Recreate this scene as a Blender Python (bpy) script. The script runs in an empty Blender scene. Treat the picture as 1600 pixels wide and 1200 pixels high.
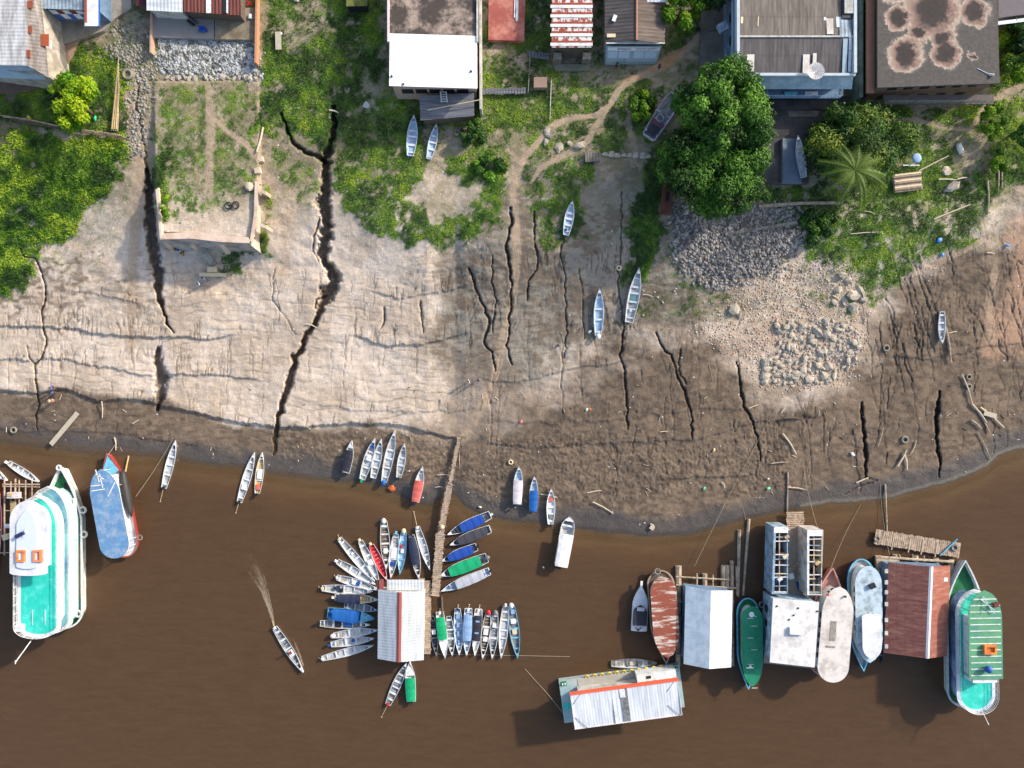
import bpy, math, random
import numpy as np
from mathutils import Vector, Matrix
R = math.radians
S = bpy.context.scene
COL = S.collection
# ------------------------------------------------------------------ camera, sky, sun, exposure
H = 111.0                      # flying height above the river, metres
cd = bpy.data.cameras.new('camera'); cam = bpy.data.objects.new('camera', cd); COL.objects.link(cam)
cam.location = (0, 0, H); cam.rotation_euler = (0, 0, 0)
cd.sensor_width = 36; cd.lens = 18 * 1110 / 800
cd.clip_start = 1; cd.clip_end = 9000
S.camera = cam
SUN_EL, SUN_AZ = 27.0, 32.0    # azimuth counted from +X towards +Y
W = bpy.data.worlds.new('World'); S.world = W; W.use_nodes = True
nt = W.node_tree; nt.nodes.clear()
sky = nt.nodes.new('ShaderNodeTexSky'); sky.sky_type = 'NISHITA'; sky.sun_disc = False
sky.sun_elevation = R(SUN_EL); sky.sun_rotation = R(90 - SUN_AZ); sky.dust_density = 2.5; sky.air_density = 1.0
bg = nt.nodes.new('ShaderNodeBackground'); bg.inputs[1].default_value = 0.15
wo = nt.nodes.new('ShaderNodeOutputWorld')
nt.links.new(sky.outputs[0], bg.inputs[0]); nt.links.new(bg.outputs[0], wo.inputs[0])
sl = bpy.data.lights.new('sun', 'SUN'); sl.energy = 3.05; sl.angle = R(2.0); sl.color = (1.0, 0.91, 0.79)
so = bpy.data.objects.new('sun', sl); COL.objects.link(so)
sd = Vector((math.cos(R(SUN_EL)) * math.cos(R(SUN_AZ)), math.cos(R(SUN_EL)) * math.sin(R(SUN_AZ)), math.sin(R(SUN_EL))))
so.rotation_euler = sd.to_track_quat('Z', 'Y').to_euler()
vs = S.view_settings; vs.view_transform = 'Standard'; vs.look = 'None'; vs.exposure = 0.82; vs.gamma = 1; vs.use_curve_mapping = False
S.render.engine = 'CYCLES'; S.cycles.max_bounces = 5; S.cycles.transparent_max_bounces = 6

# ------------------------------------------------------------------ helpers
def sc(z): return (H - z) / 1110.0
def P(px, py, z=0.0):
    s = sc(z); return Vector(((px - 800) * s, (600 - py) * s, z))
def col(r, g, b):              # sRGB 0-255 -> linear
    f = lambda c: (c / 12.92 if c <= .04045 else ((c + .055) / 1.055) ** 2.4)
    return (f(r / 255.), f(g / 255.), f(b / 255.))
def tag(o, label=None, cat=None, group=None, kind=None):
    if label: o['label'] = label
    if cat: o['category'] = cat
    if group: o['group'] = group
    if kind: o['kind'] = kind
    return o
def empty(name, label, cat, loc=(0, 0, 0), rz=0.0, group=None):
    o = bpy.data.objects.new(name, None); o.empty_display_size = .3; COL.objects.link(o)
    o.location = loc; o.rotation_euler = (0, 0, rz)
    return tag(o, label, cat, group)
def copy_tree(o, parent=None):
    c = o.copy(); COL.objects.link(c); c.parent = parent
    for ch in list(o.children): copy_tree(ch, c)
    return c
def mesh_np(name, V, F, mats, midx=None, smooth=False):
    me = bpy.data.meshes.new(name); V = np.asarray(V, 'f4'); F = np.asarray(F, 'i4')
    k = F.shape[1]; n = F.shape[0]
    me.vertices.add(len(V)); me.vertices.foreach_set('co', V.ravel())
    me.loops.add(n * k); me.loops.foreach_set('vertex_index', F.ravel())
    me.polygons.add(n); me.polygons.foreach_set('loop_start', np.arange(n, dtype='i4') * k)
    me.polygons.foreach_set('loop_total', np.full(n, k, 'i4'))
    if smooth: me.polygons.foreach_set('use_smooth', np.ones(n, bool))
    for m in mats: me.materials.append(m)
    if midx is not None: me.polygons.foreach_set('material_index', np.asarray(midx, 'i4'))
    me.update(calc_edges=True)
    return me
class MB:
    def __init__(s): s.v = []; s.f = []; s.m = []; s.mats = []; s.sm = []
    def mi(s, m):
        if m not in s.mats: s.mats.append(m)
        return s.mats.index(m)
    def add(s, vs, fs, m, smooth=False):
        b = len(s.v); s.v += [tuple(v) for v in vs]; i = s.mi(m)
        for f in fs: s.f.append(tuple(b + k for k in f)); s.m.append(i); s.sm.append(smooth)
        return s
    def box(s, c, d, m, rz=0.0, rx=0.0, ry=0.0, taper=1.0):
        M = Matrix.Rotation(rz, 3, 'Z') @ Matrix.Rotation(ry, 3, 'Y') @ Matrix.Rotation(rx, 3, 'X'); vs = []
        for z in (-.5, .5):
            t = taper if z > 0 else 1
            for x, y in ((-.5, -.5), (.5, -.5), (.5, .5), (-.5, .5)):
                vs.append(Vector(c) + M @ Vector((x * d[0] * t, y * d[1] * t, z * d[2])))
        return s.add(vs, [(3, 2, 1, 0), (4, 5, 6, 7), (0, 1, 5, 4), (1, 2, 6, 5), (2, 3, 7, 6), (3, 0, 4, 7)], m)
    def tube(s, a, b, r, m, n=6, r2=None):
        a = Vector(a); b = Vector(b); d = (b - a)
        if d.length < 1e-5: return s
        q = d.to_track_quat('Z', 'Y'); r2 = r if r2 is None else r2; vs = []
        for p, rr in ((a, r), (b, r2)):
            for i in range(n): vs.append(p + q @ Vector((rr * math.cos(i * math.tau / n), rr * math.sin(i * math.tau / n), 0)))
        fs = [(i, (i + 1) % n, n + (i + 1) % n, n + i) for i in range(n)] + [tuple(range(n - 1, -1, -1)), tuple(range(n, 2 * n))]
        return s.add(vs, fs, m, False)
    def path(s, pts, r, m, n=5):
        for a, b in zip(pts[:-1], pts[1:]): s.tube(a, b, r, m, n)
        return s
    def prism(s, poly, z0, z1, m, mtop=None):      # poly ccw list of (x,y)
        n = len(poly); vs = [(x, y, z0) for x, y in poly] + [(x, y, z1) for x, y in poly]
        s.add(vs, [(i, (i + 1) % n, n + (i + 1) % n, n + i) for i in range(n)] + [tuple(range(n - 1, -1, -1))], m)
        s.add([(x, y, z1) for x, y in poly], [tuple(range(n))], mtop or m)
        return s
    def ring(s, outer, inner, z0, z1, m):          # frame between two polys of equal count
        n = len(outer)
        vs = [(x, y, z) for z in (z0, z1) for x, y in outer] + [(x, y, z) for z in (z0, z1) for x, y in inner]
        fs = []
        for i in range(n):
            j = (i + 1) % n
            fs += [(i, j, n + j, n + i), (2 * n + j, 2 * n + i, 3 * n + i, 3 * n + j), (n + i, n + j, 3 * n + j, 3 * n + i), (j, i, 2 * n + i, 2 * n + j)]
        return s.add(vs, fs, m)
    def torus(s, c, R_, r, m, n=16, k=8, tilt=0.0, rz=0.0):
        M = Matrix.Rotation(rz, 3, 'Z') @ Matrix.Rotation(tilt, 3, 'X'); vs = []
        for i in range(n):
            a = i * math.tau / n
            for j in range(k):
                b = j * math.tau / k
                vs.append(Vector(c) + M @ Vector(((R_ + r * math.cos(b)) * math.cos(a), (R_ + r * math.cos(b)) * math.sin(a), r * math.sin(b))))
        fs = [(i * k + j, ((i + 1) % n) * k + j, ((i + 1) % n) * k + (j + 1) % k, i * k + (j + 1) % k) for i in range(n) for j in range(k)]
        return s.add(vs, fs, m, True)
    def ball(s, c, r, m, n=10, k=6, sc3=(1, 1, 1), jit=0.0, rnd=None):
        vs = [];
        for j in range(1, k):
            t = math.pi * j / k
            for i in range(n):
                a = i * math.tau / n; q = 1 + (rnd.uniform(-jit, jit) if rnd else 0)
                vs.append((c[0] + r * q * sc3[0] * math.sin(t) * math.cos(a), c[1] + r * q * sc3[1] * math.sin(t) * math.sin(a), c[2] + r * q * sc3[2] * math.cos(t)))
        vs += [(c[0], c[1], c[2] + r * sc3[2]), (c[0], c[1], c[2] - r * sc3[2])]; T = len(vs) - 2; B = T + 1; fs = []
        for j in range(k - 2):
            for i in range(n): fs.append((j * n + i, (j + 1) * n + i, (j + 1) * n + (i + 1) % n, j * n + (i + 1) % n))
        for i in range(n): fs.append((T, i, (i + 1) % n)); fs.append((B, (k - 2) * n + (i + 1) % n, (k - 2) * n + i))
        return s.add(vs, fs, m, jit == 0)
    def build(s, name, parent=None, loc=(0, 0, 0), rz=0.0):
        me = bpy.data.meshes.new(name); me.from_pydata(s.v, [], s.f)
        for m in s.mats: me.materials.append(m)
        me.polygons.foreach_set('material_index', s.m); me.polygons.foreach_set('use_smooth', s.sm); me.update()
        o = bpy.data.objects.new(name, me); COL.objects.link(o); o.parent = parent; o.location = loc; o.rotation_euler = (0, 0, rz)
        return o
# materials -------------------------------------------------------
MC = {}
def mat(name, c, rough=.75, var=.18, scale=3.0, c2=None, amt=0.5, scale2=None, stretch=(1, 1, 1), metal=0.0, bump=0.0, spec=.4, sharp=.12, wave=None, seam=None):
    """noise-varied colour; c2 = second colour (rust, dirt, worn paint) in patches; wave=(axis, period, strength) corrugation"""
    if name in MC: return MC[name]
    m = bpy.data.materials.new(name); m.use_nodes = True; MC[name] = m
    t = m.node_tree; N = t.nodes; L = t.links; b = N['Principled BSDF']
    b.inputs['Roughness'].default_value = rough; b.inputs['Metallic'].default_value = metal
    b.inputs['Specular IOR Level'].default_value = spec
    tc = N.new('ShaderNodeTexCoord'); mp = N.new('ShaderNodeMapping'); mp.inputs['Scale'].default_value = stretch
    L.new(tc.outputs['Object'], mp.inputs[0])
    n1 = N.new('ShaderNodeTexNoise'); n1.inputs['Scale'].default_value = scale; n1.inputs['Detail'].default_value = 6; n1.inputs['Roughness'].default_value = .65
    L.new(mp.outputs[0], n1.inputs[0])
    mr = N.new('ShaderNodeMapRange'); mr.inputs[1].default_value = .25; mr.inputs[2].default_value = .75
    mr.inputs[3].default_value = 1 - var; mr.inputs[4].default_value = 1 + var; L.new(n1.outputs[0], mr.inputs[0])
    src = None
    base = N.new('ShaderNodeRGB'); base.outputs[0].default_value = (*c, 1); src = base.outputs[0]
    if c2 is not None:
        n2 = N.new('ShaderNodeTexNoise'); n2.inputs['Scale'].default_value = scale2 or scale * .5; n2.inputs['Detail'].default_value = 8; n2.inputs['Roughness'].default_value = .7
        mp2 = N.new('ShaderNodeMapping'); mp2.inputs['Scale'].default_value = stretch; mp2.inputs['Location'].default_value = (13.7, 4.1, 2.2); L.new(tc.outputs['Object'], mp2.inputs[0]); L.new(mp2.outputs[0], n2.inputs[0])
        r2 = N.new('ShaderNodeMapRange'); th = .68 - .36 * amt; r2.inputs[1].default_value = th - sharp; r2.inputs[2].default_value = th + sharp; r2.interpolation_type = 'SMOOTHSTEP'
        L.new(n2.outputs[0], r2.inputs[0])
        mx = N.new('ShaderNodeMix'); mx.data_type = 'RGBA'; L.new(r2.outputs[0], mx.inputs[0]); L.new(src, mx.inputs[6]); mx.inputs[7].default_value = (*c2, 1); src = mx.outputs[2]
    mm = N.new('ShaderNodeVectorMath'); mm.operation = 'SCALE'; L.new(src, mm.inputs[0]); L.new(mr.outputs[0], mm.inputs['Scale'])
    fin = mm.outputs[0]
    if seam:                           # lap joints between sheets: (period x, period y, darkness)
        sx = N.new('ShaderNodeSeparateXYZ'); L.new(tc.outputs['Object'], sx.inputs[0]); acc = None
        for k_, per in enumerate(seam[:2]):
            if not per: continue
            wob = N.new('ShaderNodeMath'); wob.operation = 'MULTIPLY_ADD'; wob.inputs[1].default_value = .12; L.new(n1.outputs[0], wob.inputs[0]); L.new(sx.outputs[k_], wob.inputs[2])
            d1 = N.new('ShaderNodeMath'); d1.operation = 'DIVIDE'; d1.inputs[1].default_value = per; L.new(wob.outputs[0], d1.inputs[0])
            fr = N.new('ShaderNodeMath'); fr.operation = 'FRACT'; L.new(d1.outputs[0], fr.inputs[0])
            le = N.new('ShaderNodeMapRange'); le.inputs[1].default_value = .0; le.inputs[2].default_value = .14; le.inputs[3].default_value = 1 - seam[2]; le.inputs[4].default_value = 1; L.new(fr.outputs[0], le.inputs[0])
            vs_ = N.new('ShaderNodeVectorMath'); vs_.operation = 'SCALE'; L.new(fin, vs_.inputs[0]); L.new(le.outputs[0], vs_.inputs['Scale']); fin = vs_.outputs[0]
    L.new(fin, b.inputs['Base Color'])
    hgt = None
    if bump: hgt = n1.outputs[0]
    if wave:
        ax, per, st = wave
        sx = N.new('ShaderNodeSeparateXYZ'); L.new(tc.outputs['Object'], sx.inputs[0])
        m1 = N.new('ShaderNodeMath'); m1.operation = 'MULTIPLY'; m1.inputs[1].default_value = math.tau / per; L.new(sx.outputs['XYZ'.index(ax)], m1.inputs[0])
        m2 = N.new('ShaderNodeMath'); m2.operation = 'SINE'; L.new(m1.outputs[0], m2.inputs[0])
        bp = N.new('ShaderNodeBump'); bp.inputs['Distance'].default_value = st; bp.inputs['Strength'].default_value = 1; L.new(m2.outputs[0], bp.inputs['Height'])
        L.new(bp.outputs[0], b.inputs['Normal'])
    elif hgt is not None:
        bp = N.new('ShaderNodeBump'); bp.inputs['Distance'].default_value = bump; bp.inputs['Strength'].default_value = 1; L.new(hgt, bp.inputs['Height']); L.new(bp.outputs[0], b.inputs['Normal'])
    return m
# ------------------------------------------------------------------ terrain
RT = np.random.RandomState(5).rand(256, 256).astype('f4')
def vn(x, y, seed=0):
    x = x + seed * 17.37; y = y + seed * 9.71
    xi = np.floor(x).astype(int); yi = np.floor(y).astype(int); fx = x - xi; fy = y - yi
    fx = fx * fx * (3 - 2 * fx); fy = fy * fy * (3 - 2 * fy); xi &= 255; yi &= 255; x1 = (xi + 1) & 255; y1 = (yi + 1) & 255
    return (RT[yi, xi] * (1 - fx) + RT[yi, x1] * fx) * (1 - fy) + (RT[y1, xi] * (1 - fx) + RT[y1, x1] * fx) * fy
def fbm(x, y, s, seed=0, o=4, g=.5):
    a = 1; t = 0; r = 0; k = 1.0 / s
    for i in range(o):
        r = r + a * vn(x * k, y * k, seed + i * 3); t += a; a *= g; k *= 2.03
    return r / t - .5
sst = lambda a, b, x: (lambda t: t * t * (3 - 2 * t))(np.clip((x - a) / (b - a), 0, 1))
SH = np.array([(-20000, 660), (-300, 670), (-60, 688), (0, 690), (60, 697), (120, 706), (170, 712), (240, 713), (300, 722), (370, 729), (430, 741), (500, 749), (560, 754), (600, 764), (640, 782), (668, 790), (690, 776), (712, 772), (728, 790), (760, 806), (800, 812), (850, 818), (900, 826), (960, 832), (1010, 838), (1040, 838), (1080, 833), (1150, 815), (1210, 800), (1260, 790), (1330, 784), (1400, 775), (1480, 755), (1540, 730), (1560, 712), (1600, 700), (1700, 685), (20000, 640)], float)
def fine(a, b, st): return np.arange(a, b + .01, st)
UU = np.concatenate([[-20000, -8000, -3000, -1200, -600, -350, -200, -120, -90], fine(-66, 1666, 1.5), [1690, 1720, 1800, 1950, 2200, 2800, 4600, 9600, 21600]])
VV = np.concatenate([[-20000, -8000, -3000, -1200, -600, -350, -200, -120, -90], fine(-66, 880, 1.5), [900, 940, 1000, 1200, 1400, 2200, 5000, 20000]])
U, V = np.meshgrid(UU, VV)
shore = np.interp(U, SH[:, 0], SH[:, 1]) + 7 * fbm(U, V, 45, 3, 3) + 3 * fbm(U, V, 9, 4, 2)
D = shore - V
hD = np.interp(D, [-20000, -600, -90, -15, 0, 12, 45, 110, 200, 330, 430, 560, 700, 20000], [-9, -6, -1.6, -.25, 0, .14, .5, 1.15, 2.1, 4.0, 6.5, 7.5, 8.0, 9.0])
INF = (U > -100) & (U < 1700) & (V > -100) & (V < 890)
def sdist(poly):                       # signed distance in px, negative inside
    pts = np.array(poly, float); d = np.full(U.shape, 1e9); ins = np.zeros(U.shape, bool)
    lo = pts.min(0) - 90; hi = pts.max(0) + 90
    iu = slice(*np.searchsorted(UU, (lo[0], hi[0]))); iv = slice(*np.searchsorted(VV, (lo[1], hi[1])))
    u = U[iv, iu]; v = V[iv, iu]; dd = np.full(u.shape, 1e9); inn = np.zeros(u.shape, bool)
    for (x0, y0), (x1, y1) in zip(pts, np.roll(pts, -1, 0)):
        ex, ey = x1 - x0, y1 - y0; l2 = ex * ex + ey * ey + 1e-9
        t = np.clip(((u - x0) * ex + (v - y0) * ey) / l2, 0, 1)
        dd = np.minimum(dd, np.hypot(u - x0 - t * ex, v - y0 - t * ey))
        c = ((y0 > v) != (y1 > v)) & (u < (x1 - x0) * (v - y0) / (y1 - y0 + 1e-12) + x0); inn ^= c
    d[iv, iu] = np.where(inn, -dd, dd); return d
def pmask(poly, soft=8, amp=8, ns=25, seed=0):
    return 1 - sst(-soft, soft, sdist(poly) + amp * 4.5 * fbm(U, V, ns, seed, 5, .62) + amp * 3 * fbm(U, V, ns * 2.3, seed + 7, 2))
def line_d(pts, pad=40):               # (window, distance, width factor along)
    pts = np.array(pts, float); lo = pts[:, :2].min(0) - pad; hi = pts[:, :2].max(0) + pad
    iu = slice(*np.searchsorted(UU, (lo[0], hi[0]))); iv = slice(*np.searchsorted(VV, (lo[1], hi[1])))
    u = U[iv, iu]; v = V[iv, iu]; dd = np.full(u.shape, 1e9); ww = np.ones(u.shape)
    for a, b in zip(pts[:-1], pts[1:]):
        ex, ey = b[0] - a[0], b[1] - a[1]; l2 = ex * ex + ey * ey + 1e-9
        t = np.clip(((u - a[0]) * ex + (v - a[1]) * ey) / l2, 0, 1)
        q = np.hypot(u - a[0] - t * ex, v - a[1] - t * ey); w = a[2] + (b[2] - a[2]) * t
        m = q / w < dd / ww; dd = np.where(m, q, dd); ww = np.where(m, w, ww)
    return (iv, iu), dd, ww
rng = random.Random(11)
Z = hD.copy()
land = sst(-2, 25, D)
# broad relief
Z += land * (.5 * fbm(U, V, 90, 7, 4) + .25 * fbm(U, V * 1.6, 22, 8, 4))
# small scarps (contour steps)
crack = np.zeros(U.shape, 'f4'); SCL = []
def scarp(pts, hgt, amp=9, ns=30, seed=0, w=1.5, x0=None, x1=None):
    global Z
    pts = np.array(pts, float); line = np.interp(U, pts[:, 0], pts[:, 1])
    line = line + amp * 2 * fbm(U, V * .3, ns, seed, 4, .6) + 3.5 * fbm(U, V * .2, 4, seed + 1, 2)
    fade = sst(pts[0, 0] - 1, pts[0, 0] + 35, U) * (1 - sst(pts[-1, 0] - 35, pts[-1, 0], U)) if x0 is None else 1
    q = V - line
    up = (1 - sst(-w, w, q)) - .5
    Z += INF * fade * hgt * .75 * up * np.exp(-np.abs(q) / 40) * 1.3
    brk = .45 + .55 * sst(-.12, .1, fbm(U, V * .2, 28, seed + 5, 3))
    crack[:] = np.maximum(crack, INF * fade * brk * .5 * np.exp(-((q + .5) / (w * .6)) ** 2) * min(1, hgt * 3))  # shade of the scarp face painted in as a dark line
    SCL.append((pts, hgt, line))
scarp([(-80, 612), (0, 611), (60, 614), (100, 606), (150, 626), (205, 622), (280, 640), (360, 657), (430, 668), (520, 664), (590, 662), (640, 668), (700, 684), (735, 686)], .55, 3, 25, 21)
scarp([(-80, 562), (0, 564), (80, 560), (170, 576), (235, 588), (300, 585), (420, 596)], .28, 5, 22, 22)
scarp([(-80, 508), (0, 510), (100, 512), (190, 527), (260, 526), (330, 530), (380, 518)], .4, 5, 20, 23)
scarp([(90, 455), (150, 458), (190, 468), (235, 480)], .2, 3, 20, 24)
scarp([(540, 520), (600, 540), (650, 541), (700, 530), (745, 515)], .35, 4, 22, 25)
scarp([(560, 450), (620, 466), (700, 455), (745, 440)], .22, 4, 22, 26)
scarp([(480, 632), (560, 640), (650, 645), (760, 640)], .16, 5, 22, 27)
scarp([(740, 592), (800, 600), (900, 575), (1000, 560)], .2, 6, 30, 28)
scarp([(745, 655), (860, 662), (960, 655), (1100, 640), (1200, 640)], .14, 6, 22, 29)
scarp([(745, 690), (860, 700), (960, 693), (1085, 688), (1190, 660), (1300, 650)], .2, 6, 22, 30)
scarp([(1030, 748), (1110, 746), (1190, 742)], .25, 3, 22, 31)
scarp([(1380, 560), (1450, 560), (1560, 540), (1700, 530)], .2, 6, 30, 32)
scarp([(-80, 668), (0, 672), (110, 676), (170, 676), (260, 690), (330, 700)], .16, 4, 22, 33)
# vertical erosion rills: ridged noise stretched down the slope
rz_ = 1 - np.abs(2 * (fbm(U + 6 * fbm(U, V, 14, 41, 2), V * .13, 5.5, 40, 2) + .5) - 1) * 1.0
def band(y0, y1, x0, x1, s=14): return sst(x0 - s, x0 + s, U) * (1 - sst(x1 - s, x1 + s, U)) * sst(y0 - s, y0 + s, V) * (1 - sst(y1 - s, y1 + s, V))
bands = [(478, 528, -60, 250, 1), (545, 580, -60, 250, .9), (515, 545, 560, 740, .9), (425, 460, 640, 760, .9), (380, 520, 740, 1000, 1), (590, 660, 720, 1200, .35), (340, 500, 1480, 1580, .7), (480, 560, 950, 1130, .5), (420, 560, 1400, 1520, .7), (640, 760, 1180, 1330, .2)]
bm = np.zeros(U.shape)
for y0, y1, x0, x1, a in bands: bm = np.maximum(bm, a * band(y0, y1, x0, x1, 10))
bm *= sst(-.12, .18, fbm(U, V, 35, 44, 3))
rid = sst(.86, .97, rz_) * bm
Z -= .1 * rid; crack = np.maximum(crack, .75 * rid)
lay = INF * land * (1 - sst(-10, 40, V - np.interp(U, [0, 300, 700, 900], [600, 640, 650, 560]))) * sst(380, 440, V)
Z += lay * .10 * (fbm(U * .22, V + 10 * fbm(U, V, 60, 46, 3), 5.5, 45, 3, .6)) + lay * .05 * fbm(U, V * .2, 5, 47, 3)
ph = (V - np.interp(U, [0, 300, 700, 900, 1600], [0, 30, 60, 20, -40]) + 46 * fbm(U, V * .6, 120, 181, 3) + 5 * fbm(U, V, 12, 182, 3)) / 12.5
fr_ = np.abs(ph - np.round(ph)); lm = np.exp(-(fr_ / .075) ** 2) * sst(.0, .16, fbm(U, V * 2.5, 38, 183, 4)) * INF * land * sst(370, 430, V) * (1 - .55 * sst(740, 900, U))
Z -= .05 * lm; crack = np.maximum(crack, .5 * lm)
# explicit cracks and rills
def carve(pts, w, depth, jag=3.0, dark=1.0, sharp=1.0, sub=7.0):
    P_ = [];
    for (x0, y0, *a), (x1, y1, *b) in zip(pts[:-1], pts[1:]):
        wa = a[0] if a else w; wb = b[0] if b else w
        n = max(1, int(math.hypot(x1 - x0, y1 - y0) / sub))
        for i in range(n):
            t = i / n; P_.append((x0 + (x1 - x0) * t + rng.uniform(-jag, jag) * (0 if (i == 0 and not P_) else 1), y0 + (y1 - y0) * t + rng.uniform(-1, 1), (wa + (wb - wa) * t) * rng.uniform(.7, 1.3)))
    P_.append((pts[-1][0], pts[-1][1], .7 * (pts[-1][2] if len(pts[-1]) > 2 else w)))
    win, d, ww = line_d(P_)
    ww = np.maximum(ww * .82, .95) * (1 + 1.2 * fbm(U[win], V[win], 5, 51, 3))
    prof = 1 - sst(ww * (1 - .55 * sharp), ww * 1.15, d)
    Z[win] -= depth * prof * (.8 + .5 * fbm(U[win], V[win], 6, 50, 3)) * np.minimum(1, ww / 2.0 + .3)
    crack[win] = np.maximum(crack[win], dark * prof)  # darkening stands for moist soil and for the shade inside the crack
# great central gully with its two heads
carve([(521, 168, 5), (524, 200, 6), (518, 228, 7), (506, 250, 8), (510, 280, 9), (507, 310, 12), (512, 340, 12), (510, 370, 9), (505, 395, 9), (515, 420, 10), (520, 440, 14), (512, 462, 11), (500, 485, 6), (490, 508, 6), (478, 530, 6), (466, 552, 6), (456, 580, 7), (448, 600, 7), (442, 625, 6), (434, 650, 5), (431, 680, 4), (427, 710, 2)], 8, 2.1, 3.2)
carve([(440, 178, 3), (450, 205, 4), (460, 225, 4), (478, 238, 5), (498, 246, 6), (508, 254, 6)], 5, 1.2, 2)
carve([(500, 340, 2), (491, 370, 2), (489, 392, 1.5), (498, 408, 1.5)], 2, .5, 1.5)
carve([(512, 462, 2), (495, 468, 2), (492, 480, 2), (498, 485, 2)], 2, .5, 1.5)
carve([(229, 265, 4), (233, 285, 6), (234, 310, 9), (236, 345, 12), (237, 370, 12), (240, 395, 12), (245, 425, 11), (248, 450, 7), (251, 470, 6), (256, 490, 3), (262, 505, 3), (272, 520, 2)], 6, 1.9, 3)
carve([(249, 546, 5), (246, 565, 8), (252, 590, 12), (250, 608, 10), (246, 640, 5)], 8, 1.3, 3)
carve([(232, 265, 3), (226, 235, 2), (222, 205, 2), (215, 170, 2), (215, 130, 2)], 2, .5, 3, .5)
carve([(32, 388), (38, 400), (54, 402), (62, 420), (69, 440), (72, 465), (66, 485), (68, 505), (70, 522), (74, 538), (65, 560), (55, 570), (56, 590), (60, 612), (62, 632), (56, 648), (58, 672)], 1.9, .75, 1.6)
carve([(42, 540), (46, 560), (54, 569)], 1.4, .4, 1.2)
carve([(975, 502, 1.6), (972, 530, 2.2), (969, 555, 2.4), (976, 580, 2.4), (979, 620, 2), (981, 670, 1.8)], 2, .7, 1.6)
carve([(972, 300), (970, 380), (966, 440), (972, 500)], 1.4, .35, 2)
carve([(1025, 520, 1.5), (1035, 545, 2.2), (1052, 560, 2), (1060, 590, 2.2), (1070, 610, 2.4), (1080, 650, 2.2), (1082, 685, 1.8)], 2, .7, 2)
carve([(1063, 545), (1060, 580), (1072, 600)], 1.5, .4, 1.6)
carve([(1150, 565, 1.6), (1156, 590, 2.2), (1158, 610, 3.4), (1162, 635, 3.4), (1176, 660, 2.6), (1185, 690, 1.6), (1188, 720, 1.2)], 2, .8, 2)
carve([(1346, 630, 2), (1347, 650, 3.6), (1350, 680, 3.2), (1352, 710, 4), (1351, 735, 2), (1352, 748, 1)], 3, 1.1, 2)
carve([(1468, 612, 2), (1466, 635, 4.4), (1462, 660, 4), (1464, 690, 3.2), (1468, 720, 2.4), (1467, 745, 1)], 3, 1.2, 2)
carve([(1352, 745), (1370, 752), (1340, 760), (1320, 772)], 1.4, .25, 2)
carve([(798, 325, 2), (799, 350, 3), (792, 380, 3), (794, 410, 3), (800, 450, 2.4), (796, 500, 2), (792, 540, 2), (800, 570, 1.5)], 2, .9, 2.2)
carve([(732, 420, 2), (745, 450, 2.4), (756, 480, 3.6), (765, 505, 4), (755, 535, 2.4), (768, 550, 2), (774, 580, 1.4)], 2, .8, 2.4)
carve([(770, 400), (768, 440), (776, 470), (770, 520)], 1.5, .5, 2)
carve([(880, 370), (876, 400), (882, 430), (884, 470), (886, 520), (882, 560)], 1.5, .4, 2.2)
carve([(835, 330), (836, 380), (840, 420), (826, 440), (824, 470)], 1.9, .6, 2)
carve([(905, 420), (912, 460), (910, 500), (914, 530)], 1.3, .3, 1.6)
carve([(430, 420), (425, 470), (450, 500), (462, 522)], 1.2, .22, 2)
carve([(600, 480), (602, 500), (594, 515)], 1.7, .4, 1)
carve([(657, 470), (658, 500), (662, 520)], 1.8, .4, 1.4)
def dendro(x, y, ln, w, dp, dk=.7, lean=0.0, nb=3):
    pts = [(x, y)]; n = max(3, int(ln / 9)); cx_ = x
    for i in range(1, n + 1): cx_ += rng.uniform(-2.2, 2.2) + lean * ln / n; pts.append((cx_, y + ln * i / n))
    m_ = [(p[0], p[1], w * (.45 + .75 * i / n)) for i, p in enumerate(pts)]; carve(m_, w, dp, 1.2, dk)
    for j in range(nb):
        i = rng.randrange(1, max(2, int(n * .75))); s_ = rng.choice((-1, 1)); l2 = rng.uniform(.15, .45) * ln; bx = pts[i][0] + s_ * l2 * rng.uniform(.2, .45)
        carve([(bx, pts[i][1] - l2, w * .4), ((bx + pts[i][0]) / 2 + rng.uniform(-1, 2), pts[i][1] - l2 * .4, w * .55), (pts[i][0], pts[i][1], w * .6)], w * .5, dp * .6, 1.0, dk * .8)
for pts_, hg, ln_ in list(SCL):          # comb of short rills hanging off every small scarp
    x = pts_[0][0] + 10
    while x < pts_[-1][0] - 10:
        x += rng.choice((3, 4, 5, 6, 8, 12, 20, 34)) * (1.0 if x < 740 else 1.7)
        if fbm(np.array([x]), np.array([pts_[0][1]]), 30, 171, 2)[0] < -.06: continue
        yy = float(np.interp(x, UU, ln_[int(np.clip(np.searchsorted(VV, 600), 0, len(VV) - 1))])); l_ = rng.choice((5, 7, 9, 12, 16, 24)) * (1 if hg > .2 else .7)
        if rng.random() < .25: dendro(x, yy - l_ * 1.4, l_ * 1.4, rng.uniform(.8, 1.2), rng.uniform(.05, .12), rng.uniform(.7, 1.0), 0, 2)
        else: carve([(x + rng.uniform(-2, 2), yy - l_, .5), (x, yy + 1, 1.1)], 1, rng.uniform(.03, .09), .8, rng.uniform(.6, 1.0), sub=5)
for k in range(46):
    x = rng.uniform(760, 1590); y = rng.uniform(470, 690) if x < 1130 or x > 1350 else rng.uniform(610, 690)
    ln = rng.uniform(40, 120); ln = min(ln, float(np.interp(x, SH[:, 0], SH[:, 1])) - 14 - y)
    if ln > 20: dendro(x, y, ln, rng.uniform(.7, 1.2), rng.uniform(.05, .18), rng.uniform(.3, .65), rng.uniform(-.05, .12), 4)
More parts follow.
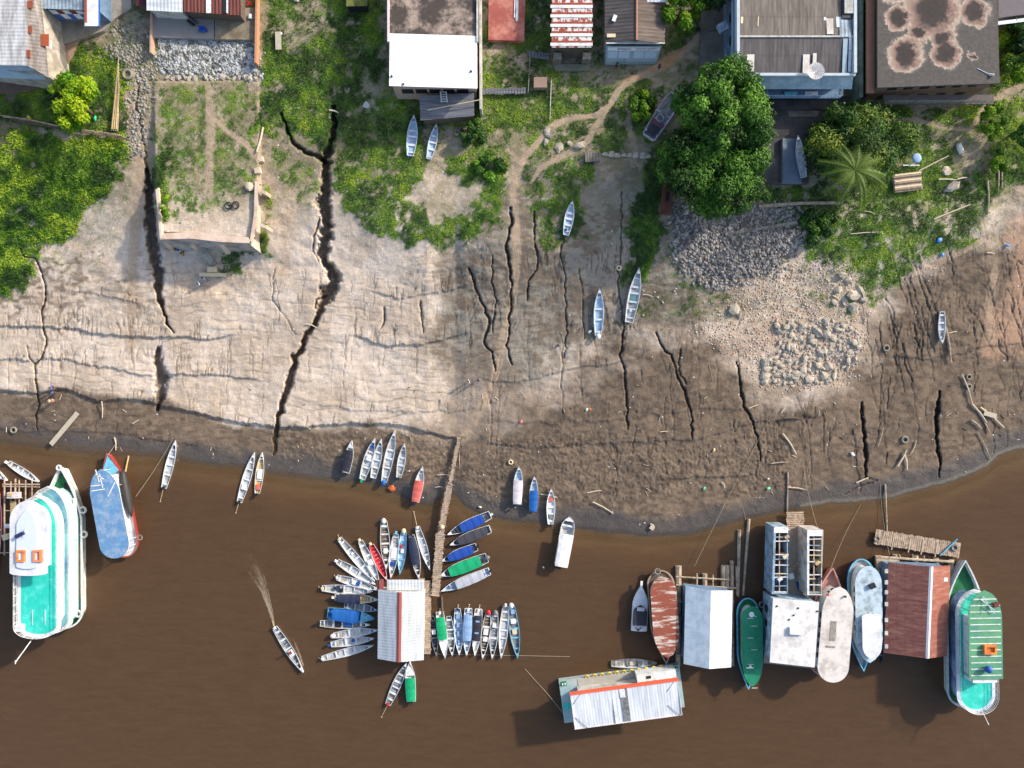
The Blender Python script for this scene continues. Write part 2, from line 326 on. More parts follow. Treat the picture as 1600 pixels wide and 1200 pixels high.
for k in range(26):
    x = rng.uniform(1375, 1590); y = rng.uniform(380, 520); dendro(x, y, rng.uniform(40, 110), rng.uniform(.9, 1.7), rng.uniform(.06, .2), rng.uniform(.3, .6), rng.uniform(.1, .35), 3)
for k in range(24):
    x = rng.uniform(-20, 740); y = rng.uniform(420, 560); dendro(x, y, rng.uniform(30, 90), rng.uniform(.7, 1.0), rng.uniform(.03, .08), rng.uniform(.4, .8), rng.uniform(-.1, .1), 3)
for k in range(30):                    # lesser rills running down to the river, in the right half
    x = rng.uniform(770, 1590); y = rng.uniform(540, 720)
    if 1180 < x < 1340 and y < 610: continue
    ln = rng.uniform(14, 60); dx = rng.uniform(-6, 6)
    if y + ln > np.interp(x, SH[:, 0], SH[:, 1]) - 12: continue
    carve([(x, y), (x + dx * .5, y + ln * .5), (x + dx, y + ln)], rng.uniform(.6, 1.2), rng.uniform(.06, .2), 3, rng.uniform(.2, .7))
for k in range(14):
    x = rng.uniform(1380, 1590); y = rng.uniform(395, 560); ln = rng.choice([12, 20, 35, 60, 80])
    carve([(x, y), (x + rng.uniform(2, 12), y + ln * .5), (x + rng.uniform(6, 16), y + ln)], rng.uniform(.6, 1.4), rng.uniform(.08, .26), 3.5, rng.uniform(.2, .6))
for k in range(90):
    x = rng.uniform(-20, 740); y = rng.choice([500, 560, 530, 450, 620]) + rng.uniform(-25, 15)
    ln = rng.uniform(10, 45); carve([(x, y), (x + rng.uniform(-3, 3), y + ln)], rng.uniform(.8, 1.2), rng.uniform(.03, .1), 1.8, rng.uniform(.35, .8))
# raised platform behind the retaining wall
PLAT = [(240, 128), (404, 128), (405, 300), (399, 374), (250, 364), (243, 330)]
pm = 1 - sst(-2, 3, sdist(PLAT) + 4 * (V < 285) * fbm(U, V, 12, 59, 3))
top = 7.9 + .25 * fbm(U, V, 30, 60, 4)
Z = Z * (1 - pm) + np.maximum(Z, top) * pm
# scooped foot below the wall and path along its left
ft = pmask([(265, 388), (405, 395), (400, 420), (350, 455), (300, 455), (268, 420)], 14, 3, 20, 61)
Z -= .7 * ft
# clods, footprints, grain
RB = pmask([(720, 690), (900, 700), (1090, 690), (1200, 660), (1230, 760), (1090, 755), (900, 800), (760, 790), (700, 720)], 25, 20, 40, 62)
RB = np.maximum(RB, pmask([(430, 668), (700, 686), (720, 740), (560, 735), (430, 720)], 14, 10, 30, 63))
Z += INF * land * (.022 + .12 * RB) * fbm(U + 3 * fbm(U, V, 9, 67, 2), V, 3.0, 64, 3) * 2
Z += INF * land * .06 * fbm(U, V, 8, 65, 3)
Z += .22 * INF * land * pmask([(1050, 330), (1240, 330), (1260, 370), (1200, 430), (1100, 440), (1050, 400)], 10, 5) * fbm(U, V, 5, 66, 2)

def GZ(px, py):                        # ground height at a picture point
    iu = min(max(np.searchsorted(UU, px) - 1, 0), len(UU) - 2); iv = min(max(np.searchsorted(VV, py) - 1, 0), len(VV) - 2)
    return float(Z[iv:iv + 2, iu:iu + 2].mean())
def G(px, py, dz=0.0):
    z = GZ(px, py); p = P(px, py, z); p.z += dz; return p

# ---- ground cover maps
GR = [([(-66, -66), (1666, -66), (1666, 150), (1340, 170), (1000, 150), (860, 170), (600, 170), (400, 140), (200, 100), (-66, 150)], .6, .15, .35),
 # polygon, density, tallness, tone(0 dark .. 1 yellow green)
 ([(-66, 205), (60, 203), (190, 212), (207, 240), (178, 290), (135, 330), (75, 385), (52, 458), (-66, 468)], 1.0, .9, .5),
 ([(75, 85), (130, 62), (190, 95), (208, 180), (202, 215), (100, 208), (-66, 198), (-66, 150), (60, 140)], .95, .5, .38),
 ([(130, 290), (205, 230), (212, 330), (172, 400), (110, 440), (55, 405)], .42, .2, .5),
 ([(242, 132), (405, 132), (402, 300), (330, 335), (247, 345)], .78, .0, .4),
 ([(236, 215), (262, 220), (264, 345), (244, 345)], .95, .6, .45), ([(409, 283), (427, 290), (425, 345), (412, 395), (408, 380)], .95, .5, .6),
 ([(404, -66), (606, -66), (606, 130), (535, 200), (522, 240), (500, 248), (470, 235), (440, 225), (404, 200)], .93, .5, .33),
 ([(404, 205), (470, 236), (497, 262), (492, 300), (470, 318), (440, 290), (420, 262)], .7, .3, .6),
 ([(525, 180), (610, 135), (660, 150), (745, 150), (806, 200), (802, 300), (782, 350), (745, 376), (690, 404), (640, 385), (592, 372), (545, 340), (530, 352), (524, 300)], .93, .35, .48),
 ([(750, 75), (866, 75), (866, 235), (812, 222), (750, 200)], .93, .3, .3),
 ([(868, 105), (1000, 108), (1060, 138), (1010, 222), (940, 242), (820, 242), (832, 200)], .84, .3, .22),
 ([(812, 262), (860, 250), (960, 250), (962, 380), (882, 372), (850, 404), (822, 335)], .86, .3, .3),
 ([(985, 262), (1045, 228), (1040, 330), (1018, 420), (1000, 446), (968, 440), (976, 350)], .97, .5, .15),
 ([(968, 418), (1060, 430), (1165, 470), (1130, 500), (1000, 500)], .62, .1, .25), ([(1040, 320), (1070, 330), (1060, 430), (1100, 455), (1170, 470), (1150, 510), (1040, 470)], .6, .1, .3), ([(1200, 395), (1340, 400), (1350, 470), (1290, 500), (1210, 470)], .5, .1, .5),
 ([(1340, 158), (1666, 140), (1666, 250), (1560, 318), (1520, 372), (1440, 402), (1400, 440), (1350, 440), (1262, 400), (1240, 350), (1180, 310), (1180, 280), (1340, 300)], .88, .5, .55),
 ([(1340, 398), (1430, 388), (1420, 450), (1330, 475)], .72, .2, .6), ([(1180, 400), (1330, 410), (1340, 480), (1250, 500), (1180, 470)], .28, .1, .5),
 ([(748, -66), (866, -66), (866, 80), (748, 80)], .93, .3, .3), ([(922, -66), (948, -66), (948, 112), (922, 112)], .8, .3, .15),
 ([(1038, -66), (1142, -66), (1095, 60), (1042, 108)], .85, .5, .3), ([(1560, 25), (1666, 25), (1666, 142), (1560, 142)], .97, .7, .5),
 ([(345, 402), (400, 392), (376, 420), (342, 430)], .95, .3, .2), ([(1170, 470), (1350, 470), (1330, 520), (1180, 500)], .3, .1, .55), ([(1560, 130), (1600, 135), (1600, 420), (1500, 380)], .35, .3, .5),
 ([(205, 10), (232, 10), (235, 95), (180, 75)], .6, .4, .3)]
BARE = [([(650, 282), (712, 272), (738, 300), (722, 337), (662, 327), (620, 347), (636, 303)], .97), ([(668, 188), (742, 196), (702, 242), (676, 285), (660, 262)], .6),
 ([(932, 258), (1003, 258), (990, 340), (962, 430), (925, 380), (905, 330)], .8), ([(450, 0), (515, -20), (505, 50), (460, 60)], .4), ([(555, 60), (580, 90), (585, 130), (570, 140)], .35),
 ([(800, 200), (840, 210), (825, 245), (790, 300), (780, 220)], .4), ([(1490, 205), (1535, 205), (1530, 270), (1500, 270)], .6), ([(-66, 170), (0, 170), (20, 215), (20, 240), (-66, 240)], .4)]
PATHS = [([(1098, 50, 5), (1075, 75, 6), (1040, 98, 9), (1012, 115, 7), (985, 124, 6), (965, 142, 5), (952, 165, 5), (930, 180, 5), (885, 184, 5), (858, 200, 5), (838, 225, 5), (820, 245, 5), (808, 270, 6), (802, 300, 7), (805, 340, 7), (808, 400, 7), (804, 450, 8), (790, 520, 8), (770, 600, 8), (740, 660, 8), (722, 690, 7)], .95),
 ([(950, 165, 5), (935, 190, 6), (915, 225, 5), (870, 248, 6), (845, 262, 4), (830, 285, 3)], .7), ([(980, 145, 4), (983, 200, 6), (1000, 260, 6)], .5), ([(975, 118, 3), (1010, 120, 3), (1055, 138, 3)], .5),
 ([(200, 150, 9), (212, 190, 9), (216, 240, 10), (216, 300, 12), (212, 350, 10), (206, 430, 8), (205, 540, 8)], .9), ([(325, 130, 6), (330, 180, 8), (328, 260, 7), (325, 300, 8)], .6), ([(325, 175, 3), (350, 200, 4), (385, 225, 5), (405, 250, 5)], .8),
 ([(1330, 188, 3), (1380, 187, 4), (1430, 187, 4), (1480, 200, 4), (1515, 203, 4), (1545, 160, 5), (1600, 130, 7), (1640, 120, 7)], .8), ([(455, 300, 9), (450, 360, 12), (440, 420, 14)], .6), ([(1545, 370, 4), (1500, 395, 4), (1450, 420, 4)], .7), ([(1555, 420, 6), (1545, 480, 7), (1550, 530, 7)], .6)]
gd = np.zeros(U.shape, 'f4'); tall = np.zeros(U.shape, 'f4'); tone = np.full(U.shape, .4, 'f4')
for i, (pl, dn, tl, tn) in enumerate(GR):
    m = pmask(pl, 11, 11, 24, 70 + i) * dn
    tone = np.where(m > gd, tn, tone); tall = np.maximum(tall, m * tl); gd = np.maximum(gd, m)
for i, (pl, a) in enumerate(BARE): gd *= 1 - a * pmask(pl, 13, 12, 18, 110 + i)
pathm = np.zeros(U.shape, 'f4')
for pl, a in PATHS:
    win, d, w = line_d(pl); w = w * (1 + .7 * fbm(U[win], V[win], 12, 120, 3)); pathm[win] = np.maximum(pathm[win], a * (1 - sst(w * .5, w * 1.25, d)))
gd *= 1 - pathm
gf = fbm(U, V, 13, 130, 4, .6)
thr = 1.0 - gd
gd = gd * (.25 + .75 * sst(thr * .5 - .36, thr * .5 - .04, gf + .5 * fbm(U, V, 4, 131, 3)))          # sparse zones break into tufts
gd *= 1 - .9 * np.clip(crack, 0, 1) * (V > 240)
for a_ in (gd, tall, crack): a_[D < 8] *= .0
pt = fbm(U, V, 11, 133, 4, .6); gd *= .3 + .7 * sst(-.24, .08, pt + (gd - .6) * .5 + (tall - .4) * .3)
gd = gd.astype('f4'); INi = INF
# ---- soil colour (albedo, with some shade painted in)
def C(*c): return np.array(col(*c), 'f4')
light = C(196, 179, 161); light2 = C(181, 163, 144); brown = C(113, 98, 83); brown2 = C(92, 79, 67); grey = C(128, 121, 108); wet = C(80, 75, 72); wet2 = C(66, 60, 55)
pink = C(168, 150, 131); red = C(158, 128, 106); pathc = C(170, 148, 124); orange = C(170, 122, 70); cob = C(104, 99, 93); dark = C(66, 55, 46); gsoil = C(62, 90, 36); gsoil2 = C(100, 132, 44)
def lerp(A, B, t): return A * (1 - t[..., None]) + B * t[..., None]
n1 = fbm(U, V, 40, 140, 5); n2 = fbm(U, V * 1.8, 9, 141, 4); n3 = fbm(U, V * .35, 6, 142, 3)
K = np.broadcast_to(light, U.shape + (3,)).copy()
K = lerp(K, light2, sst(-.1, .25, n1 + .5 * n2))
K = lerp(K, C(208, 193, 179), .6 * sst(.02, .25, n3 * .8 - n1))
K = lerp(K, brown, .8 * pmask([(-66, 340), (60, 400), (200, 400), (260, 470), (-66, 500)], 20, 20, 30, 143) * sst(-.1, .2, n2))
up = 1 - sst(250, 360, V + 120 * fbm(U, V, 60, 158, 4)); K = lerp(K, lerp(np.broadcast_to(C(150, 134, 114), K.shape), C(118, 106, 88), sst(-.15, .2, n2 + .6 * n1)).astype('f4'), .8 * up)  # browner upper soil, house and tree shade painted into it
K = lerp(K, C(84, 74, 62), .7 * pmask([(-66, 140), (30, 145), (60, 200), (20, 250), (-66, 250)], 14, 10, 20, 159))
GS = pmask([(735, 330), (1000, 250), (1140, 380), (1170, 470), (1060, 520), (930, 548), (830, 575), (715, 600), (700, 500)], 30, 26, 50, 144)  # grey-brown soil, with the tree and house shadow zone partly painted in
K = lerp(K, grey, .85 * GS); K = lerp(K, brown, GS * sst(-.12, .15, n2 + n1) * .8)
BM = pmask([(1700, 330), (1500, 375), (1400, 430), (1360, 500), (1345, 560), (1280, 615), (1190, 600), (1120, 520), (1000, 520), (945, 560), (870, 612), (790, 640), (735, 684), (640, 670), (560, 662), (430, 668), (360, 657), (280, 640), (205, 622), (150, 626), (100, 606), (60, 614), (-66, 612), (-66, 900), (1700, 900)], 9, 8, 30, 145)
BM = np.maximum(BM * (U < 640), 0) + (U >= 640) * np.clip(1 - sst(-40, 34, sdist([(1700, 330), (1500, 375), (1400, 430), (1360, 500), (1345, 560), (1280, 615), (1190, 600), (1120, 520), (1000, 520), (945, 560), (870, 612), (790, 640), (735, 684), (640, 670), (560, 662), (430, 668), (430, 900), (1700, 900)]) + 90 * fbm(U, V * 1.5, 45, 145, 5, .6)), 0, 1)
bc = lerp(np.broadcast_to(brown, K.shape), brown2, sst(-.18, .22, n2 + .4 * n1)); bc = lerp(bc, C(124, 107, 90), .7 * sst(0, .25, n1 - n2 * .5))
K = lerp(K, bc.astype('f4'), BM)
BM2 = pmask([(700, 560), (760, 560), (860, 640), (760, 700), (700, 690)], 20, 14, 30, 146); K = lerp(K, brown, .6 * BM2)
K = lerp(K, pink, .8 * pmask([(1140, 440), (1230, 400), (1340, 408), (1352, 520), (1300, 612), (1195, 600), (1140, 520)], 30, 24, 30, 147) * sst(-.25, .1, n2))
K = lerp(K, red, .4 * pmask([(1175, 500), (1215, 505), (1215, 545), (1160, 560)], 10, 8, 14, 148)); K = lerp(K, red, .45 * pmask([(1255, 570), (1310, 570), (1300, 600), (1240, 606)], 10, 8, 14, 149))
K = lerp(K, red, .85 * pmask([(1590, 280), (1700, 280), (1700, 560), (1540, 540), (1575, 430)], 14, 14, 30, 150)); K = lerp(K, red, .6 * pmask([(1560, 450), (1700, 450), (1700, 560), (1560, 540)], 14, 14, 30, 151))
K = lerp(K, cob, pmask([(1048, 325), (1110, 310), (1245, 328), (1262, 368), (1205, 425), (1150, 445), (1095, 440), (1052, 405)], 10, 10, 16, 152))
K = lerp(K, pathc, pathm * .8)
K = lerp(K, orange, .6 * pmask([(1080, 55), (1050, 75), (1000, 105), (975, 125), (1020, 122), (1060, 100)], 8, 8, 14, 153) * pathm)
WT = 1 - sst(20, 42, D + 26 * fbm(U, V, 30, 154, 4)); K = lerp(K, wet, WT * .9); K = lerp(K, wet2, .8 * (1 - sst(2, 9, D)))
K = lerp(K, C(150, 145, 132), .35 * np.exp(-((D - 3) / 3.0) ** 2) * (U > 1250))
gn = sst(-.2, .25, fbm(U, V, 18, 155, 4) + (tone - .45) * .8)
gc = lerp(np.broadcast_to(gsoil, K.shape), gsoil2, gn)
K = lerp(K, gc, .86 * sst(.0, .75, gd)); K = lerp(K, C(112, 112, 72), .5 * INF * land * (1 - sst(250, 390, V + 140 * fbm(U, V, 50, 161, 4))) * sst(-.2, .15, fbm(U, V, 14, 162, 4)) * (1 - pathm))
K = lerp(K, dark, .8 * np.clip(crack, 0, 1))  # moist crack soil, with shade of cracks and scarps painted into the colour
K *= (1 + .26 * fbm(U, V, 4, 156, 3) + .14 * fbm(U, V, 2.2, 157, 1))[..., None]
K = np.where(D[..., None] < -2, C(96, 74, 50), K); K = np.clip(K, .004, .8)

XS = (U - 800) * (H - Z) / 1110; YS = (600 - V) * (H - Z) / 1110
far = (~INF)
Vt = np.stack([XS, YS, Z], -1).reshape(-1, 3); nr, nc = U.shape
ii = np.arange(nr * nc).reshape(nr, nc)
F = np.stack([ii[1:, :-1], ii[1:, 1:], ii[:-1, 1:], ii[:-1, :-1]], -1).reshape(-1, 4)
gm = bpy.data.materials.new('river_bank_soil'); gm.use_nodes = True
t = gm.node_tree; N = t.nodes; L = t.links; b = N['Principled BSDF']; b.inputs['Specular IOR Level'].default_value = .25
at = N.new('ShaderNodeAttribute'); at.attribute_name = 'soil'; tc = N.new('ShaderNodeTexCoord')
na = N.new('ShaderNodeTexNoise'); na.inputs['Scale'].default_value = 3.5; na.inputs['Detail'].default_value = 6; na.inputs['Roughness'].default_value = .75; L.new(tc.outputs['Object'], na.inputs[0])
mr = N.new('ShaderNodeMapRange'); mr.inputs[1].default_value = .25; mr.inputs[2].default_value = .75; mr.inputs[3].default_value = .84; mr.inputs[4].default_value = 1.16; L.new(na.outputs[0], mr.inputs[0])
# scattered litter-pale specks and dark pebbles
vo = N.new('ShaderNodeTexVoronoi'); vo.inputs['Scale'].default_value = 1.6; L.new(tc.outputs['Object'], vo.inputs[0])
mm = N.new('ShaderNodeVectorMath'); mm.operation = 'SCALE'; L.new(at.outputs[0], mm.inputs[0]); L.new(mr.outputs[0], mm.inputs['Scale'])
ra = N.new('ShaderNodeMapRange'); ra.inputs[1].default_value = .03; ra.inputs[2].default_value = .07; ra.inputs[3].default_value = .4; ra.inputs[4].default_value = 0.0; L.new(vo.outputs['Distance'], ra.inputs[0])
mx = N.new('ShaderNodeMix'); mx.data_type = 'RGBA'; L.new(ra.outputs[0], mx.inputs[0]); L.new(mm.outputs[0], mx.inputs[6]); mx.inputs[7].default_value = (.5, .48, .42, 1)
L.new(mx.outputs[2], b.inputs['Base Color'])
aw = N.new('ShaderNodeAttribute'); aw.attribute_name = 'wetness'
rr = N.new('ShaderNodeMapRange'); rr.inputs[3].default_value = .95; rr.inputs[4].default_value = .42; L.new(aw.outputs['Fac'], rr.inputs[0]); L.new(rr.outputs[0], b.inputs['Roughness'])
bp = N.new('ShaderNodeBump'); bp.inputs['Distance'].default_value = .09; bp.inputs['Strength'].default_value = .9
nb = N.new('ShaderNodeTexNoise'); nb.inputs['Scale'].default_value = 5.5; nb.inputs['Detail'].default_value = 5; L.new(tc.outputs['Object'], nb.inputs[0]); L.new(nb.outputs[0], bp.inputs['Height']); L.new(bp.outputs[0], b.inputs['Normal'])
me = mesh_np('ground', Vt, F, [gm], smooth=True)
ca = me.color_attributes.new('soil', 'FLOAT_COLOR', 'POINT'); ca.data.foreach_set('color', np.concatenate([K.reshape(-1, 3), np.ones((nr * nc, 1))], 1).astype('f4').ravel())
wa = me.attributes.new('wetness', 'FLOAT', 'POINT'); wa.data.foreach_set('value', np.clip(WT, 0, 1).astype('f4').ravel())
ground = bpy.data.objects.new('ground', me); COL.objects.link(ground); tag(ground, 'eroded clay river bank running down to the water', None, kind='structure')

# ------------------------------------------------------------------ river
wu = np.concatenate([[-20000, -4000, -900, -200], fine(-60, 1660, 6), [1800, 2500, 5000, 21000]])
wv = np.concatenate([[640], fine(664, 900, 4), fine(910, 1260, 10), [1400, 1800, 3000, 6000, 20000]])
WU, WV = np.meshgrid(wu, wv)
dep = (WV - np.interp(WU, SH[:, 0], SH[:, 1]))
ripple = .012 * fbm(WU, WV, 25, 160, 3)
Vw = np.stack([(WU - 800) * .1, (600 - WV) * .1, ripple * 0], -1).reshape(-1, 3); a_, b_ = WU.shape
ii = np.arange(a_ * b_).reshape(a_, b_); F = np.stack([ii[1:, :-1], ii[1:, 1:], ii[:-1, 1:], ii[:-1, :-1]], -1).reshape(-1, 4)
wm = bpy.data.materials.new('river_water'); wm.use_nodes = True; t = wm.node_tree; N = t.nodes; L = t.links; b = N['Principled BSDF']
b.inputs['Roughness'].default_value = .3; b.inputs['IOR'].default_value = 1.33; b.inputs['Specular IOR Level'].default_value = .32
at = N.new('ShaderNodeAttribute'); at.attribute_name = 'depth'
r1 = N.new('ShaderNodeValToRGB'); e = r1.color_ramp.elements
cs = [(0, (112, 92, 68)), (.06, (96, 75, 51)), (.18, (85, 64, 45)), (.32, (79, 60, 43)), (1, (79, 60, 43))]
e[0].position = 0; e[0].color = (*col(*cs[0][1]), 1); e[1].position = 1; e[1].color = (*col(*cs[-1][1]), 1)
for p_, c_ in cs[1:-1]: q = e.new(p_); q.color = (*col(*c_), 1)
tc = N.new('ShaderNodeTexCoord'); nz = N.new('ShaderNodeTexNoise'); nz.inputs['Scale'].default_value = .09; nz.inputs['Detail'].default_value = 5; L.new(tc.outputs['Object'], nz.inputs[0])
ad = N.new('ShaderNodeMath'); ad.operation = 'MULTIPLY_ADD'; ad.inputs[1].default_value = .2; L.new(nz.outputs[0], ad.inputs[0])
sb = N.new('ShaderNodeMath'); sb.operation = 'SUBTRACT'; sb.inputs[1].default_value = .1; L.new(at.outputs['Fac'], sb.inputs[0]); L.new(sb.outputs[0], ad.inputs[2]); L.new(ad.outputs[0], r1.inputs[0])
mq = N.new('ShaderNodeMapping'); mq.inputs['Rotation'].default_value = (0, 0, R(28)); mq.inputs['Scale'].default_value = (.35, 1.6, 1); L.new(tc.outputs['Object'], mq.inputs[0]); nq = N.new('ShaderNodeTexNoise'); nq.inputs['Scale'].default_value = .7; nq.inputs['Detail'].default_value = 7; nq.inputs['Roughness'].default_value = .68; L.new(mq.outputs[0], nq.inputs[0]); rq = N.new('ShaderNodeMapRange'); rq.inputs[1].default_value = .25; rq.inputs[2].default_value = .75; rq.inputs[3].default_value = .86; rq.inputs[4].default_value = 1.14; L.new(nq.outputs[0], rq.inputs[0]); vq = N.new('ShaderNodeVectorMath'); vq.operation = 'SCALE'; L.new(r1.outputs[0], vq.inputs[0]); L.new(rq.outputs[0], vq.inputs['Scale']); L.new(vq.outputs[0], b.inputs['Base Color'])
al = N.new('ShaderNodeMapRange'); al.inputs[1].default_value = 0.0; al.inputs[2].default_value = .10; al.inputs[3].default_value = .3; al.inputs[4].default_value = 1.0; L.new(at.outputs['Fac'], al.inputs[0]); L.new(al.outputs[0], b.inputs['Alpha'])
bp = N.new('ShaderNodeBump'); bp.inputs['Distance'].default_value = .05; bp.inputs['Strength'].default_value = .55
mp = N.new('ShaderNodeMapping'); mp.inputs['Rotation'].default_value = (0, 0, R(25)); mp.inputs['Scale'].default_value = (1, 2.2, 1); L.new(tc.outputs['Object'], mp.inputs[0])
nb = N.new('ShaderNodeTexNoise'); nb.inputs['Scale'].default_value = .8; nb.inputs['Detail'].default_value = 5; L.new(mp.outputs[0], nb.inputs[0]); L.new(nb.outputs[0], bp.inputs['Height']); L.new(bp.outputs[0], b.inputs['Normal'])
me = mesh_np('river', Vw, F, [wm], smooth=True)
da = me.attributes.new('depth', 'FLOAT', 'POINT'); da.data.foreach_set('value', np.clip(dep / 190.0, 0, 1).astype('f4').ravel())
river = bpy.data.objects.new('river', me); COL.objects.link(river); tag(river, 'muddy brown river water', None, kind='structure')
# ------------------------------------------------------------------ vegetation
def leafmat(name, c0, c1, c2, scale=.5):
    m = bpy.data.materials.new(name); m.use_nodes = True; t = m.node_tree; N = t.nodes; L = t.links; b = N['Principled BSDF']
    b.inputs['Roughness'].default_value = .6; b.inputs['Specular IOR Level'].default_value = .3
    at = N.new('ShaderNodeAttribute'); at.attribute_name = 'tint'; tc = N.new('ShaderNodeTexCoord')
    nz = N.new('ShaderNodeTexNoise'); nz.inputs['Scale'].default_value = scale; nz.inputs['Detail'].default_value = 4; L.new(tc.outputs['Object'], nz.inputs[0])
    ma = N.new('ShaderNodeMath'); ma.operation = 'MULTIPLY_ADD'; ma.inputs[1].default_value = .7; L.new(nz.outputs[0], ma.inputs[0])
    m2 = N.new('ShaderNodeMath'); m2.operation = 'SUBTRACT'; m2.inputs[1].default_value = .35; L.new(at.outputs['Fac'], m2.inputs[0]); L.new(m2.outputs[0], ma.inputs[2])
    r = N.new('ShaderNodeValToRGB'); e = r.color_ramp.elements; e[0].position = .1; e[0].color = (*c0, 1); e[1].position = .95; e[1].color = (*c2, 1); q = e.new(.5); q.color = (*c1, 1)
    L.new(ma.outputs[0], r.inputs[0]); L.new(r.outputs[0], b.inputs['Base Color'])
    tr = N.new('ShaderNodeBsdfTranslucent'); L.new(r.outputs[0], tr.inputs[0]); ms = N.new('ShaderNodeMixShader'); ms.inputs[0].default_value = .22
    L.new(b.outputs[0], ms.inputs[1]); L.new(tr.outputs[0], ms.inputs[2]); L.new(ms.outputs[0], N['Material Output'].inputs[0])
    return m
NR = np.random.RandomState(3)
def leaves(name, Cn, size, up, m, tint, aspect=.5, parent=None, Nrm=None):
    n = len(Cn); d = NR.normal(size=(n, 3))
    if Nrm is not None: d = d * .55 + Nrm * 1.0
    d[:, 2] += up; d /= np.linalg.norm(d, axis=1)[:, None]
    a = np.cross(d, NR.normal(size=(n, 3))); a /= np.linalg.norm(a, axis=1)[:, None] + 1e-9; b2 = np.cross(d, a)
    s = np.asarray(size)[:, None] * .5; a = a * s; b2 = b2 * s * aspect
    V4 = np.stack([Cn - a, Cn + b2 - a * .1, Cn + a, Cn - b2 - a * .1], 1).reshape(-1, 3)
    me = mesh_np(name, V4, np.arange(n * 4).reshape(-1, 4), [m])
    ta = me.attributes.new('tint', 'FLOAT', 'POINT'); ta.data.foreach_set('value', np.repeat(np.asarray(tint, 'f4'), 4))
    o = bpy.data.objects.new(name, me); COL.objects.link(o); o.parent = parent
    return o
grassm = leafmat('grass_leaves', col(44, 74, 24), col(94, 136, 34), col(160, 184, 50), .35)
def idx(u, v): return np.clip(np.searchsorted(UU, u) - 1, 0, len(UU) - 2), np.clip(np.searchsorted(VV, v) - 1, 0, len(VV) - 2)
n = 1150000; u = NR.uniform(-60, 1660, n); v = NR.uniform(-60, 520, n); iu, iv = idx(u, v)
g = gd[iv, iu]; k = NR.rand(n) < g * .8; u, v, iu, iv, g = u[k], v[k], iu[k], iv[k], g[k]
z = Z[iv, iu]; tl = tall[iv, iu]; mound = np.clip(fbm(u, v, 16, 201, 3, .6) * 2.2 + .35, 0, 1.3)
hh = .03 + NR.rand(len(u)) * .09 + tl * mound * NR.uniform(.35, 1.0, len(u)) * .42
x = (u - 800) * (H - z) / 1110; y = (600 - v) * (H - z) / 1110
gt = np.clip(.12 + tone[iv, iu] * .62 + 2.3 * fbm(u, v, 26, 202, 4, .6) + .25 * (NR.rand(len(u)) - .5) + .25 * mound * tl, 0, 1)
go = leaves('grass', np.stack([x, y, z + hh], 1), (.09 + NR.rand(len(u)) * .13) * (1 + .9 * tl), .9, grassm, gt, .45)
tag(go, 'green grass and low weeds covering the upper bank', 'grass', kind='stuff')
bark = mat('bark', col(92, 76, 60), .9, .3, 4, bump=.03)
def tree(name, label, px, py, zc, rad, n, lm, size=.34, flat=.75, nclump=26, tint0=.4, group=None, ell=(1, 1), tr=.32, seed=0, base=None):
    """px, py, zc: centre of the crown; the trunk stands on the ground below it"""
    rr = np.random.RandomState(100 + seed); c = P(px, py, zc)
    gz = G(px, py).z if base is None else base
    root = empty(name, label, 'tree' if zc - gz > 2 else 'shrub', (c.x, c.y, gz), group=group)
    cc = []; hgt = zc - gz
    for i in range(nclump):
        a = rr.rand() * math.tau; q = math.sqrt(rr.rand()) * .92; zz = math.sqrt(max(0, 1 - q * q)) * rr.uniform(.15, 1) if rr.rand() < .8 else -rr.rand() * .5
        cc.append((q * math.cos(a) * rad * ell[0], q * math.sin(a) * rad * ell[1], hgt + zz * rad * flat * rr.uniform(.55, 1.0), rad * rr.uniform(.15, .33)))
    cc = np.array(cc); ci = rr.choice(len(cc), n, p=(cc[:, 3] ** 2) / (cc[:, 3] ** 2).sum())
    d = rr.normal(size=(n, 3)); d /= np.linalg.norm(d, axis=1)[:, None]; d[:, 2] = np.where(rr.rand(n) < .55, np.abs(d[:, 2]), d[:, 2])
    rf = rr.uniform(.55, 1.05, n) ** .6
    lump = 1 + .28 * np.sin(d[:, 0] * 9 + ci) * np.cos(d[:, 1] * 8 + ci * 2)
    pts = cc[ci, :3] + d * (cc[ci, 3] * rf * lump)[:, None] * np.array([1, 1, .8])
    pts[:, 2] = np.maximum(pts[:, 2], .12)
    ti = np.clip(tint0 + rr.uniform(-.32, .32, len(cc))[ci] + rr.uniform(-.12, .12, n) + .18 * d[:, 2], 0, 1)  # crown shading painted into the tint: upward leaves lighter, clumps varied
    leaves('crown', pts, size * rr.uniform(.7, 1.3, n), .25, lm, ti, .55, root, Nrm=d)
    b = MB()
    if hgt > 2:
        b.tube((0, 0, -.3), (.15, .1, hgt * .55), tr * rad / 6 + .08, bark, 8, tr * rad / 9 + .05)
        for i in rr.choice(len(cc), min(9, len(cc)), False): b.tube((.15, .1, hgt * .5), tuple(cc[i, :3] - [0, 0, .3]), .16 * rad / 6 + .03, bark, 6, .05)
    else:
        for i in rr.choice(len(cc), min(7, len(cc)), False): b.tube((0, 0, -.1), tuple(cc[i, :3]), .05, bark, 5, .02)
    b.build('trunk', root)
    return root
mango = leafmat('mango_leaves', col(28, 50, 18), col(58, 100, 26), col(112, 158, 48), .3)
bright = leafmat('bright_leaves', col(40, 80, 8), col(88, 142, 14), col(168, 190, 26), .4)
mixed = leafmat('mixed_leaves', col(26, 50, 18), col(58, 100, 28), col(140, 150, 52), .35)
darkl = leafmat('dark_leaves', col(26, 48, 20), col(46, 84, 28), col(86, 122, 40), .4)
shr = leafmat('shrub_leaves', col(52, 86, 12), col(96, 136, 18), col(150, 178, 34), .5)
tree('mango_tree', 'large dark green mango tree beside the blue building', 1126, 178, 14.2, 6.2, 56000, mango, seed=1, nclump=70, flat=.8, tint0=.4)
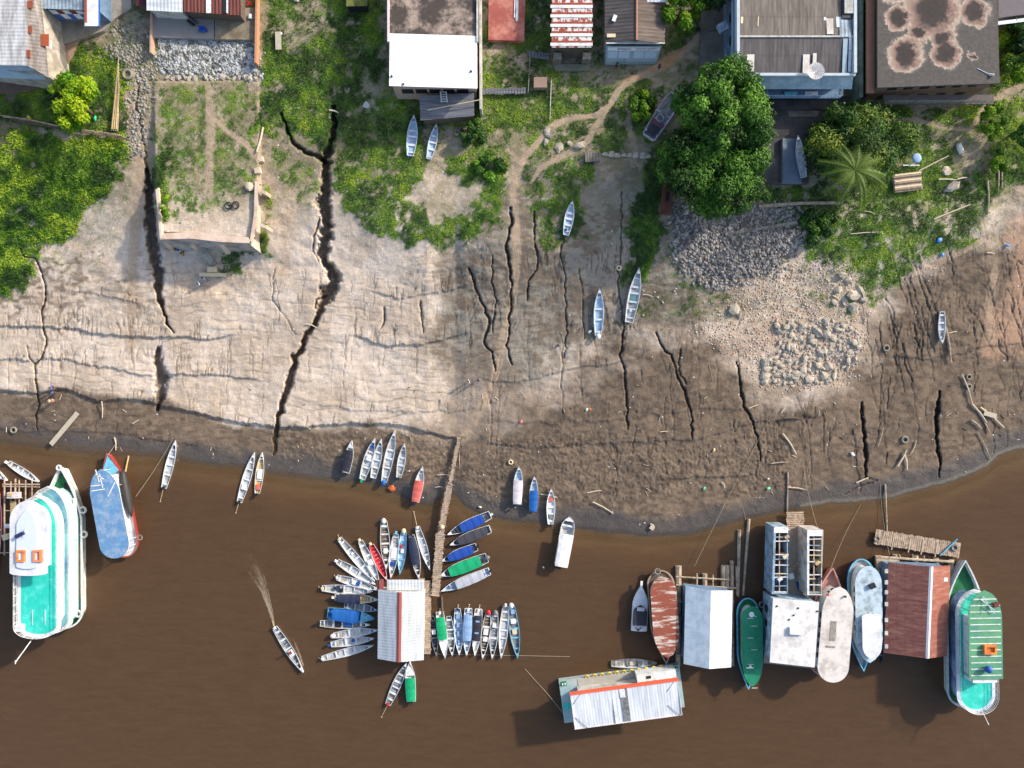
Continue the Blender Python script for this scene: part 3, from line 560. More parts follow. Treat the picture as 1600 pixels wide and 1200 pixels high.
tree('mango_tree', 'broad dark green mango tree above the cobbled stone slope, nearest the river', 1118, 262, 11.8, 7.0, 62000, mango, seed=2, nclump=76, flat=.7, tint0=.32, ell=(1.08, .95))
tree('small_tree', 'small dark tree joining the right edge of the mango crown', 1186, 288, 9.6, 2.4, 7000, darkl, seed=3, nclump=14)
tree('lime_tree', 'bright yellow-green tree behind the plank fence at the left', 121, 163, 10.6, 3.9, 21000, bright, seed=4, nclump=30, tint0=.5, flat=.7, ell=(1.05, .9), size=.3)
tree('fruit_tree', 'olive and orange tinged tree beside the paved yard', 1333, 228, 10.0, 6.6, 62000, mixed, seed=5, nclump=80, flat=.62, tint0=.38, ell=(1.12, .85), size=.3)
tree('bushy_tree', 'green tree between the dark roofed house and the concrete drive', 1064, 16, 11.5, 2.7, 11000, shr, seed=6, nclump=18, tint0=.35)
tree('bushy_tree', 'dark bush behind the paved yard next to the blue building', 1120, -8, 11.5, 3.6, 9000, mango, seed=7, nclump=16)
tree('roundleaf_shrub', 'round dark green shrub at the foot of the cobbled slope', 1278, 352, 6.6, 2.6, 9000, darkl, seed=8, nclump=18, tint0=.55, flat=.5)
tree('tall_shrub', 'tall yellow-green shrub near the right edge below the stained roof', 1552, 190, 9.2, 2.1, 6000, shr, seed=9, nclump=14, ell=(.7, 1.3), tint0=.45)
tree('tall_shrub', 'green shrub touching the right picture edge', 1592, 205, 9.0, 2.2, 6000, darkl, seed=10, nclump=12, tint0=.7)
tree('hedge_tree', 'green tree behind the corner of the stained slab roof', 1584, 92, 10.0, 3.6, 14000, shr, seed=11, nclump=20, tint0=.25)
tree('hedge_tree', 'dark tree at the upper right corner above the grass', 1600, 55, 10.4, 2.8, 8000, darkl, seed=12, nclump=14)
tree('tall_shrub', 'yellow-green shrub between the boulder and the right edge', 1560, 250, 8.2, 1.8, 5000, shr, seed=13, nclump=10, tint0=.4, ell=(.8, 1.3))
tree('wall_shrub', 'bright green shrub inside the left retaining wall', 256, 322, 8.9, 1.2, 2600, bright, seed=14, nclump=9, ell=(.7, 1.7), tint0=.35, size=.22)
tree('weedy_shrub', 'dark leafy bush right of the plank shed', 738, 208, 8.3, 1.9, 4500, darkl, seed=15, nclump=12, tint0=.5)
tree('weedy_shrub', 'green bush left of the footpath below the shed', 764, 262, 7.2, 2.3, 6000, mango, seed=16, nclump=14, tint0=.55)
tree('weedy_shrub', 'leafy low bush left of the wrecked boat', 1000, 165, 8.4, 2.2, 5000, shr, seed=17, nclump=12, tint0=.2)
tree('tall_shrub', 'dark bush at the gap between the blue building and the slab house', 1345, 10, 10.4, 1.8, 4000, bright, seed=18, nclump=8, tint0=.3)
tree('weedy_shrub', 'small bright bush beside the tiled path at the upper left', 86, 80, 8.5, .8, 1600, bright, seed=19, nclump=7, size=.2)
# coconut palm
def palm(px, py, zc):
    c = P(px, py, zc); gz = G(px, py).z; root = empty('coconut_palm', 'small coconut palm in front of the orange tinged tree', 'palm tree', (c.x, c.y, gz)); h = zc - gz; r = random.Random(4)
    pm_ = leafmat('palm_leaves', col(96, 120, 44), col(138, 158, 70), col(186, 196, 112), .5)
    b = MB(); b.tube((0, 0, -.2), (.1, 0, h * .98), .16, bark, 8, .1); b.build('trunk', root)
    for i in range(15):
        a = i * 2.39996 + r.uniform(-.15, .15); Ln = r.uniform(4.0, 5.4); b = MB(); pts = []; rise = r.uniform(.2, 1.0)
        for k in range(13):
            t = k / 12; pts.append(Vector((math.cos(a) * Ln * t, math.sin(a) * Ln * t, h + rise * math.sin(t * 2.2) - 1.5 * t * t)))
        sd_ = Vector((-math.sin(a), math.cos(a), 0)); vs = []; fs = []
        for k in range(1, 13):
            t = k / 12; w = .75 * math.sin(min(1, t * 1.25 + .12) * math.pi * .8) + .12
            for s_ in (-1, 1):
                for q in (0, .5):
                    p0 = pts[k - 1].lerp(pts[k], q); tip = p0 + sd_ * s_ * w + (pts[k] - pts[k - 1]) * 1.4 + Vector((0, 0, -.25))
                    n0 = len(vs); vs += [p0, p0 + (pts[k] - pts[k - 1]) * .3, tip]; fs.append((n0, n0 + 1, n0 + 2))
        b.add(vs, fs, pm_); b.path(pts, .035, pm_, 4); b.build('frond', root)
palm(1336, 266, 14.8)
# ------------------------------------------------------------------ stones
st_m = mat('pale_stone', col(176, 166, 150), .9, .28, 3, col(132, 122, 110), .5, bump=.03)
st_d = mat('dark_cobble', col(104, 100, 96), .9, .35, 4, col(70, 68, 66), .5)
conc = mat('concrete', col(138, 132, 122), .9, .2, 1.2, col(96, 92, 84), .45, .6, bump=.02)
def rock_mesh(seed, n=6, k=4):
    r = random.Random(seed); b = MB(); b.ball((0, 0, .14), .5, st_m, n, k, (1, r.uniform(.55, .95), .4), .3, r); return b
protos = []
def rock(px, py, size, label, group=None, name='rock', cat='rock', seed=None, rz=None, flat=1.0):
    s_ = rng.randrange(8) if seed is None else seed
    while len(protos) <= s_:
        b = rock_mesh(len(protos)); me = bpy.data.meshes.new('rock'); me.from_pydata(b.v, [], b.f); me.materials.append(st_m); me.update(); protos.append(me)
    o = bpy.data.objects.new(name, protos[s_]); COL.objects.link(o); p = G(px, py); o.location = (p.x, p.y, p.z - .04 * size)
    o.rotation_euler = (rng.uniform(-.2, .2), rng.uniform(-.2, .2), rng.uniform(0, 6.28) if rz is None else rz); o.scale = (size, size * rng.uniform(.75, 1.15), size * flat * rng.uniform(.7, 1.1))
    tag(o, label, cat, group); return o
ORD = 'first second third fourth fifth sixth seventh eighth ninth tenth eleventh twelfth thirteenth fourteenth fifteenth sixteenth seventeenth'.split()
def inpoly(x, y, pl):
    c = False
    for (x0, y0), (x1, y1) in zip(pl, pl[1:] + pl[:1]):
        if (y0 > y) != (y1 > y) and x < (x1 - x0) * (y - y0) / (y1 - y0) + x0: c = not c
    return c
def scatter(pl, n, dmin, fn, tries=9000):
    xs = [p[0] for p in pl]; ys = [p[1] for p in pl]; out = []
    for _ in range(tries):
        if len(out) >= n: break
        x = rng.uniform(min(xs), max(xs)); y = rng.uniform(min(ys), max(ys))
        if inpoly(x, y, pl) and all((x - a) ** 2 + (y - b) ** 2 > dmin * dmin for a, b in out): out.append((x, y)); fn(x, y)
RG = 'pale broken rocks heaped on the rubble slope'
scatter([(1205, 500), (1300, 500), (1345, 515), (1340, 560), (1318, 582), (1285, 602), (1200, 606), (1180, 570), (1222, 545)], 190, 5.2, lambda x, y: rock(x, y, rng.choice([.4, .5, .6, .7, .9, 1, 1.2, 1.6]), 'pale angular rock in the heap below the rubble slope', RG))
for x, y, s_ in [(1315, 430, 2.0), (1325, 437, 1.5), (1309, 453, 1.9), (1332, 462, 2.2), (1343, 455, 2.0), (1348, 468, 1.6), (1320, 470, 1.6), (1332, 480, 1.7), (1303, 472, 1.4), (1146, 484, 1.9), (1155, 490, 1.6), (1213, 508, 1.6), (1228, 511, 1.8), (1252, 512, 1.6), (1277, 518, 1.8), (1290, 522, 1.7)]:
    BL = globals().setdefault('BL', iter(['big slab-like boulder, topmost of the upper right boulder group', 'smaller boulder right beside the topmost of the upper right group', 'grey boulder left of centre in the upper right group', 'large boulder in the middle of the upper right group', 'tilted boulder at the right of the upper right group', 'narrow boulder at the lower right end of the upper right group', 'boulder left below the middle of the upper right group', 'lowest boulder of the upper right group', 'leftmost boulder of the upper right group', 'lone pale boulder on the grey mud, left of two', 'lone pale boulder on the grey mud, right of two', 'leftmost boulder in the line topping the rock heap', 'second boulder in the line topping the rock heap', 'middle boulder in the line topping the rock heap', 'fourth boulder in the line topping the rock heap', 'rightmost boulder in the line topping the rock heap']))
    rock(x, y, s_, next(BL), 'large boulders above the rock heap', 'boulder', 'boulder')
rock(1486, 292, 2.4, 'white jagged boulder in the grass near the right edge', None, 'boulder', 'boulder', 1)
rock(1478, 268, 1.6, 'grey boulder beside the long pole in the grass', None, 'boulder', 'boulder', 2)
for x, y, s_, w_ in [(855, 204, 1.3, 'topmost'), (853, 222, 1.3, 'leftmost'), (874, 229, 1.5, 'flat middle'), (890, 224, 1.2, 'squarish'), (906, 228, 2.0, 'largest and rightmost'), (858, 212, 1.2, 'second topmost'), (872, 236, .8, 'smallest')]:
    rock(x, y, s_, w_ + ' grey stone of those along the footpath bend above the blue canoe', 'stones along the footpath', 'stone', 'stone')
for i, (x, y) in enumerate([(945, 241), (955, 242), (964, 243), (975, 243), (984, 243), (994, 243), (1004, 244), (1013, 245)]):
    rock(x, y, 1.25, '%s stone from the left in the low wall between footpath and old boat' % ORD[i], 'stones of the low wall', 'wall_stone', 'stone', rz=.05, flat=.9)
for i in range(17):
    rock(262 + i * 8.6, 122 + 2 * math.sin(i * 1.7), rng.uniform(.7, 1.2), '%s pale stone from the left in the row below the broken concrete slope' % ORD[i], 'stones in a row below the broken concrete', 'stone', 'stone')
for i in range(14):
    rock(rng.uniform(1000, 1130), rng.uniform(450, 500), rng.uniform(.3, .6), 'small pale stone on the grey mud left of the boulders', 'scattered small stones', 'stone', 'stone')
# cobbles, nobody could count them: vectorised low stones
def stones_stuff(name, label, pl, n, smin, smax, m, hl=.35, dens=None):
    xs = [p[0] for p in pl]; ys = [p[1] for p in pl]; VS = []; FS = []; k = 0
    base = np.array([(math.cos(i * math.tau / 6), math.sin(i * math.tau / 6), -.2) for i in range(6)] + [(.62 * math.cos(i * math.tau / 6 + .4), .62 * math.sin(i * math.tau / 6 + .4), .55) for i in range(6)] + [(0, 0, .75)])
    fs = [(i, (i + 1) % 6, 6 + i) for i in range(6)] + [((i + 1) % 6, 6 + (i + 1) % 6, 6 + i) for i in range(6)] + [(6 + i, 6 + (i + 1) % 6, 12) for i in range(6)]
    while k < n:
        x = rng.uniform(min(xs), max(xs)); y = rng.uniform(min(ys), max(ys))
        if not inpoly(x, y, pl): continue
        x += rng.gauss(0, 7); y += rng.gauss(0, 5); p = G(x, y); s_ = rng.uniform(smin, smax) ** 1.0; a = rng.uniform(0, 6.28); q = base * NR.uniform(.75, 1.25, base.shape) * [s_, s_ * rng.uniform(.6, 1), s_ * hl * 2]
        ca_, sa_ = math.cos(a), math.sin(a); q = np.stack([q[:, 0] * ca_ - q[:, 1] * sa_, q[:, 0] * sa_ + q[:, 1] * ca_, q[:, 2]], 1) + [p.x, p.y, p.z + .02]
        VS.append(q); FS.append(np.array(fs) + 13 * k); k += 1
    me = mesh_np(name, np.concatenate(VS), np.concatenate(FS), [m]); o = bpy.data.objects.new(name, me); COL.objects.link(o); tag(o, label, 'stones', kind='stuff'); return o
stones_stuff('cobblestones', 'dark grey cobblestones covering the slope under the mango tree', [(1050, 322), (1110, 308), (1245, 325), (1262, 366), (1210, 425), (1160, 430), (1130, 455), (1090, 442), (1056, 408)], 3200, .12, .38, mat('cobbles', col(150, 144, 138), .9, .4, .9, col(92, 88, 86), .5, 1.7, sharp=.05))
stones_stuff('rubble', 'small pale rubble and brick chips below the boulders', [(1150, 440), (1235, 400), (1340, 408), (1360, 520), (1330, 600), (1200, 612), (1150, 560), (1080, 520), (1110, 500)], 2600, .05, .2, mat('chips', col(182, 168, 150), .9, .4, .8, col(172, 130, 106), .35, .5))
stones_stuff('stone_chips', 'scattered pebbles and pale chips on the grassy bank', [(1300, 300), (1350, 290), (1500, 330), (1480, 420), (1380, 470), (1300, 420)], 700, .04, .14, MC['chips'])
stones_stuff('stone_rubble', 'pale rubble along the washed out track at the upper left', [(180, 40), (230, 20), (238, 110), (225, 230), (200, 250), (205, 130), (172, 80)], 1100, .06, .3, mat('rubble_grey', col(150, 144, 134), .9, .4, 1.5, col(92, 90, 80), .4, 1.0))
stones_stuff('litter', 'tiny pale scraps of litter strewn over the mud and grass', [(0, 140), (1600, 140), (1600, 690), (1400, 760), (1000, 825), (740, 790), (560, 745), (0, 690)], 620, .04, .13, mat('scraps', (.62, .62, .6), .7, .3, .35, col(120, 110, 96), .35, .2, sharp=.02), .12)
# ------------------------------------------------------------------ boats
alu = mat('aluminium', col(214, 218, 222), .5, .1, 2, col(176, 178, 180), .35, 1.5)
alu_in = mat('aluminium_inside', col(186, 190, 192), .6, .16, 3, col(140, 134, 124), .42, 1.0)
alu_dk = mat('weathered_aluminium', col(124, 130, 136), .6, .2, 3, col(92, 90, 86), .5, 1.5)
paleb = mat('pale_blue_paint', col(166, 192, 216), .55, .1, 2, col(136, 152, 166), .35, 1.2)
blueb = mat('sky_blue_paint', col(110, 184, 212), .5, .15, 2, col(90, 136, 156), .35, 1.2)
whitep = mat('white_paint', col(218, 220, 220), .5, .08, 1.5, col(178, 176, 170), .3, 1.0)
redp = mat('red_paint', col(196, 34, 36), .5, .12, 2, col(160, 30, 34), .4, 1.5)
wood = mat('weathered_wood', col(178, 158, 138), .9, .3, 2.5, col(142, 124, 108), .45, 1.4)
wood_d = mat('dark_wet_wood', col(92, 80, 68), .9, .35, 2.5)
wood_y = mat('yellow_boards', col(184, 160, 112), .8, .25, 2.5)
black = mat('black_plastic', col(34, 36, 40), .5, .2, 3)
cream = mat('cream_plastic', col(206, 190, 156), .5, .1, 3)
tarp = {}
def tp(n, *c):
    if n not in tarp: tarp[n] = mat(n + '_tarpaulin', col(*c), .6, .12, 1.6, tuple(x * .78 for x in col(*c)), .35, .8, bump=.02)
    return tarp[n]
navy = tp('navy', 44, 50, 72); royal = tp('royal_blue', 28, 72, 158); green = tp('green', 14, 158, 104); dgrey = tp('dark_grey', 66, 64, 72); lgrey = tp('light_grey', 178, 180, 188)
lblue = tp('light_blue', 134, 164, 200); tred = tp('faded_red', 214, 104, 92); twhite = tp('white', 224, 222, 222); tpink = tp('pinkish_white', 214, 202, 204); dkb = tp('charcoal', 46, 44, 54); mblue = tp('medium_blue', 30, 94, 168)
def wprof(t, st=.62, full=.42, pw=2.0):
    if t < full: return st + (1 - st) * math.sin(t / full * math.pi / 2)
    return max(0.0, 1 - ((t - full) / (1 - full)) ** pw)
def hull_mesh(b, L, Wd, mo, mr, mi_, hgt=.48, rise=.25, st=.62, full=.42, pw=2.0, n=16, floor=.22, rim=.07, bot=.66, z0=-.14, dbl=False):
    rings = []
    for i in range(n + 1):
        t = i / n; x = -L / 2 + L * t
        w = (max(.02, math.sin(min(1, (t * 1.15 + .06)) * math.pi) ** .8) if dbl else wprof(t, st, full, pw)) * Wd / 2
        w = max(w, .03); g = z0 + hgt + rise * max(0, (t - .5) * 2) ** 2; rm = min(rim, w * .5); bw = w * bot; kz = z0 + (.25 * rise + .25) * max(0, (t - .75) * 4) ** 2 * .6
        rings.append([(x, w, g), (x, bw, kz), (x, -bw, kz), (x, -w, g), (x, -w + rm, g), (x, -bw * .92 + rm * .3, max(kz + .03, z0 + floor)), (x, bw * .92 - rm * .3, max(kz + .03, z0 + floor)), (x, w - rm, g)])
    V = [p for r_ in rings for p in r_]; mats = [mo, mo, mo, mr, mi_, mi_, mi_, mr]
    for j in range(8):
        fs = []
        for i in range(n):
            a = i * 8; c = a + 8; k = (j + 1) % 8; fs.append((a + j, c + j, c + k, a + k))
        b.add([V[q] for q in range(len(V))], fs, mats[j], j in (0, 2))
    r0 = rings[0]
    if not dbl:      # transom board
        x = r0[0][0]; w = r0[0][1]; bw = r0[1][1]; g = r0[0][2] - .02
        for xx, inv in ((x, 0), (x + .06, 1)):
            q = [(xx, w, g), (xx, bw, z0), (xx, -bw, z0), (xx, -w, g)]; b.add(q, [(0, 1, 2, 3) if inv else (3, 2, 1, 0)], mo)
        b.add([(x, w, g), (x, -w, g), (x + .06, -w, g), (x + .06, w, g)], [(0, 1, 2, 3)], mr)
    return rings
def orient(o, bow, stern):
    d = (bow - stern); Lh = math.hypot(d.x, d.y); rz = math.atan2(d.y, d.x); o.location = (bow + stern) / 2; o.rotation_euler = (0, -math.atan2(d.z, Lh), rz)
    return d.length
GB = {}
def canoe(label, bow, stern, w, inner=None, outer=None, rim=None, seats=4, motor=None, canopy=None, land=False, deck=None, name='canoe', cat='canoe', group=None, st=.62, mcol=None, ribs=True, czh=.95, double=False, h=.48, box=(), seatm=None, full=.46, pw=2.15):
    """bow, stern: picture points; w: beam in px"""
    inner = inner or alu_in; outer = outer or alu; rim = rim or alu
    if land: pb, ps = G(*bow, .1), G(*stern, .1)
    else: pb, ps = P(*bow, .3), P(*stern, .3); pb.z = ps.z = 0
    if not land:
        for p in (pb, ps): p.z = 0
    z0 = 0.0 if land else -.14
    root = empty(name, label, cat, group=group); L = orient(root, pb, ps); Wd = w * .1 * 1.08
    b = MB(); rg = hull_mesh(b, L, Wd, outer, rim, inner, h, .26, st, full, pw, 16, z0=z0, dbl=double)
    if ribs:
        k = int(L / .55)
        for i in range(1, k):
            t = i / k; ww = (wprof(t, st, full, pw)) * Wd * .56
            if t < .86 and not double: b.box((-L / 2 + L * t, 0, z0 + .235), (.05, ww * 1.0, .03), rim)
    b.build('hull', root)
    def hw(t): return (max(.02, math.sin(min(1, (t * 1.15 + .06)) * math.pi) ** .8) if double else wprof(t, st, full, pw)) * Wd / 2
    sm = seatm or rim
    for i in range(seats):
        t = .1 + (.72) * (i / max(1, seats - 1)) + rng.uniform(-.025, .025) if seats > 1 else .4
        if canopy and canopy[1] < t < canopy[2]: continue
        MB().box((-L / 2 + L * t, 0, z0 + h - .1), (rng.uniform(.18, .34), hw(t) * 2 - .1, .04), sm, rng.uniform(-.04, .04)).build('seat', root)
    tb = .9 if deck is None else deck    # closed bow
    b = MB(); q = [(-L / 2 + L * tb, hw(tb) - .02), (-L / 2 + L * .985, hw(.985)), (-L / 2 + L * .985, -hw(.985)), (-L / 2 + L * tb, -hw(tb) + .02)]
    if deck and deck < .85:
        q = [(-L / 2 + L * t, s_ * (hw(t) - .02)) for s_, ts in ((1, (tb, tb + (1 - tb) * .35, tb + (1 - tb) * .7, .985)), (-1, (.985, tb + (1 - tb) * .7, tb + (1 - tb) * .35, tb))) for t in ts]
    zt = z0 + h + .26 * ((tb - .5) * 2) ** 2
    b.prism(q[::-1], zt - .02, zt + .02, rim if deck is None else deck_m(rim)); b.build('bow_deck', root)
    if canopy:
        m, t0, t1 = canopy[:3]; zc = z0 + czh; wf = canopy[3] if len(canopy) > 3 else 1.0
        b = MB(); n = 10; vs = []
        for i in range(n + 1):
            t = t0 + (t1 - t0) * i / n; hh = (hw(t) * .96 if wf == 1.0 else Wd / 2 * wf); sag = .02 * math.sin(i * 2.1)
            for j in range(5):
                y = (j / 4 * 2 - 1); vs.append((-L / 2 + L * t, y * hh, zc + .12 * (1 - y * y) + sag))
            vs.append((-L / 2 + L * t, hh, zc - .1)); vs.append((-L / 2 + L * t, -hh, zc - .1))
        fs = []
        for i in range(n):
            a = i * 7; c = a + 7
            for j in range(4): fs.append((a + j, c + j, c + j + 1, a + j + 1))
            fs += [(a + 4, c + 4, c + 5, a + 5), (a + 6, c + 6, c, a)]
        fs += [(0, 1, 2, 3, 4, 5, 6), tuple(n * 7 + k for k in (6, 5, 4, 3, 2, 1, 0))]
        b.add(vs, fs, m, False); b.build('canopy', root)
        for t in (t0 + .03, t1 - .03):
            for s_ in (-1, 1): MB().tube((-L / 2 + L * t, s_ * (hw(t) - .05), z0 + h - .1), (-L / 2 + L * t, s_ * (hw(t) - .05), zc), .025, rim, 5).build('post', root)
    if motor:
        mc = mcol or black; xs = -L / 2; b = MB(); sg = z0 + h
        if motor == 'ob':
            b.box((xs - .18, 0, sg + .22), (.5, .34, .34), mc, taper=.8); b.box((xs - .1, 0, sg + .02), (.2, .24, .2), black); b.tube((xs - .15, 0, sg), (xs - .2, 0, -.4 if not land else .02), .07, black); b.tube((xs + .05, 0, sg + .2), (xs + .55, .1, sg + .28), .025, black)
        elif motor == 'cap':
            b.ball((xs - .05, 0, sg + .2), .42, mc, 10, 6, (1.1, .9, .7)); b.tube((xs - .15, 0, sg), (xs - .2, 0, -.3 if not land else .02), .07, black)
        else:          # long tailed motor; motor = shaft length in metres
            b.box((xs + .12, 0, sg + .12), (.42, .34, .3), mc, taper=.85); b.tube((xs + .05, 0, sg + .12), (xs - motor, .12, .1 if not land else .12), .03, cream, 5); b.tube((xs + .2, .1, sg + .2), (xs + .8, .22, sg + .35), .02, black, 5)
            b.box((xs - motor, .12, .08), (.05, .26, .06), cream)
        b.build('motor', root)
    GB[label] = root
    for (t, y, sx, sy, sz, m_, lab, ct) in box:      # things carried in the boat
        o = MB().box((0, 0, sz / 2), (sx, sy, sz), m_, taper=.94).box((0, 0, sz + .015), (sx * .98, sy * .98, .03), m_).build(ct.replace(' ', '_'))
        tag(o, lab, ct, None); M = Matrix.LocRotScale(root.location, root.rotation_euler, None)
        o.location = M @ Vector((-L / 2 + L * t, y, z0 + .24)); o.rotation_euler = root.rotation_euler
    return root
def deck_m(r_): return r_ if r_ in (whitep, blueb, redp, alu_dk) else alu
FG = 'canoes fanned out around the floating house'; RG_ = 'boats moored in a row below the green canopy boat'
CN = 'open aluminium canoe '
# fan, clockwise from lower left
canoe(CN + 'lowest of the fan, pointing up right under the floating house side', (584, 1008), (503, 1029), 12, motor=.5, mcol=whitep, seats=5, group=FG)
canoe(CN + 'with a blue motor, second from the bottom of the fan', (585, 997), (517, 1007), 12.5, motor='ob', mcol=royal, seats=4, group=FG, box=[(.52, .1, .5, .4, .3, royal, 'blue bucket in the second lowest canoe of the fan', 'bucket')])
canoe(CN + 'with a pinkish motor cap, third from the bottom of the fan', (591, 984), (521, 993), 12.5, motor='cap', mcol=tpink, seats=4, group=FG)
canoe('white rimmed canoe with black and blue goods below the blue motorboat', (579, 976), (500, 974), 13.5, outer=whitep, rim=whitep, inner=alu_dk, motor='ob', seats=5, group=FG, box=[(.36, 0, .9, .8, .3, black, 'black cargo cover in the white rimmed canoe below the blue motorboat', 'cargo cover'), (.56, .1, 1.2, .8, .35, mblue, 'blue bundle in the white rimmed canoe below the blue motorboat', 'bundle')])
canoe('bright blue motorboat covered by a blue tarpaulin at the left of the floating house', (586, 966), (512, 957), 19, outer=blueb, rim=blueb, inner=mblue, seats=1, canopy=(mblue, .12, .68), deck=.7, name='motorboat', cat='motorboat', group=FG, st=.8, h=.6, czh=1.1, full=.5)
canoe('dark grey canoe squeezed between the navy canopy boat and blue motorboat', (590, 953), (538, 945), 12, outer=alu_dk, rim=paleb, inner=alu_dk, seats=4, group=FG)
canoe('white boat with a navy canopy and yellow bow boards left of the floating house', (591, 937), (523, 933), 14.5, outer=whitep, rim=whitep, inner=wood_y, motor='ob', mcol=whitep, seats=4, canopy=(navy, .05, .6), group=FG)
canoe(CN + 'carrying dark blue bags, just above the navy canopy boat', (582, 924), (503, 919), 13.5, outer=whitep, motor=.6, mcol=cream, seats=5, group=FG, box=[(.3, .15, .9, .5, .35, navy, 'dark blue bag in the canoe above the navy canopy boat', 'bag'), (.38, -.15, .7, .5, .3, black, 'black bag in the canoe above the navy canopy boat', 'bag')])
canoe(CN + 'with a white and a blue box amidships, upper left of the fan', (591, 921), (526, 902), 12.5, motor=.5, mcol=alu, seats=4, group=FG, box=[(.42, 0, .6, .6, .35, whitep, 'white cool box in the canoe at the upper left of the fan', 'cool box'), (.52, 0, .4, .5, .35, royal, 'blue crate behind the white cool box in the fan', 'crate')])
canoe(CN + 'empty, between the boxed canoe and the two long ones', (587, 913), (527, 877), 12.5, motor='ob', mcol=alu, seats=4, group=FG)
canoe(CN + 'with a pale bundle, reaching farthest up left in the fan', (586, 908), (530, 841), 12, motor=.5, mcol=cream, seats=5, group=FG, box=[(.36, 0, .35, .35, .2, whitep, 'small white bundle in the longest upper left canoe', 'bundle')])
canoe(CN + 'with a white cool box, directly left of the red canoe', (593, 911), (563, 845), 12, motor='ob', mcol=cream, seats=4, group=FG, box=[(.5, 0, .7, .7, .4, whitep, 'white cool box in the canoe left of the red one', 'cool box')])
canoe('canoe painted red inside, at the top of the floating house', (605, 906), (580, 851), 12.5, inner=redp, rim=tpink, outer=redp, motor='ob', mcol=cream, seats=3, seatm=redp, group=FG)
canoe('white rimmed canoe right of the red one with a white box near its bow', (604, 889), (600, 814), 14, rim=whitep, inner=wood_d, motor='cap', mcol=whitep, seats=5, group=FG, box=[(.62, 0, .75, .6, .4, whitep, 'white box in the canoe right of the red one', 'cool box')])
canoe('grey canoe with a white sheet amidships and blue cloth near the bow', (611, 903), (619, 834), 13, motor='ob', mcol=blueb, seats=4, group=FG, box=[(.45, 0, 1.5, .9, .2, twhite, 'white sheet in the grey canoe above the floating house', 'sheet'), (.68, 0, .6, .6, .25, royal, 'blue cloth in the grey canoe above the floating house', 'cloth')])
canoe('light blue canoe with a cream motor above the floating house', (625, 897), (631, 830), 12.5, outer=blueb, rim=blueb, inner=paleb, motor='cap', mcol=cream, seats=5, group=FG, box=[(.46, .05, .6, .5, .3, whitep, 'white box in the light blue canoe', 'box'), (.36, -.2, .4, .35, .2, redp, 'rust red rag in the light blue canoe', 'rag')])
canoe('boat with a long navy canopy above the floating house', (655, 904), (643, 836), 13.5, inner=alu_dk, motor='ob', seats=2, canopy=(navy, .04, .66), group=FG)
canoe(CN + 'nearest the jetty with a long motor shaft pointing up', (672, 890), (652, 823), 11.5, motor=2.4, mcol=whitep, seats=5, group=FG)
# jetty, right side
JG = 'covered boats moored on the right of the jetty'
canoe('white boat with a royal blue canopy, topmost at the jetty', (699, 835), (766, 804), 15.5, outer=whitep, rim=whitep, inner=alu_dk, seats=1, canopy=(royal, .16, .68), motor='ob', mcol=whitep, st=.75, h=.6, group=JG, name='covered_boat', cat='boat')
canoe('boat with a dark grey canopy below the topmost blue one at the jetty', (703, 851), (766, 826), 15.5, inner=alu_dk, seats=1, canopy=(dgrey, .1, .78), st=.75, h=.6, group=JG, name='covered_boat', cat='boat')
canoe('short grey boat with a royal blue canopy in the middle of the jetty boats', (690, 876), (745, 854), 14.5, outer=alu_dk, inner=alu_dk, seats=1, canopy=(royal, .12, .8), motor='ob', st=.8, h=.6, group=JG, name='covered_boat', cat='boat')
canoe('wide grey boat with a green canopy at the jetty', (688, 899), (761, 871), 18, outer=alu_dk, rim=alu, inner=alu_dk, seats=1, canopy=(green, .14, .8), motor='cap', mcol=alu_dk, st=.8, h=.6, group=JG, pw=2.6, name='covered_boat', cat='boat')
canoe('boat with a light grey canopy, lowest at the jetty', (689, 923), (765, 892), 15, inner=paleb, seats=3, canopy=(lgrey, .12, .68), motor='ob', st=.75, h=.6, group=JG, name='covered_boat', cat='boat')
# row at the right of the floating house
canoe('narrow dark canoe beside the floating house deck, leftmost of the row', (682, 1024), (675, 963), 10.5, outer=alu_dk, rim=alu_dk, inner=navy, seats=4, group=RG_, box=[(.4, 0, .7, .6, .3, alu, 'grey crate in the leftmost canoe of the row', 'crate')])
canoe('white boat with a bright green canopy, second of the row', (696, 1028), (687, 956), 14, outer=whitep, rim=whitep, inner=whitep, seats=1, canopy=(green, .1, .58), deck=.6, motor=.5, mcol=whitep, st=.8, group=RG_)
canoe('short grey canoe with olive floor right of the green canopy boat', (707, 1024), (701, 963), 12, outer=alu_dk, rim=alu, inner=alu_dk, seats=4, group=RG_)
canoe('blue grey canoe carrying four pale boxes, fourth of the row', (718, 1023), (715, 951), 13.5, outer=paleb, rim=alu, inner=paleb, seats=4, motor=.5, group=RG_, box=[(.16 + .19 * i, 0, .75, .55 - .08 * i, .3, lblue, 'pale %s box in the blue grey canoe of the row' % ('first', 'second', 'third', 'fourth')[i], 'box') for i in range(4)])
canoe('boat with a flat pale blue canopy, fifth of the row', (729, 1024), (732, 951), 13.5, inner=paleb, seats=2, canopy=(lblue, .12, .66), motor=.6, mcol=alu, st=.8, group=RG_)
canoe('boat with a charcoal canopy bearing two pale patches, middle of the row', (742, 1024), (748, 952), 13.5, outer=whitep, rim=whitep, inner=whitep, seats=1, canopy=(dkb, .12, .66), motor=.6, mcol=alu, st=.8, group=RG_)
canoe('canoe with white boxes and a crimson motor in the row', (754, 1029), (763, 957), 12.5, rim=whitep, inner=wood_d, seats=4, motor='cap', mcol=redp, group=RG_, box=[(.42, 0, .9, .75, .35, whitep, 'white box in the canoe with the crimson motor', 'cool box'), (.58, .05, .6, .7, .35, twhite, 'white sack in the canoe with the crimson motor', 'sack')])
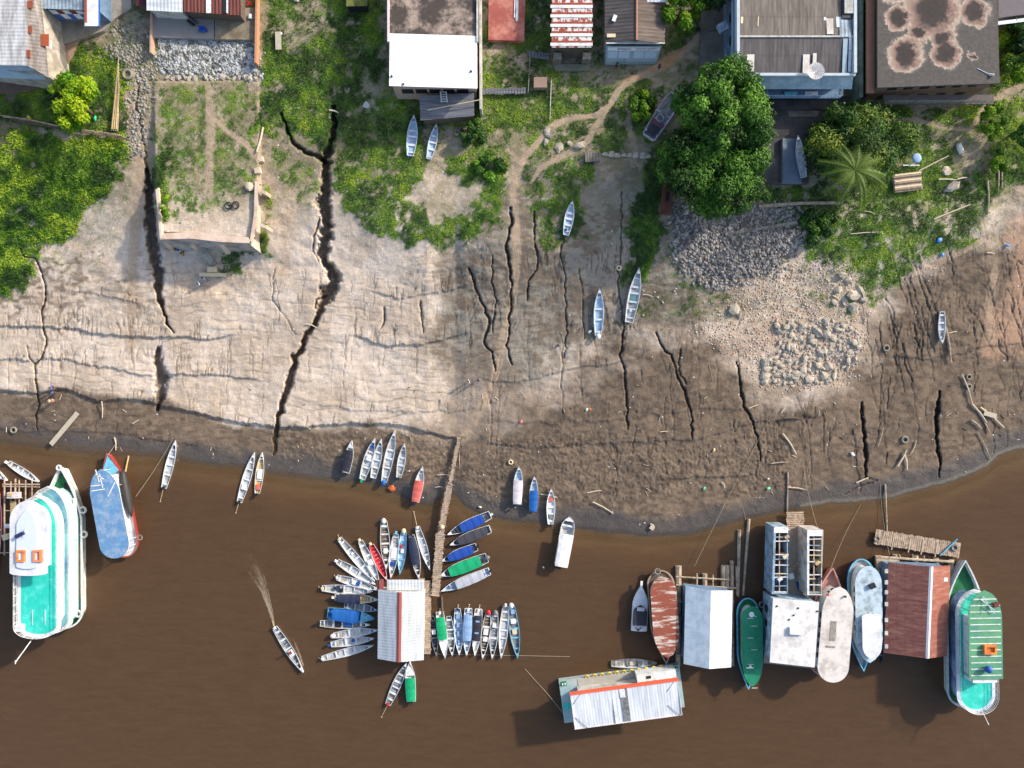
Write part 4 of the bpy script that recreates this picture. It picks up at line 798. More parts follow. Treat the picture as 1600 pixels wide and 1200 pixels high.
canoe('narrow canoe with one white box, third from the right end of the row', (769, 1029), (774, 957), 12, seats=4, motor='cap', mcol=alu_dk, inner=alu_dk, group=RG_, box=[(.28, 0, .55, .6, .35, whitep, 'white box in the third canoe from the right end of the row', 'cool box')])
canoe(CN + 'with tan floor, second from the right end of the row', (783, 1028), (790, 947), 13, seats=5, motor='ob', mcol=whitep, group=RG_)
canoe('light blue canoe with cargo at the right end of the row', (809, 1028), (799, 946), 14.5, outer=blueb, rim=blueb, inner=alu_dk, seats=5, motor='cap', mcol=whitep, group=RG_, box=[(.3, 0, .7, .8, .35, whitep, 'white box in the light blue canoe at the row end', 'cool box'), (.5, 0, .7, .7, .35, cream, 'tan sack in the light blue canoe at the row end', 'sack'), (.12, .1, .7, .6, .3, lblue, 'pale blue bag in the light blue canoe at the row end', 'bag')])
canoe('dark open canoe with a crimson motor below the floating house', (636, 1034), (606, 1101), 13, outer=alu_dk, rim=alu, inner=alu_dk, seats=6, motor=2.3, mcol=redp, group='boats below the floating house')
canoe('boat with a green canopy below the floating house', (640, 1034), (643, 1096), 15, outer=whitep, rim=whitep, inner=whitep, seats=1, canopy=(green, .04, .62), deck=.66, motor='ob', st=.85, h=.55, group='boats below the floating house', full=.5, pw=2.4)
# beached
BG = 'boats beached along the mud'
canoe('white bowed boat with a dark canopy, leftmost of the beached group', (551, 688), (542, 738), 13, outer=whitep, rim=whitep, inner=whitep, seats=1, canopy=(dkb, .06, .72), motor='ob', land=True, deck=.78, st=.8, group=BG)
canoe(CN + 'beached second from the left, with a white box', (587, 684), (567, 748), 13.5, seats=5, motor='ob', mcol=green, land=True, group=BG, box=[(.52, 0, .8, .7, .35, whitep, 'white box in the second beached canoe', 'cool box'), (.8, 0, .5, .4, .25, royal, 'blue can near the bow of the second beached canoe', 'can')])
canoe(CN + 'beached third from the left, empty', (597, 685), (584, 746), 12.5, seats=5, land=True, group=BG)
canoe('longest beached canoe with a big blue motor cover', (618, 672), (601, 752), 13.5, seats=5, motor='cap', mcol=mblue, land=True, group=BG)
canoe(CN + 'beached rightmost of the group of five', (633, 692), (624, 745), 11.5, seats=4, motor='ob', land=True, group=BG)
canoe('white boat with a faded red canopy at the waterline left of the jetty', (661, 728), (650, 783), 13.5, outer=whitep, rim=whitep, inner=whitep, seats=2, canopy=(tred, .04, .62), motor='ob', mcol=navy, land=True, st=.8, group=BG)
canoe('white boat with a pinkish white canopy right of the jetty', (811, 727), (808, 787), 14, outer=whitep, rim=whitep, inner=paleb, seats=2, canopy=(tpink, .04, .64), motor='ob', mcol=navy, land=True, st=.85, group=BG)
canoe('white boat with a blue canopy, middle of the three right of the jetty', (835, 742), (833, 797), 12.5, outer=whitep, rim=whitep, inner=paleb, seats=2, canopy=(mblue, .02, .6), land=True, st=.85, group=BG)
canoe('white canoe with a red cloth, rightmost of the three right of the jetty', (861, 761), (860, 818), 12.5, outer=whitep, rim=whitep, inner=whitep, seats=5, motor='ob', land=True, group=BG, box=[(.68, 0, .6, .6, .2, tred, 'red cloth in the white beached canoe', 'cloth'), (.22, 0, .6, .6, .2, alu_dk, 'dark engine cover in the white beached canoe', 'engine cover')])
canoe('large white canopied launch standing at the water edge', (890, 806), (876, 882), 20, outer=alu, rim=alu, inner=alu_in, seats=3, canopy=(twhite, .0, .66, 1.0), motor='ob', st=.95, full=.7, pw=3, h=.8, czh=1.9, name='launch', cat='launch')
canoe(CN + 'with a cocked long motor at the left shore', (275, 688), (256, 763), 12.5, seats=5, motor=2.2, group='canoes at the left shore', land=False)
canoe('white canoe with cargo and long motor, left one of the pair', (398, 707), (374, 785), 12.5, outer=whitep, rim=whitep, seats=5, motor=1.8, group='canoes at the left shore', box=[(.3, 0, .7, .7, .3, whitep, 'white box in the left canoe of the pair', 'cool box')])
canoe('white canoe with a red stern cover, right one of the pair', (410, 707), (402, 771), 12, outer=whitep, rim=whitep, inner=wood_y, seats=4, motor='ob', group='canoes at the left shore', box=[(.45, 0, 1.2, .75, .3, whitep, 'white sheet in the right canoe of the pair', 'sheet'), (.16, 0, .8, .6, .3, tred, 'red cover in the right canoe of the pair', 'cover')])
canoe('small white canoe above the big green riverboat', (61, 753), (13, 723), 11, outer=whitep, rim=whitep, seats=5, motor='ob', mcol=alu)
canoe('white canoe cut by the left picture edge', (11, 751), (-40, 712), 11, outer=whitep, rim=whitep, seats=4)
# on the grass
canoe('pale blue canoe lying on the grass, nearest the plank shed corner', (648, 182), (642, 245), 14.5, inner=paleb, outer=paleb, rim=alu, seats=5, land=True, group='pale blue canoes on the grass')
canoe('narrower pale blue canoe to the right on the grass', (683, 196), (671, 250), 11.5, inner=paleb, outer=paleb, rim=alu, seats=5, land=True, group='pale blue canoes on the grass')
canoe('small blue canoe on the grass in the middle of the bank', (894, 315), (884, 368), 12.5, inner=paleb, outer=paleb, rim=alu, seats=5, land=True, box=[(.15, .15, .3, .3, .25, black, 'black can in the stern of the small blue canoe', 'can')])
canoe('silver canoe on the grey mud with two motors at its lower end', (936, 450), (934, 524), 14, inner=paleb, rim=alu, seats=4, motor='cap', mcol=whitep, land=True)
canoe('long silver canoe on the grey mud with a teal floor panel', (998, 418), (982, 503), 16, seats=6, land=True, st=.7, box=[(.42, 0, 1.3, .9, .04, mat('teal_board', col(96, 140, 136), .7), 'teal floor board in the long silver canoe', 'board'), (.22, .05, .35, .35, .2, whitep, 'white pot in the long silver canoe', 'pot')])
canoe('small grey skiff on the mud at the far right', (1468, 536), (1469, 487), 10.5, seats=4, land=True, name='skiff', cat='skiff')
canoe('grey canoe moored above the orange trimmed barge', (1026, 1036), (955, 1037), 14.5, rim=alu_dk, inner=alu_in, seats=4, box=[(.45, 0, .6, .6, .25, cream, 'tan box in the canoe above the barge', 'box')])
canoe('dark narrow canoe between the white boat and the rust roofed house', (1373, 966), (1376, 1030), 11, outer=alu_dk, inner=navy, rim=alu_dk, seats=5, motor='ob')
drv = canoe('canoe under way, with a red shirted driver and a foaming wake', (474, 1050), (429, 980), 12.5, seats=5, motor=.9, mcol=whitep, inner=alu_dk, box=[(.56, 0, .8, .7, .35, whitep, 'white box in the moving canoe', 'cool box')])
# patches on the charcoal canopy belong to that canopy
r_ = GB['boat with a charcoal canopy bearing two pale patches, middle of the row']
for x in (-.2 - 1.9, .9 - 1.2): MB().box((x + .2, 0, .95), (.26, .6, .03), lblue).build('patch', r_)
# raft with canoe beside the yard
canoe('upturned looking pale canoe lying on the blue raft in the yard', (1239, 219), (1247, 283), 13, inner=alu, outer=lblue, rim=alu, seats=2, land=True)
GB['upturned looking pale canoe lying on the blue raft in the yard']['label'] = 'pale slender canoe lying on the grey blue raft in the yard'
GB['upturned looking pale canoe lying on the blue raft in the yard'].location.z += .7
# ---- bigger boats
def outline(L, Wd, front=.3, back=.12, n=9, fp=1.7, wb=.85, rnd=1.0):
    """ccw plan outline, bow at +x"""
    pts = []
    for s_ in (1, -1):
        seq = []
        for i in range(n + 1):                 # stern curve
            a = i / n * math.pi / 2; seq.append((-L / 2 + back * L * (1 - math.sin(a)), s_ * Wd / 2 * (wb * 0 + (1 - (1 - math.sin(a)) * 0) * math.cos(math.pi / 2 - a) if back > 0 else 1)))
        seq = [(-L / 2 + back * L * (1 - math.cos(a)), s_ * Wd / 2 * math.sin(a)) for a in [math.pi / 2 * i / n for i in range(n + 1)]]
        for i in range(1, n + 1):
            t = i / n; seq.append((L / 2 - front * L * (1 - t), s_ * Wd / 2 * (1 - t ** fp) ** rnd))
        pts.append(seq)
    a, b_ = pts
    return b_ + a[::-1][1:-1]
def shrink(poly, d):
    cx = sum(p[0] for p in poly) / len(poly); cy = sum(p[1] for p in poly) / len(poly)
    w = max(p[1] for p in poly) - min(p[1] for p in poly); l = max(p[0] for p in poly) - min(p[0] for p in poly)
    return [(cx + (x - cx) * (1 - 2 * d / l), cy + (y - cy) * (1 - 2 * d / w)) for x, y in poly]
def rail(b, poly, z, m, h=1.0, step=1.4, closed=True, r=.035, bars=3):
    pl = poly + [poly[0]] if closed else poly
    for k in range(bars): b.path([(x, y, z + h * (k + 1) / bars) for x, y in pl], r, m, 4)
    acc = 0
    for (x0, y0), (x1, y1) in zip(pl[:-1], pl[1:]):
        d = math.hypot(x1 - x0, y1 - y0); q = -acc
        while q + step < d:
            q += step; t = q / d; b.tube((x0 + (x1 - x0) * t, y0 + (y1 - y0) * t, z), (x0 + (x1 - x0) * t, y0 + (y1 - y0) * t, z + h), r, m, 4)
        acc = d - q if q > -acc else acc + d
def place(root, bow, stern):
    d = bow - stern; root.location = ((bow.x + stern.x) / 2, (bow.y + stern.y) / 2, 0); root.rotation_euler = (0, 0, math.atan2(d.y, d.x)); return math.hypot(d.x, d.y)
def tyre(px, py, z, label, r=.42, group=None, tilt=0.0, land=False, rz=0.0, m=None):
    p = G(px, py, .14) if land else P(px, py, z); b = MB(); b.torus((0, 0, 0), r, r * .36, m or MC.get('tyre') or mat('tyre', col(84, 84, 82), .9, .3, 3, col(140, 136, 126), .4, 2), 16, 8, tilt, rz)
    o = b.build('tyre'); o.location = p; return tag(o, label, 'tyre', group)
tyre_w = mat('white_tyre', col(206, 206, 200), .8, .12, 3)
# ------------------------------------------------------------------ larger vessels
teal = mat('turquoise_paint', col(38, 190, 172), .6, .12, 1.2, col(90, 212, 196), .3, .8)
greenp = mat('green_paint', col(24, 112, 66), .6, .14, 1.5, col(16, 84, 52), .35, 1)
green_r = mat('faded_green_roof', col(92, 150, 108), .7, .14, .8, col(72, 134, 112), .45, .35)
green_r2 = mat('green_roof', col(16, 118, 84), .6, .12, 1.2, col(40, 130, 96), .35, .6)
bluep = mat('blue_paint', col(40, 84, 160), .6, .15, 1.5)
blue_roof = mat('worn_blue_roof', col(88, 132, 174), .75, .16, .9, col(132, 154, 178), .42, .9)
white_r = mat('white_roof', col(212, 214, 218), .6, .06, 1.0, col(188, 188, 190), .3, .5)
cream_r = mat('grimy_cream_roof', col(206, 200, 194), .7, .1, .8, col(168, 160, 152), .35, .45)
rusty = mat('rust_streaked_roof', col(196, 184, 172), .8, .15, 2, col(136, 72, 54), .62, .55, stretch=(3.2, .5, 1), sharp=.05)
rustroof = mat('rust_red_sheets', col(108, 64, 58), .8, .24, 1.6, col(134, 92, 80), .4, .8, stretch=(.5, 2.5, 1), seam=(1.1, 1.5, .25))
glass = mat('dark_glass', col(28, 36, 44), .15, .1, 1, spec=.7)
orange = mat('orange_plastic', col(222, 136, 52), .5, .12, 2, col(198, 104, 60), .4, 1.2)
corr_w = mat('white_corrugated', col(212, 216, 220), .55, .07, .9, col(176, 182, 186), .42, .6, wave=('X', .5, .012), stretch=(.3, 2, 1), seam=(0, 2.4, .12))
corr_wy = mat('white_corrugated_cross', col(188, 194, 200), .6, .08, .9, col(164, 168, 170), .42, .6, wave=('Y', .45, .008), stretch=(2, .3, 1), seam=(1.2, 0, .1))
corr_g = mat('grey_fibre_cement', col(104, 98, 94), .9, .2, 1.6, col(78, 74, 72), .5, .5, wave=('X', .35, .012), stretch=(2.6, .35, 1))
wall_w = mat('pale_wall', col(190, 190, 184), .85, .12, .9, col(150, 146, 138), .4, .6)
wall_b = mat('blue_wall', col(104, 130, 158), .85, .1, .9, col(84, 106, 130), .4, .6)
wall_gr = mat('green_grey_wall', col(110, 124, 112), .85, .14, .7, col(78, 86, 78), .4, .6)
brick = mat('brick_red', col(140, 72, 52), .9, .2, 3)
def vessel(name, label, cat, bow, stern, Wd, hullm, rimm, deckm, decks, zd=1.2, front=.34, back=.1, fp=1.6, bulw=.7, rimw=.25, group=None):
    root = empty(name, label, cat, group=group); L = place(root, bow, stern)
    o = outline(L, Wd, front, back, fp=fp); b = MB(); keel = [(x * .94, y * .8) for x, y in o]; n = len(o)
    vs = [(x, y, -.3) for x, y in keel] + [(x, y, zd + bulw * (1 + .5 * max(0, x / (L / 2)) ** 3)) for x, y in o]
    b.add(vs, [(i, (i + 1) % n, n + (i + 1) % n, n + i) for i in range(n)], hullm); b.build('hull', root)
    inner = shrink(o, rimw); b = MB(); f = lambda x: zd + bulw * (1 + .5 * max(0, x / (L / 2)) ** 3)
    vs = [(x, y, f(x) + .004) for x, y in o] + [(x, y, f(x)) for x, y in inner] + [(x, y, zd) for x, y in inner]
    b.add(vs, [(i, (i + 1) % n, n + (i + 1) % n, n + i) for i in range(n)] + [(n + i, n + (i + 1) % n, 2 * n + (i + 1) % n, 2 * n + i) for i in range(n)], rimm); b.build('gunwale', root)
    b = MB(); b.add([(x, y, zd + .002) for x, y in shrink(o, rimw * .6)], [tuple(range(n))], deckm); b.build('deck', root)
    for dk in decks:
        z, fo, ro, wi = dk['z'], dk.get('f', 2.5), dk.get('r', .3), dk.get('w', Wd)
        l = L - fo - ro; cx = (ro - fo) / 2
        pl = [(x + cx, y + dk.get('dy', 0)) for x, y in outline(l, wi, dk.get('front', .2), dk.get('back', .08), fp=dk.get('fp', 2.2), rnd=dk.get('rnd', .6))]
        if dk.get('house', True):
            hz0 = dk.get('hz', z - 2.3); hp = shrink(pl, dk.get('inset', .75)); b = MB(); b.prism(hp, hz0, z - .1, dk.get('wall', whitep)); hw_ = b.build('cabin', root)
            b = MB(); xs_ = [p for p in zip(hp, hp[1:] + hp[:1])]
            for (x0, y0), (x1, y1) in xs_:
                d = math.hypot(x1 - x0, y1 - y0)
                if d < .5: continue
                k = max(1, int(d / 1.3))
                for i in range(k):
                    t = (i + .5) / k; b.box((x0 + (x1 - x0) * t, y0 + (y1 - y0) * t, (hz0 + z) / 2 + .15), (min(.8, d / k * .6), .06, .8), glass, math.atan2(y1 - y0, x1 - x0))
            if b.v and dk.get('win', True): b.build('window', hw_)
        else:
            hz0 = dk.get('hz', zd)
            pp = shrink(pl, .25); st_ = max(1, len(pp) // 10)
            for q in pp[::st_]: MB().tube((q[0], q[1], hz0), (q[0], q[1], z), .05, dk.get('edge', whitep), 5).build('post', root)
        b = MB(); b.prism(pl, z - .1, z, dk.get('edge', whitep), dk.get('floor', whitep)); b.build(dk.get('name', 'roof'), root)
        if dk.get('stripe'):
            for i in range(dk['stripe']):
                x = cx - l / 2 + l * (i + .6) / dk['stripe']; ww = wi * (1 - max(0, (x - cx - l / 2 + l * .2) / (l * .2)) ** 2.2 if x > cx + l / 2 - l * .2 else 1) - .5
                if ww > 1: MB().box((x, 0, z + .025), (.13, ww, .05), whitep).build('roof_rib', root)
        if dk.get('rail'):
            b = MB(); rail(b, shrink(pl, .08), z, dk.get('railm', whitep), .95, 1.3, r=.04); b.build('railing', root)
            b = MB(); b.ring(pl, shrink(pl, .5), z + .002, z + .03, dk.get('edge', whitep)); b.build('walkway', root)
    return root, L
big, L1 = vessel('riverboat', 'largest riverboat, three decks, green bow and white top with turquoise stern deck, at the left', 'riverboat', Vector((-69.3, -12.6, 0)), Vector((-69.3, -37.7, 0)), 6.7, whitep, whitep, greenp,
    [dict(z=4.2, f=2.6, r=.35, w=6.5, hz=1.2, win=False, floor=mat('teal_blue_deck', col(120, 178, 184), .6, .2, .5, col(60, 116, 156), .3, .18), edge=whitep, rail=True, name='middle_deck', inset=.75, front=.26, railm=whitep, wall=mat('teal_white_wall', col(170, 200, 200), .6, .15, 1)),
     dict(z=6.9, f=3.6, r=.6, w=6.4, hz=4.2, floor=teal, edge=whitep, rail=True, name='upper_deck', inset=1.2, front=.24),
     dict(z=9.2, f=4.0, r=10.2, w=5.4, hz=6.9, floor=white_r, edge=white_r, name='roof', inset=.9, front=.3, back=.04)], zd=1.2, front=.36, back=.1)
b = MB(); pl = [(x + 3.0, y + .1) for x, y in outline(8.6, 3.0, .3, .05)]; b.prism(pl, 9.2, 9.42, white_r, mat('pale_blue_roof', col(196, 206, 222), .6, .05)); b.build('raised_roof', big)
for y in (1.55, -1.55): MB().box((-9.0, y * .6, 7.0), (2.2, .06, .06), whitep).build('roof_rail', big)
MB().box((-10.4, 2.5, 7.4), (.9, 1.0, .9), whitep).build('ladder_box', big)
b = MB(); b.tube((-12.4, 1.0, 7.2), (-14.8, 2.0, 9.0), .07, whitep); b.box((-14.8, 2, 9.0), (.5, .1, .1), whitep); b.build('flagpole', big)
MB().box((9.4, -.6, 1.25), (1.0, 1.0, .1), black).build('hatch', big)
b = MB(); b.box((-3.6, -2.7, 1.34), (8.5, .55, .1), mat('orange_slats', col(176, 124, 74), .8, .2, 2)); b.build('side_bench', big)
b = MB(); b.box((4.6, -2.5, 2.3), (6.2, .5, .06), white_r, .05); b.build('side_awning', big)
for px, lab, m_ in ((34, 'yellow orange life raft, left of the two on the riverboat roof', orange), (60, 'faded orange life raft, right of the two on the riverboat roof', mat('faded_orange', col(214, 128, 84), .6, .15, 2))):
    p = P(px, 868, 9.25); b = MB(); b.ring([(-.7, -1.0), (.7, -1.0), (.7, 1.0), (-.7, 1.0)], [(-.4, -.7), (.4, -.7), (.4, .7), (-.4, .7)], 0, .42, m_).box((0, 0, .1), (.85, 1.45, .1), m_).box((.82, 0, .12), (.1, 1.9, .24), wood)
    o = b.build('life_raft'); o.location = p; o.scale = (.84, .84, .9); tag(o, lab, 'life raft', 'life rafts on the riverboat')
p = P(33, 835, 9.3); b = MB(); b.box((0, 0, .25), (1.3, .5, .5), tp('indigo', 38, 46, 84), .5).tube((.2, .2, .3), (1.2, 1.0, .9), .05, whitep).tube((1.2, 1.0, .9), (1.5, .3, .9), .05, whitep); o = b.build('bundle'); o.location = p; tag(o, 'dark blue bundle with white poles on the largest riverboat roof', 'bundle')
p = P(18, 822, 7.0); b = MB(); b.tube((-.9, 0, 0), (.9, 0, 0), .3, whitep, 10); o = b.build('barrel'); o.location = p; tag(o, 'white cylinder sticking out at the left of the riverboat roof', 'tank')
for x, y, lab in ((129.5, 797, 'upper white tyre fender on the side of the largest riverboat'), (131, 835, 'middle white tyre fender on the side of the largest riverboat'), (122, 959, 'white tyre fender at the stern corner of the largest riverboat')): tyre(x, y, 1.7, lab, .46, 'white tyre fenders', 0, m=tyre_w)
tyre(92, 731, 2.6, 'white tyre fender on the bow tip of the largest riverboat', .36, 'white tyre fenders', m=tyre_w)
# green roofed boat at the right
gb, L3 = vessel('riverboat', 'green roofed riverboat with white roof ribs at the far right', 'riverboat', Vector((69.6, -27.0, 0)), Vector((70.0, -49.8, 0)), 5.9, whitep, alu, greenp,
    [dict(z=3.9, f=3.9, r=.3, w=5.8, hz=1.0, win=False, floor=teal, edge=mat('grey_white_paint', col(196, 204, 214), .6, .06), rail=True, name='upper_deck', inset=.8, front=.22, back=.14, wall=mat('slate_white_wall', col(150, 164, 186), .6, .2, .6, col(60, 84, 140), .4, .3)),
     dict(z=6.3, f=3.4, r=6.3, w=5.0, house=False, hz=3.9, floor=green_r, edge=green_r, name='roof', front=.34, back=.0, stripe=14, fp=2.2)], zd=1.0, front=.34, back=.1)
MB().box((-1.0, 0, 5.0), (9.5, 3.6, 2.1), whitep).build('cabin', gb)
b = MB(); b.tube((-10.6, -.6, 4.2), (-12.4, -1.0, 5.2), .06, whitep); b.build('flagpole', gb)
p = P(1545, 1014, 6.35); b = MB(); b.ring([(-.9, -.65), (.9, -.65), (.9, .65), (-.9, .65)], [(-.6, -.4), (.6, -.4), (.6, .4), (-.6, .4)], 0, .45, orange).box((0, 0, .1), (1.25, .85, .1), orange); o = b.build('life_raft'); o.location = p; tag(o, 'orange life raft on the green roof at the far right', 'life raft')
p = P(1541, 1044, 6.35); o = MB().ball((0, 0, .5), .55, bluep, 12, 8, (1, 1, .9)).build('barrel'); o.location = p; tag(o, 'round blue drum on the green boat roof', 'drum')
p = P(1554, 944, 6.35); o = MB().box((0, 0, .25), (.7, .6, .5), mat('dark_red_box', col(110, 50, 44), .6), .3).build('box'); o.location = p; tag(o, 'dark red box at the right edge of the green boat roof', 'box')
p = P(1535, 938, 6.35); b = MB(); b.tube((0, 0, 0), (1.2, -1.2, .9), .05, alu).tube((0, 0, 0), (-.7, .3, .8), .05, alu).tube((.6, -.6, .4), (1.6, -1.9, .2), .05, alu).tube((0, .6, .1), (.3, -.2, .8), .05, alu); o = b.build('antenna'); o.location = p; tag(o, 'tangled metal antenna lying on the green boat roof', 'antenna')
tyre(1486.5, 1050, 1.2, 'black tyre fender on the left side of the green roofed riverboat', .42, None, R(70), rz=R(90))
# blue roofed boat
bb, _ = vessel('riverboat', 'blue roofed boat with red gunwale and white stern deck, second from the left', 'riverboat', Vector((-62.6, -10.6, 0)), Vector((-59.6, -26.8, 0)), 4.45, MC.get('worn_red') or mat('worn_red', col(150, 50, 48), .7, .2), mat('dull_red_paint', col(160, 84, 76), .7, .2), white_r,
    [dict(z=3.7, f=2.3, r=.5, w=4.5, house=False, hz=.9, floor=blue_roof, edge=whitep, name='roof', front=.3, back=.16, fp=2.0)], zd=.8, front=.4, back=.14, bulw=.35, rimw=.2)
MB().box((.2, 0, 2.2), (9, 2.6, 2.8), whitep).build('cabin', bb)
MB().prism([(5.2, -1.3), (7.7, 0), (5.2, 1.3), (4.6, 0)][::1], 1.2, 1.3, blueb).build('bow_deck', bb)
for i, (x, y, a, l) in enumerate([(5.0, .6, .1, 2.0), (3.6, .9, 1.5, 1.9), (2.9, .9, 1.55, 2.0), (2.6, -1.1, -.65, 2.4), (4.2, .2, .05, 2.2), (4.8, .3, .9, 1.4)]): MB().box((x, y, 3.75), (l, .14, .05), whitep, a).build('roof_stripe', bb)
b = MB(); b.ball((1.6, -2.1, 1.5), 1.0, tp('black_rubber', 52, 50, 50), 12, 6, (3.9, .55, .8)); b.build('side_cover', bb)
tyre(218, 840, 1.0, 'black tyre fender at the stern of the blue roofed boat', .36)
for a, c_, lab in (((201, 712), (196, 737), 'pale pole standing in the shallows by the blue roofed boat'),):
    o = MB().tube(P(*a, .1), P(*c_, .5), .12, wood_y, 6).build('pole'); tag(o, lab, 'pole')
# rust roofed boat
rb, _ = vessel('riverboat', 'boat with a rust streaked white roof beside the white speedboat', 'riverboat', Vector((23.9, -43.4, 0)), Vector((22.9, -28.8, 0)), 4.3, mat('grey_brown_paint', col(112, 98, 92), .7, .2), mat('pale_brown_paint', col(150, 130, 118), .7, .2), wood_d,
    [dict(z=2.7, f=1.6, r=.7, w=4.0, house=True, inset=.5, hz=.7, floor=rusty, edge=mat('tan_edge', col(180, 168, 156), .7, .1), name='roof', front=.36, back=.18, fp=2.0)], zd=.7, front=.45, back=.16, bulw=.3, rimw=.25)
tyre(1027, 893, 1.3, 'dark tyre on the blunt end of the rust roofed boat', .4)
# little green roofed boat
sb_, _ = vessel('riverboat', 'narrow boat with blue hull and dark green roof right of the white gabled floating house', 'riverboat', Vector((36.6, -47.3, 0)), Vector((36.5, -33.1, 0)), 3.6, bluep, blueb, greenp,
    [dict(z=3.0, f=1.3, r=.7, w=3.2, house=True, inset=.5, hz=.8, floor=green_r2, edge=green_r2, name='roof', front=.34, back=.16, fp=2.0)], zd=.7, front=.42, back=.18, bulw=.3)
p = P(1174, 960, 3.05); o = MB().tube((0, 0, 0), (0, 0, .12), .4, whitep, 14).tube((0, 0, .12), (.7, -.3, .2), .04, whitep).build('dish'); o.location = p; tag(o, 'round white dish on the dark green boat roof', 'dish')
for i, y in enumerate((6, 2.4, .2, -1.6, -3.4, -4.6)): MB().box((y, .3 * (-1) ** i, 3.03), (.07, .9, .04), whitep).build('roof_stripe', sb_)
p = P(1171, 1043, 3.05); o = MB().box((0, 0, .1), (1.1, .12, .2), whitep).box((.1, .2, .1), (.3, .3, .2), whitep).build('fitting'); o.location = p; tag(o, 'small white fitting near the pointed end of the green boat roof', 'fitting')
# cream roofed boat
cb, _ = vessel('riverboat', 'boat with a long grimy cream roof and pink bow right of the white flat roof', 'riverboat', Vector((49.4, -28.2, 0)), Vector((48.0, -45.0, 0)), 4.9, mat('faded_pink_paint', col(150, 98, 92), .75, .2), mat('pale_pink_paint', col(176, 136, 128), .75, .15), mat('pinkish_deck', col(160, 120, 112), .8, .2),
    [dict(z=4.4, f=2.2, r=.2, w=4.7, house=True, inset=.6, hz=1.0, floor=cream_r, edge=white_r, name='roof', front=.3, back=.16, fp=2.2)], zd=1.0, front=.36, back=.14, bulw=.5)
for x, y, w_, l_ in ((-.5, .5, .9, 3.0), (-2.9, .7, 1.4, .3)): MB().box((x, y, 4.42), (l_, w_, .04), mat('soot_stain', col(140, 132, 124), .9, .4, 2)).build('roof_patch', cb)
for px, m_ in ((1293, redp), (1320, glass)):
    p = P(px, 929 + (px - 1293) * .1, 4.45); o = MB().tube((0, 0, 0), (0, 0, .3), .16, m_, 8).build('lamp'); o.location = p; tag(o, '%s lamp at the upper end of the cream roof' % ('red' if px == 1293 else 'dark'), 'lamp')
# white and blue boat
wb_, _ = vessel('riverboat', 'white boat with light blue rim and pointed lower bow beside the rust red roof', 'riverboat', Vector((54.3, -44.4, 0)), Vector((54.0, -27.0, 0)), 4.5, bluep, blueb, mat('worn_deck', col(150, 156, 160), .8, .2),
    [dict(z=3.3, f=2.1, r=.6, w=4.1, house=True, inset=.5, hz=.9, floor=mat('blue_washed_roof', col(178, 196, 206), .7, .14, 1, col(128, 142, 150), .4, .7), edge=blueb, name='roof', front=.3, back=.2, fp=2.0),
     dict(z=4.1, f=3.0, r=7.6, w=2.9, house=False, hz=3.3, floor=white_r, edge=white_r, name='upper_roof', front=.3, back=.05)], zd=.8, front=.4, back=.2, bulw=.4, rimw=.22)
p = P(1362, 968, 3.6); o = MB().ball((0, 0, .1), .6, mblue, 9, 5, (1.0, 1.6, .5), .25, rng).build('tarpaulin'); o.location = p; tag(o, 'crumpled blue tarpaulin on the white boat roof', 'tarpaulin')
p = P(1362, 915, 3.35); o = MB().box((0, 0, .2), (.9, .7, .4), black, .4).build('box'); o.location = p; tag(o, 'dark box on the upper end of the white and blue boat', 'box')
# speedboat
sp = empty('speedboat', 'white speedboat with a black cockpit canopy left of the rust streaked boat', 'speedboat'); Ls = place(sp, P(1002, 914, .8), P(998, 988, .8))
b = MB(); o_ = outline(Ls * .96, 2.5, .42, .02, fp=1.8); n = len(o_); b.add([(x * .93, y * .75, -.15) for x, y in o_] + [(x, y, .85) for x, y in o_], [(i, (i + 1) % n, n + (i + 1) % n, n + i) for i in range(n)], whitep)
b.add([(x, y, .85) for x, y in o_] + [(x * .9, y * .86, 1.0) for x, y in o_], [(i, (i + 1) % n, n + (i + 1) % n, n + i) for i in range(n)] + [tuple(range(n, 2 * n))], white_r); b.build('hull', sp)
MB().box((Ls * .5 + .1, 0, .95), (1.1, .35, .12), whitep).build('bow_pulpit', sp)
b = MB(); pl = [(x - .9, y) for x, y in outline(3.1, 2.1, .4, .0, fp=2.4)]; b.prism(pl, 1.0, 1.42, navy, dkb); b.build('canopy', sp)
MB().box((.1, 0, 1.45), (.55, 1.15, .05), lgrey).build('windscreen', sp)
b = MB(); b.box((-3.1, 0, 1.1), (.12, .8, .08), black, .7).box((-3.1, .3, 1.1), (.12, .7, .08), black, -.7); b.build('cleat', sp)
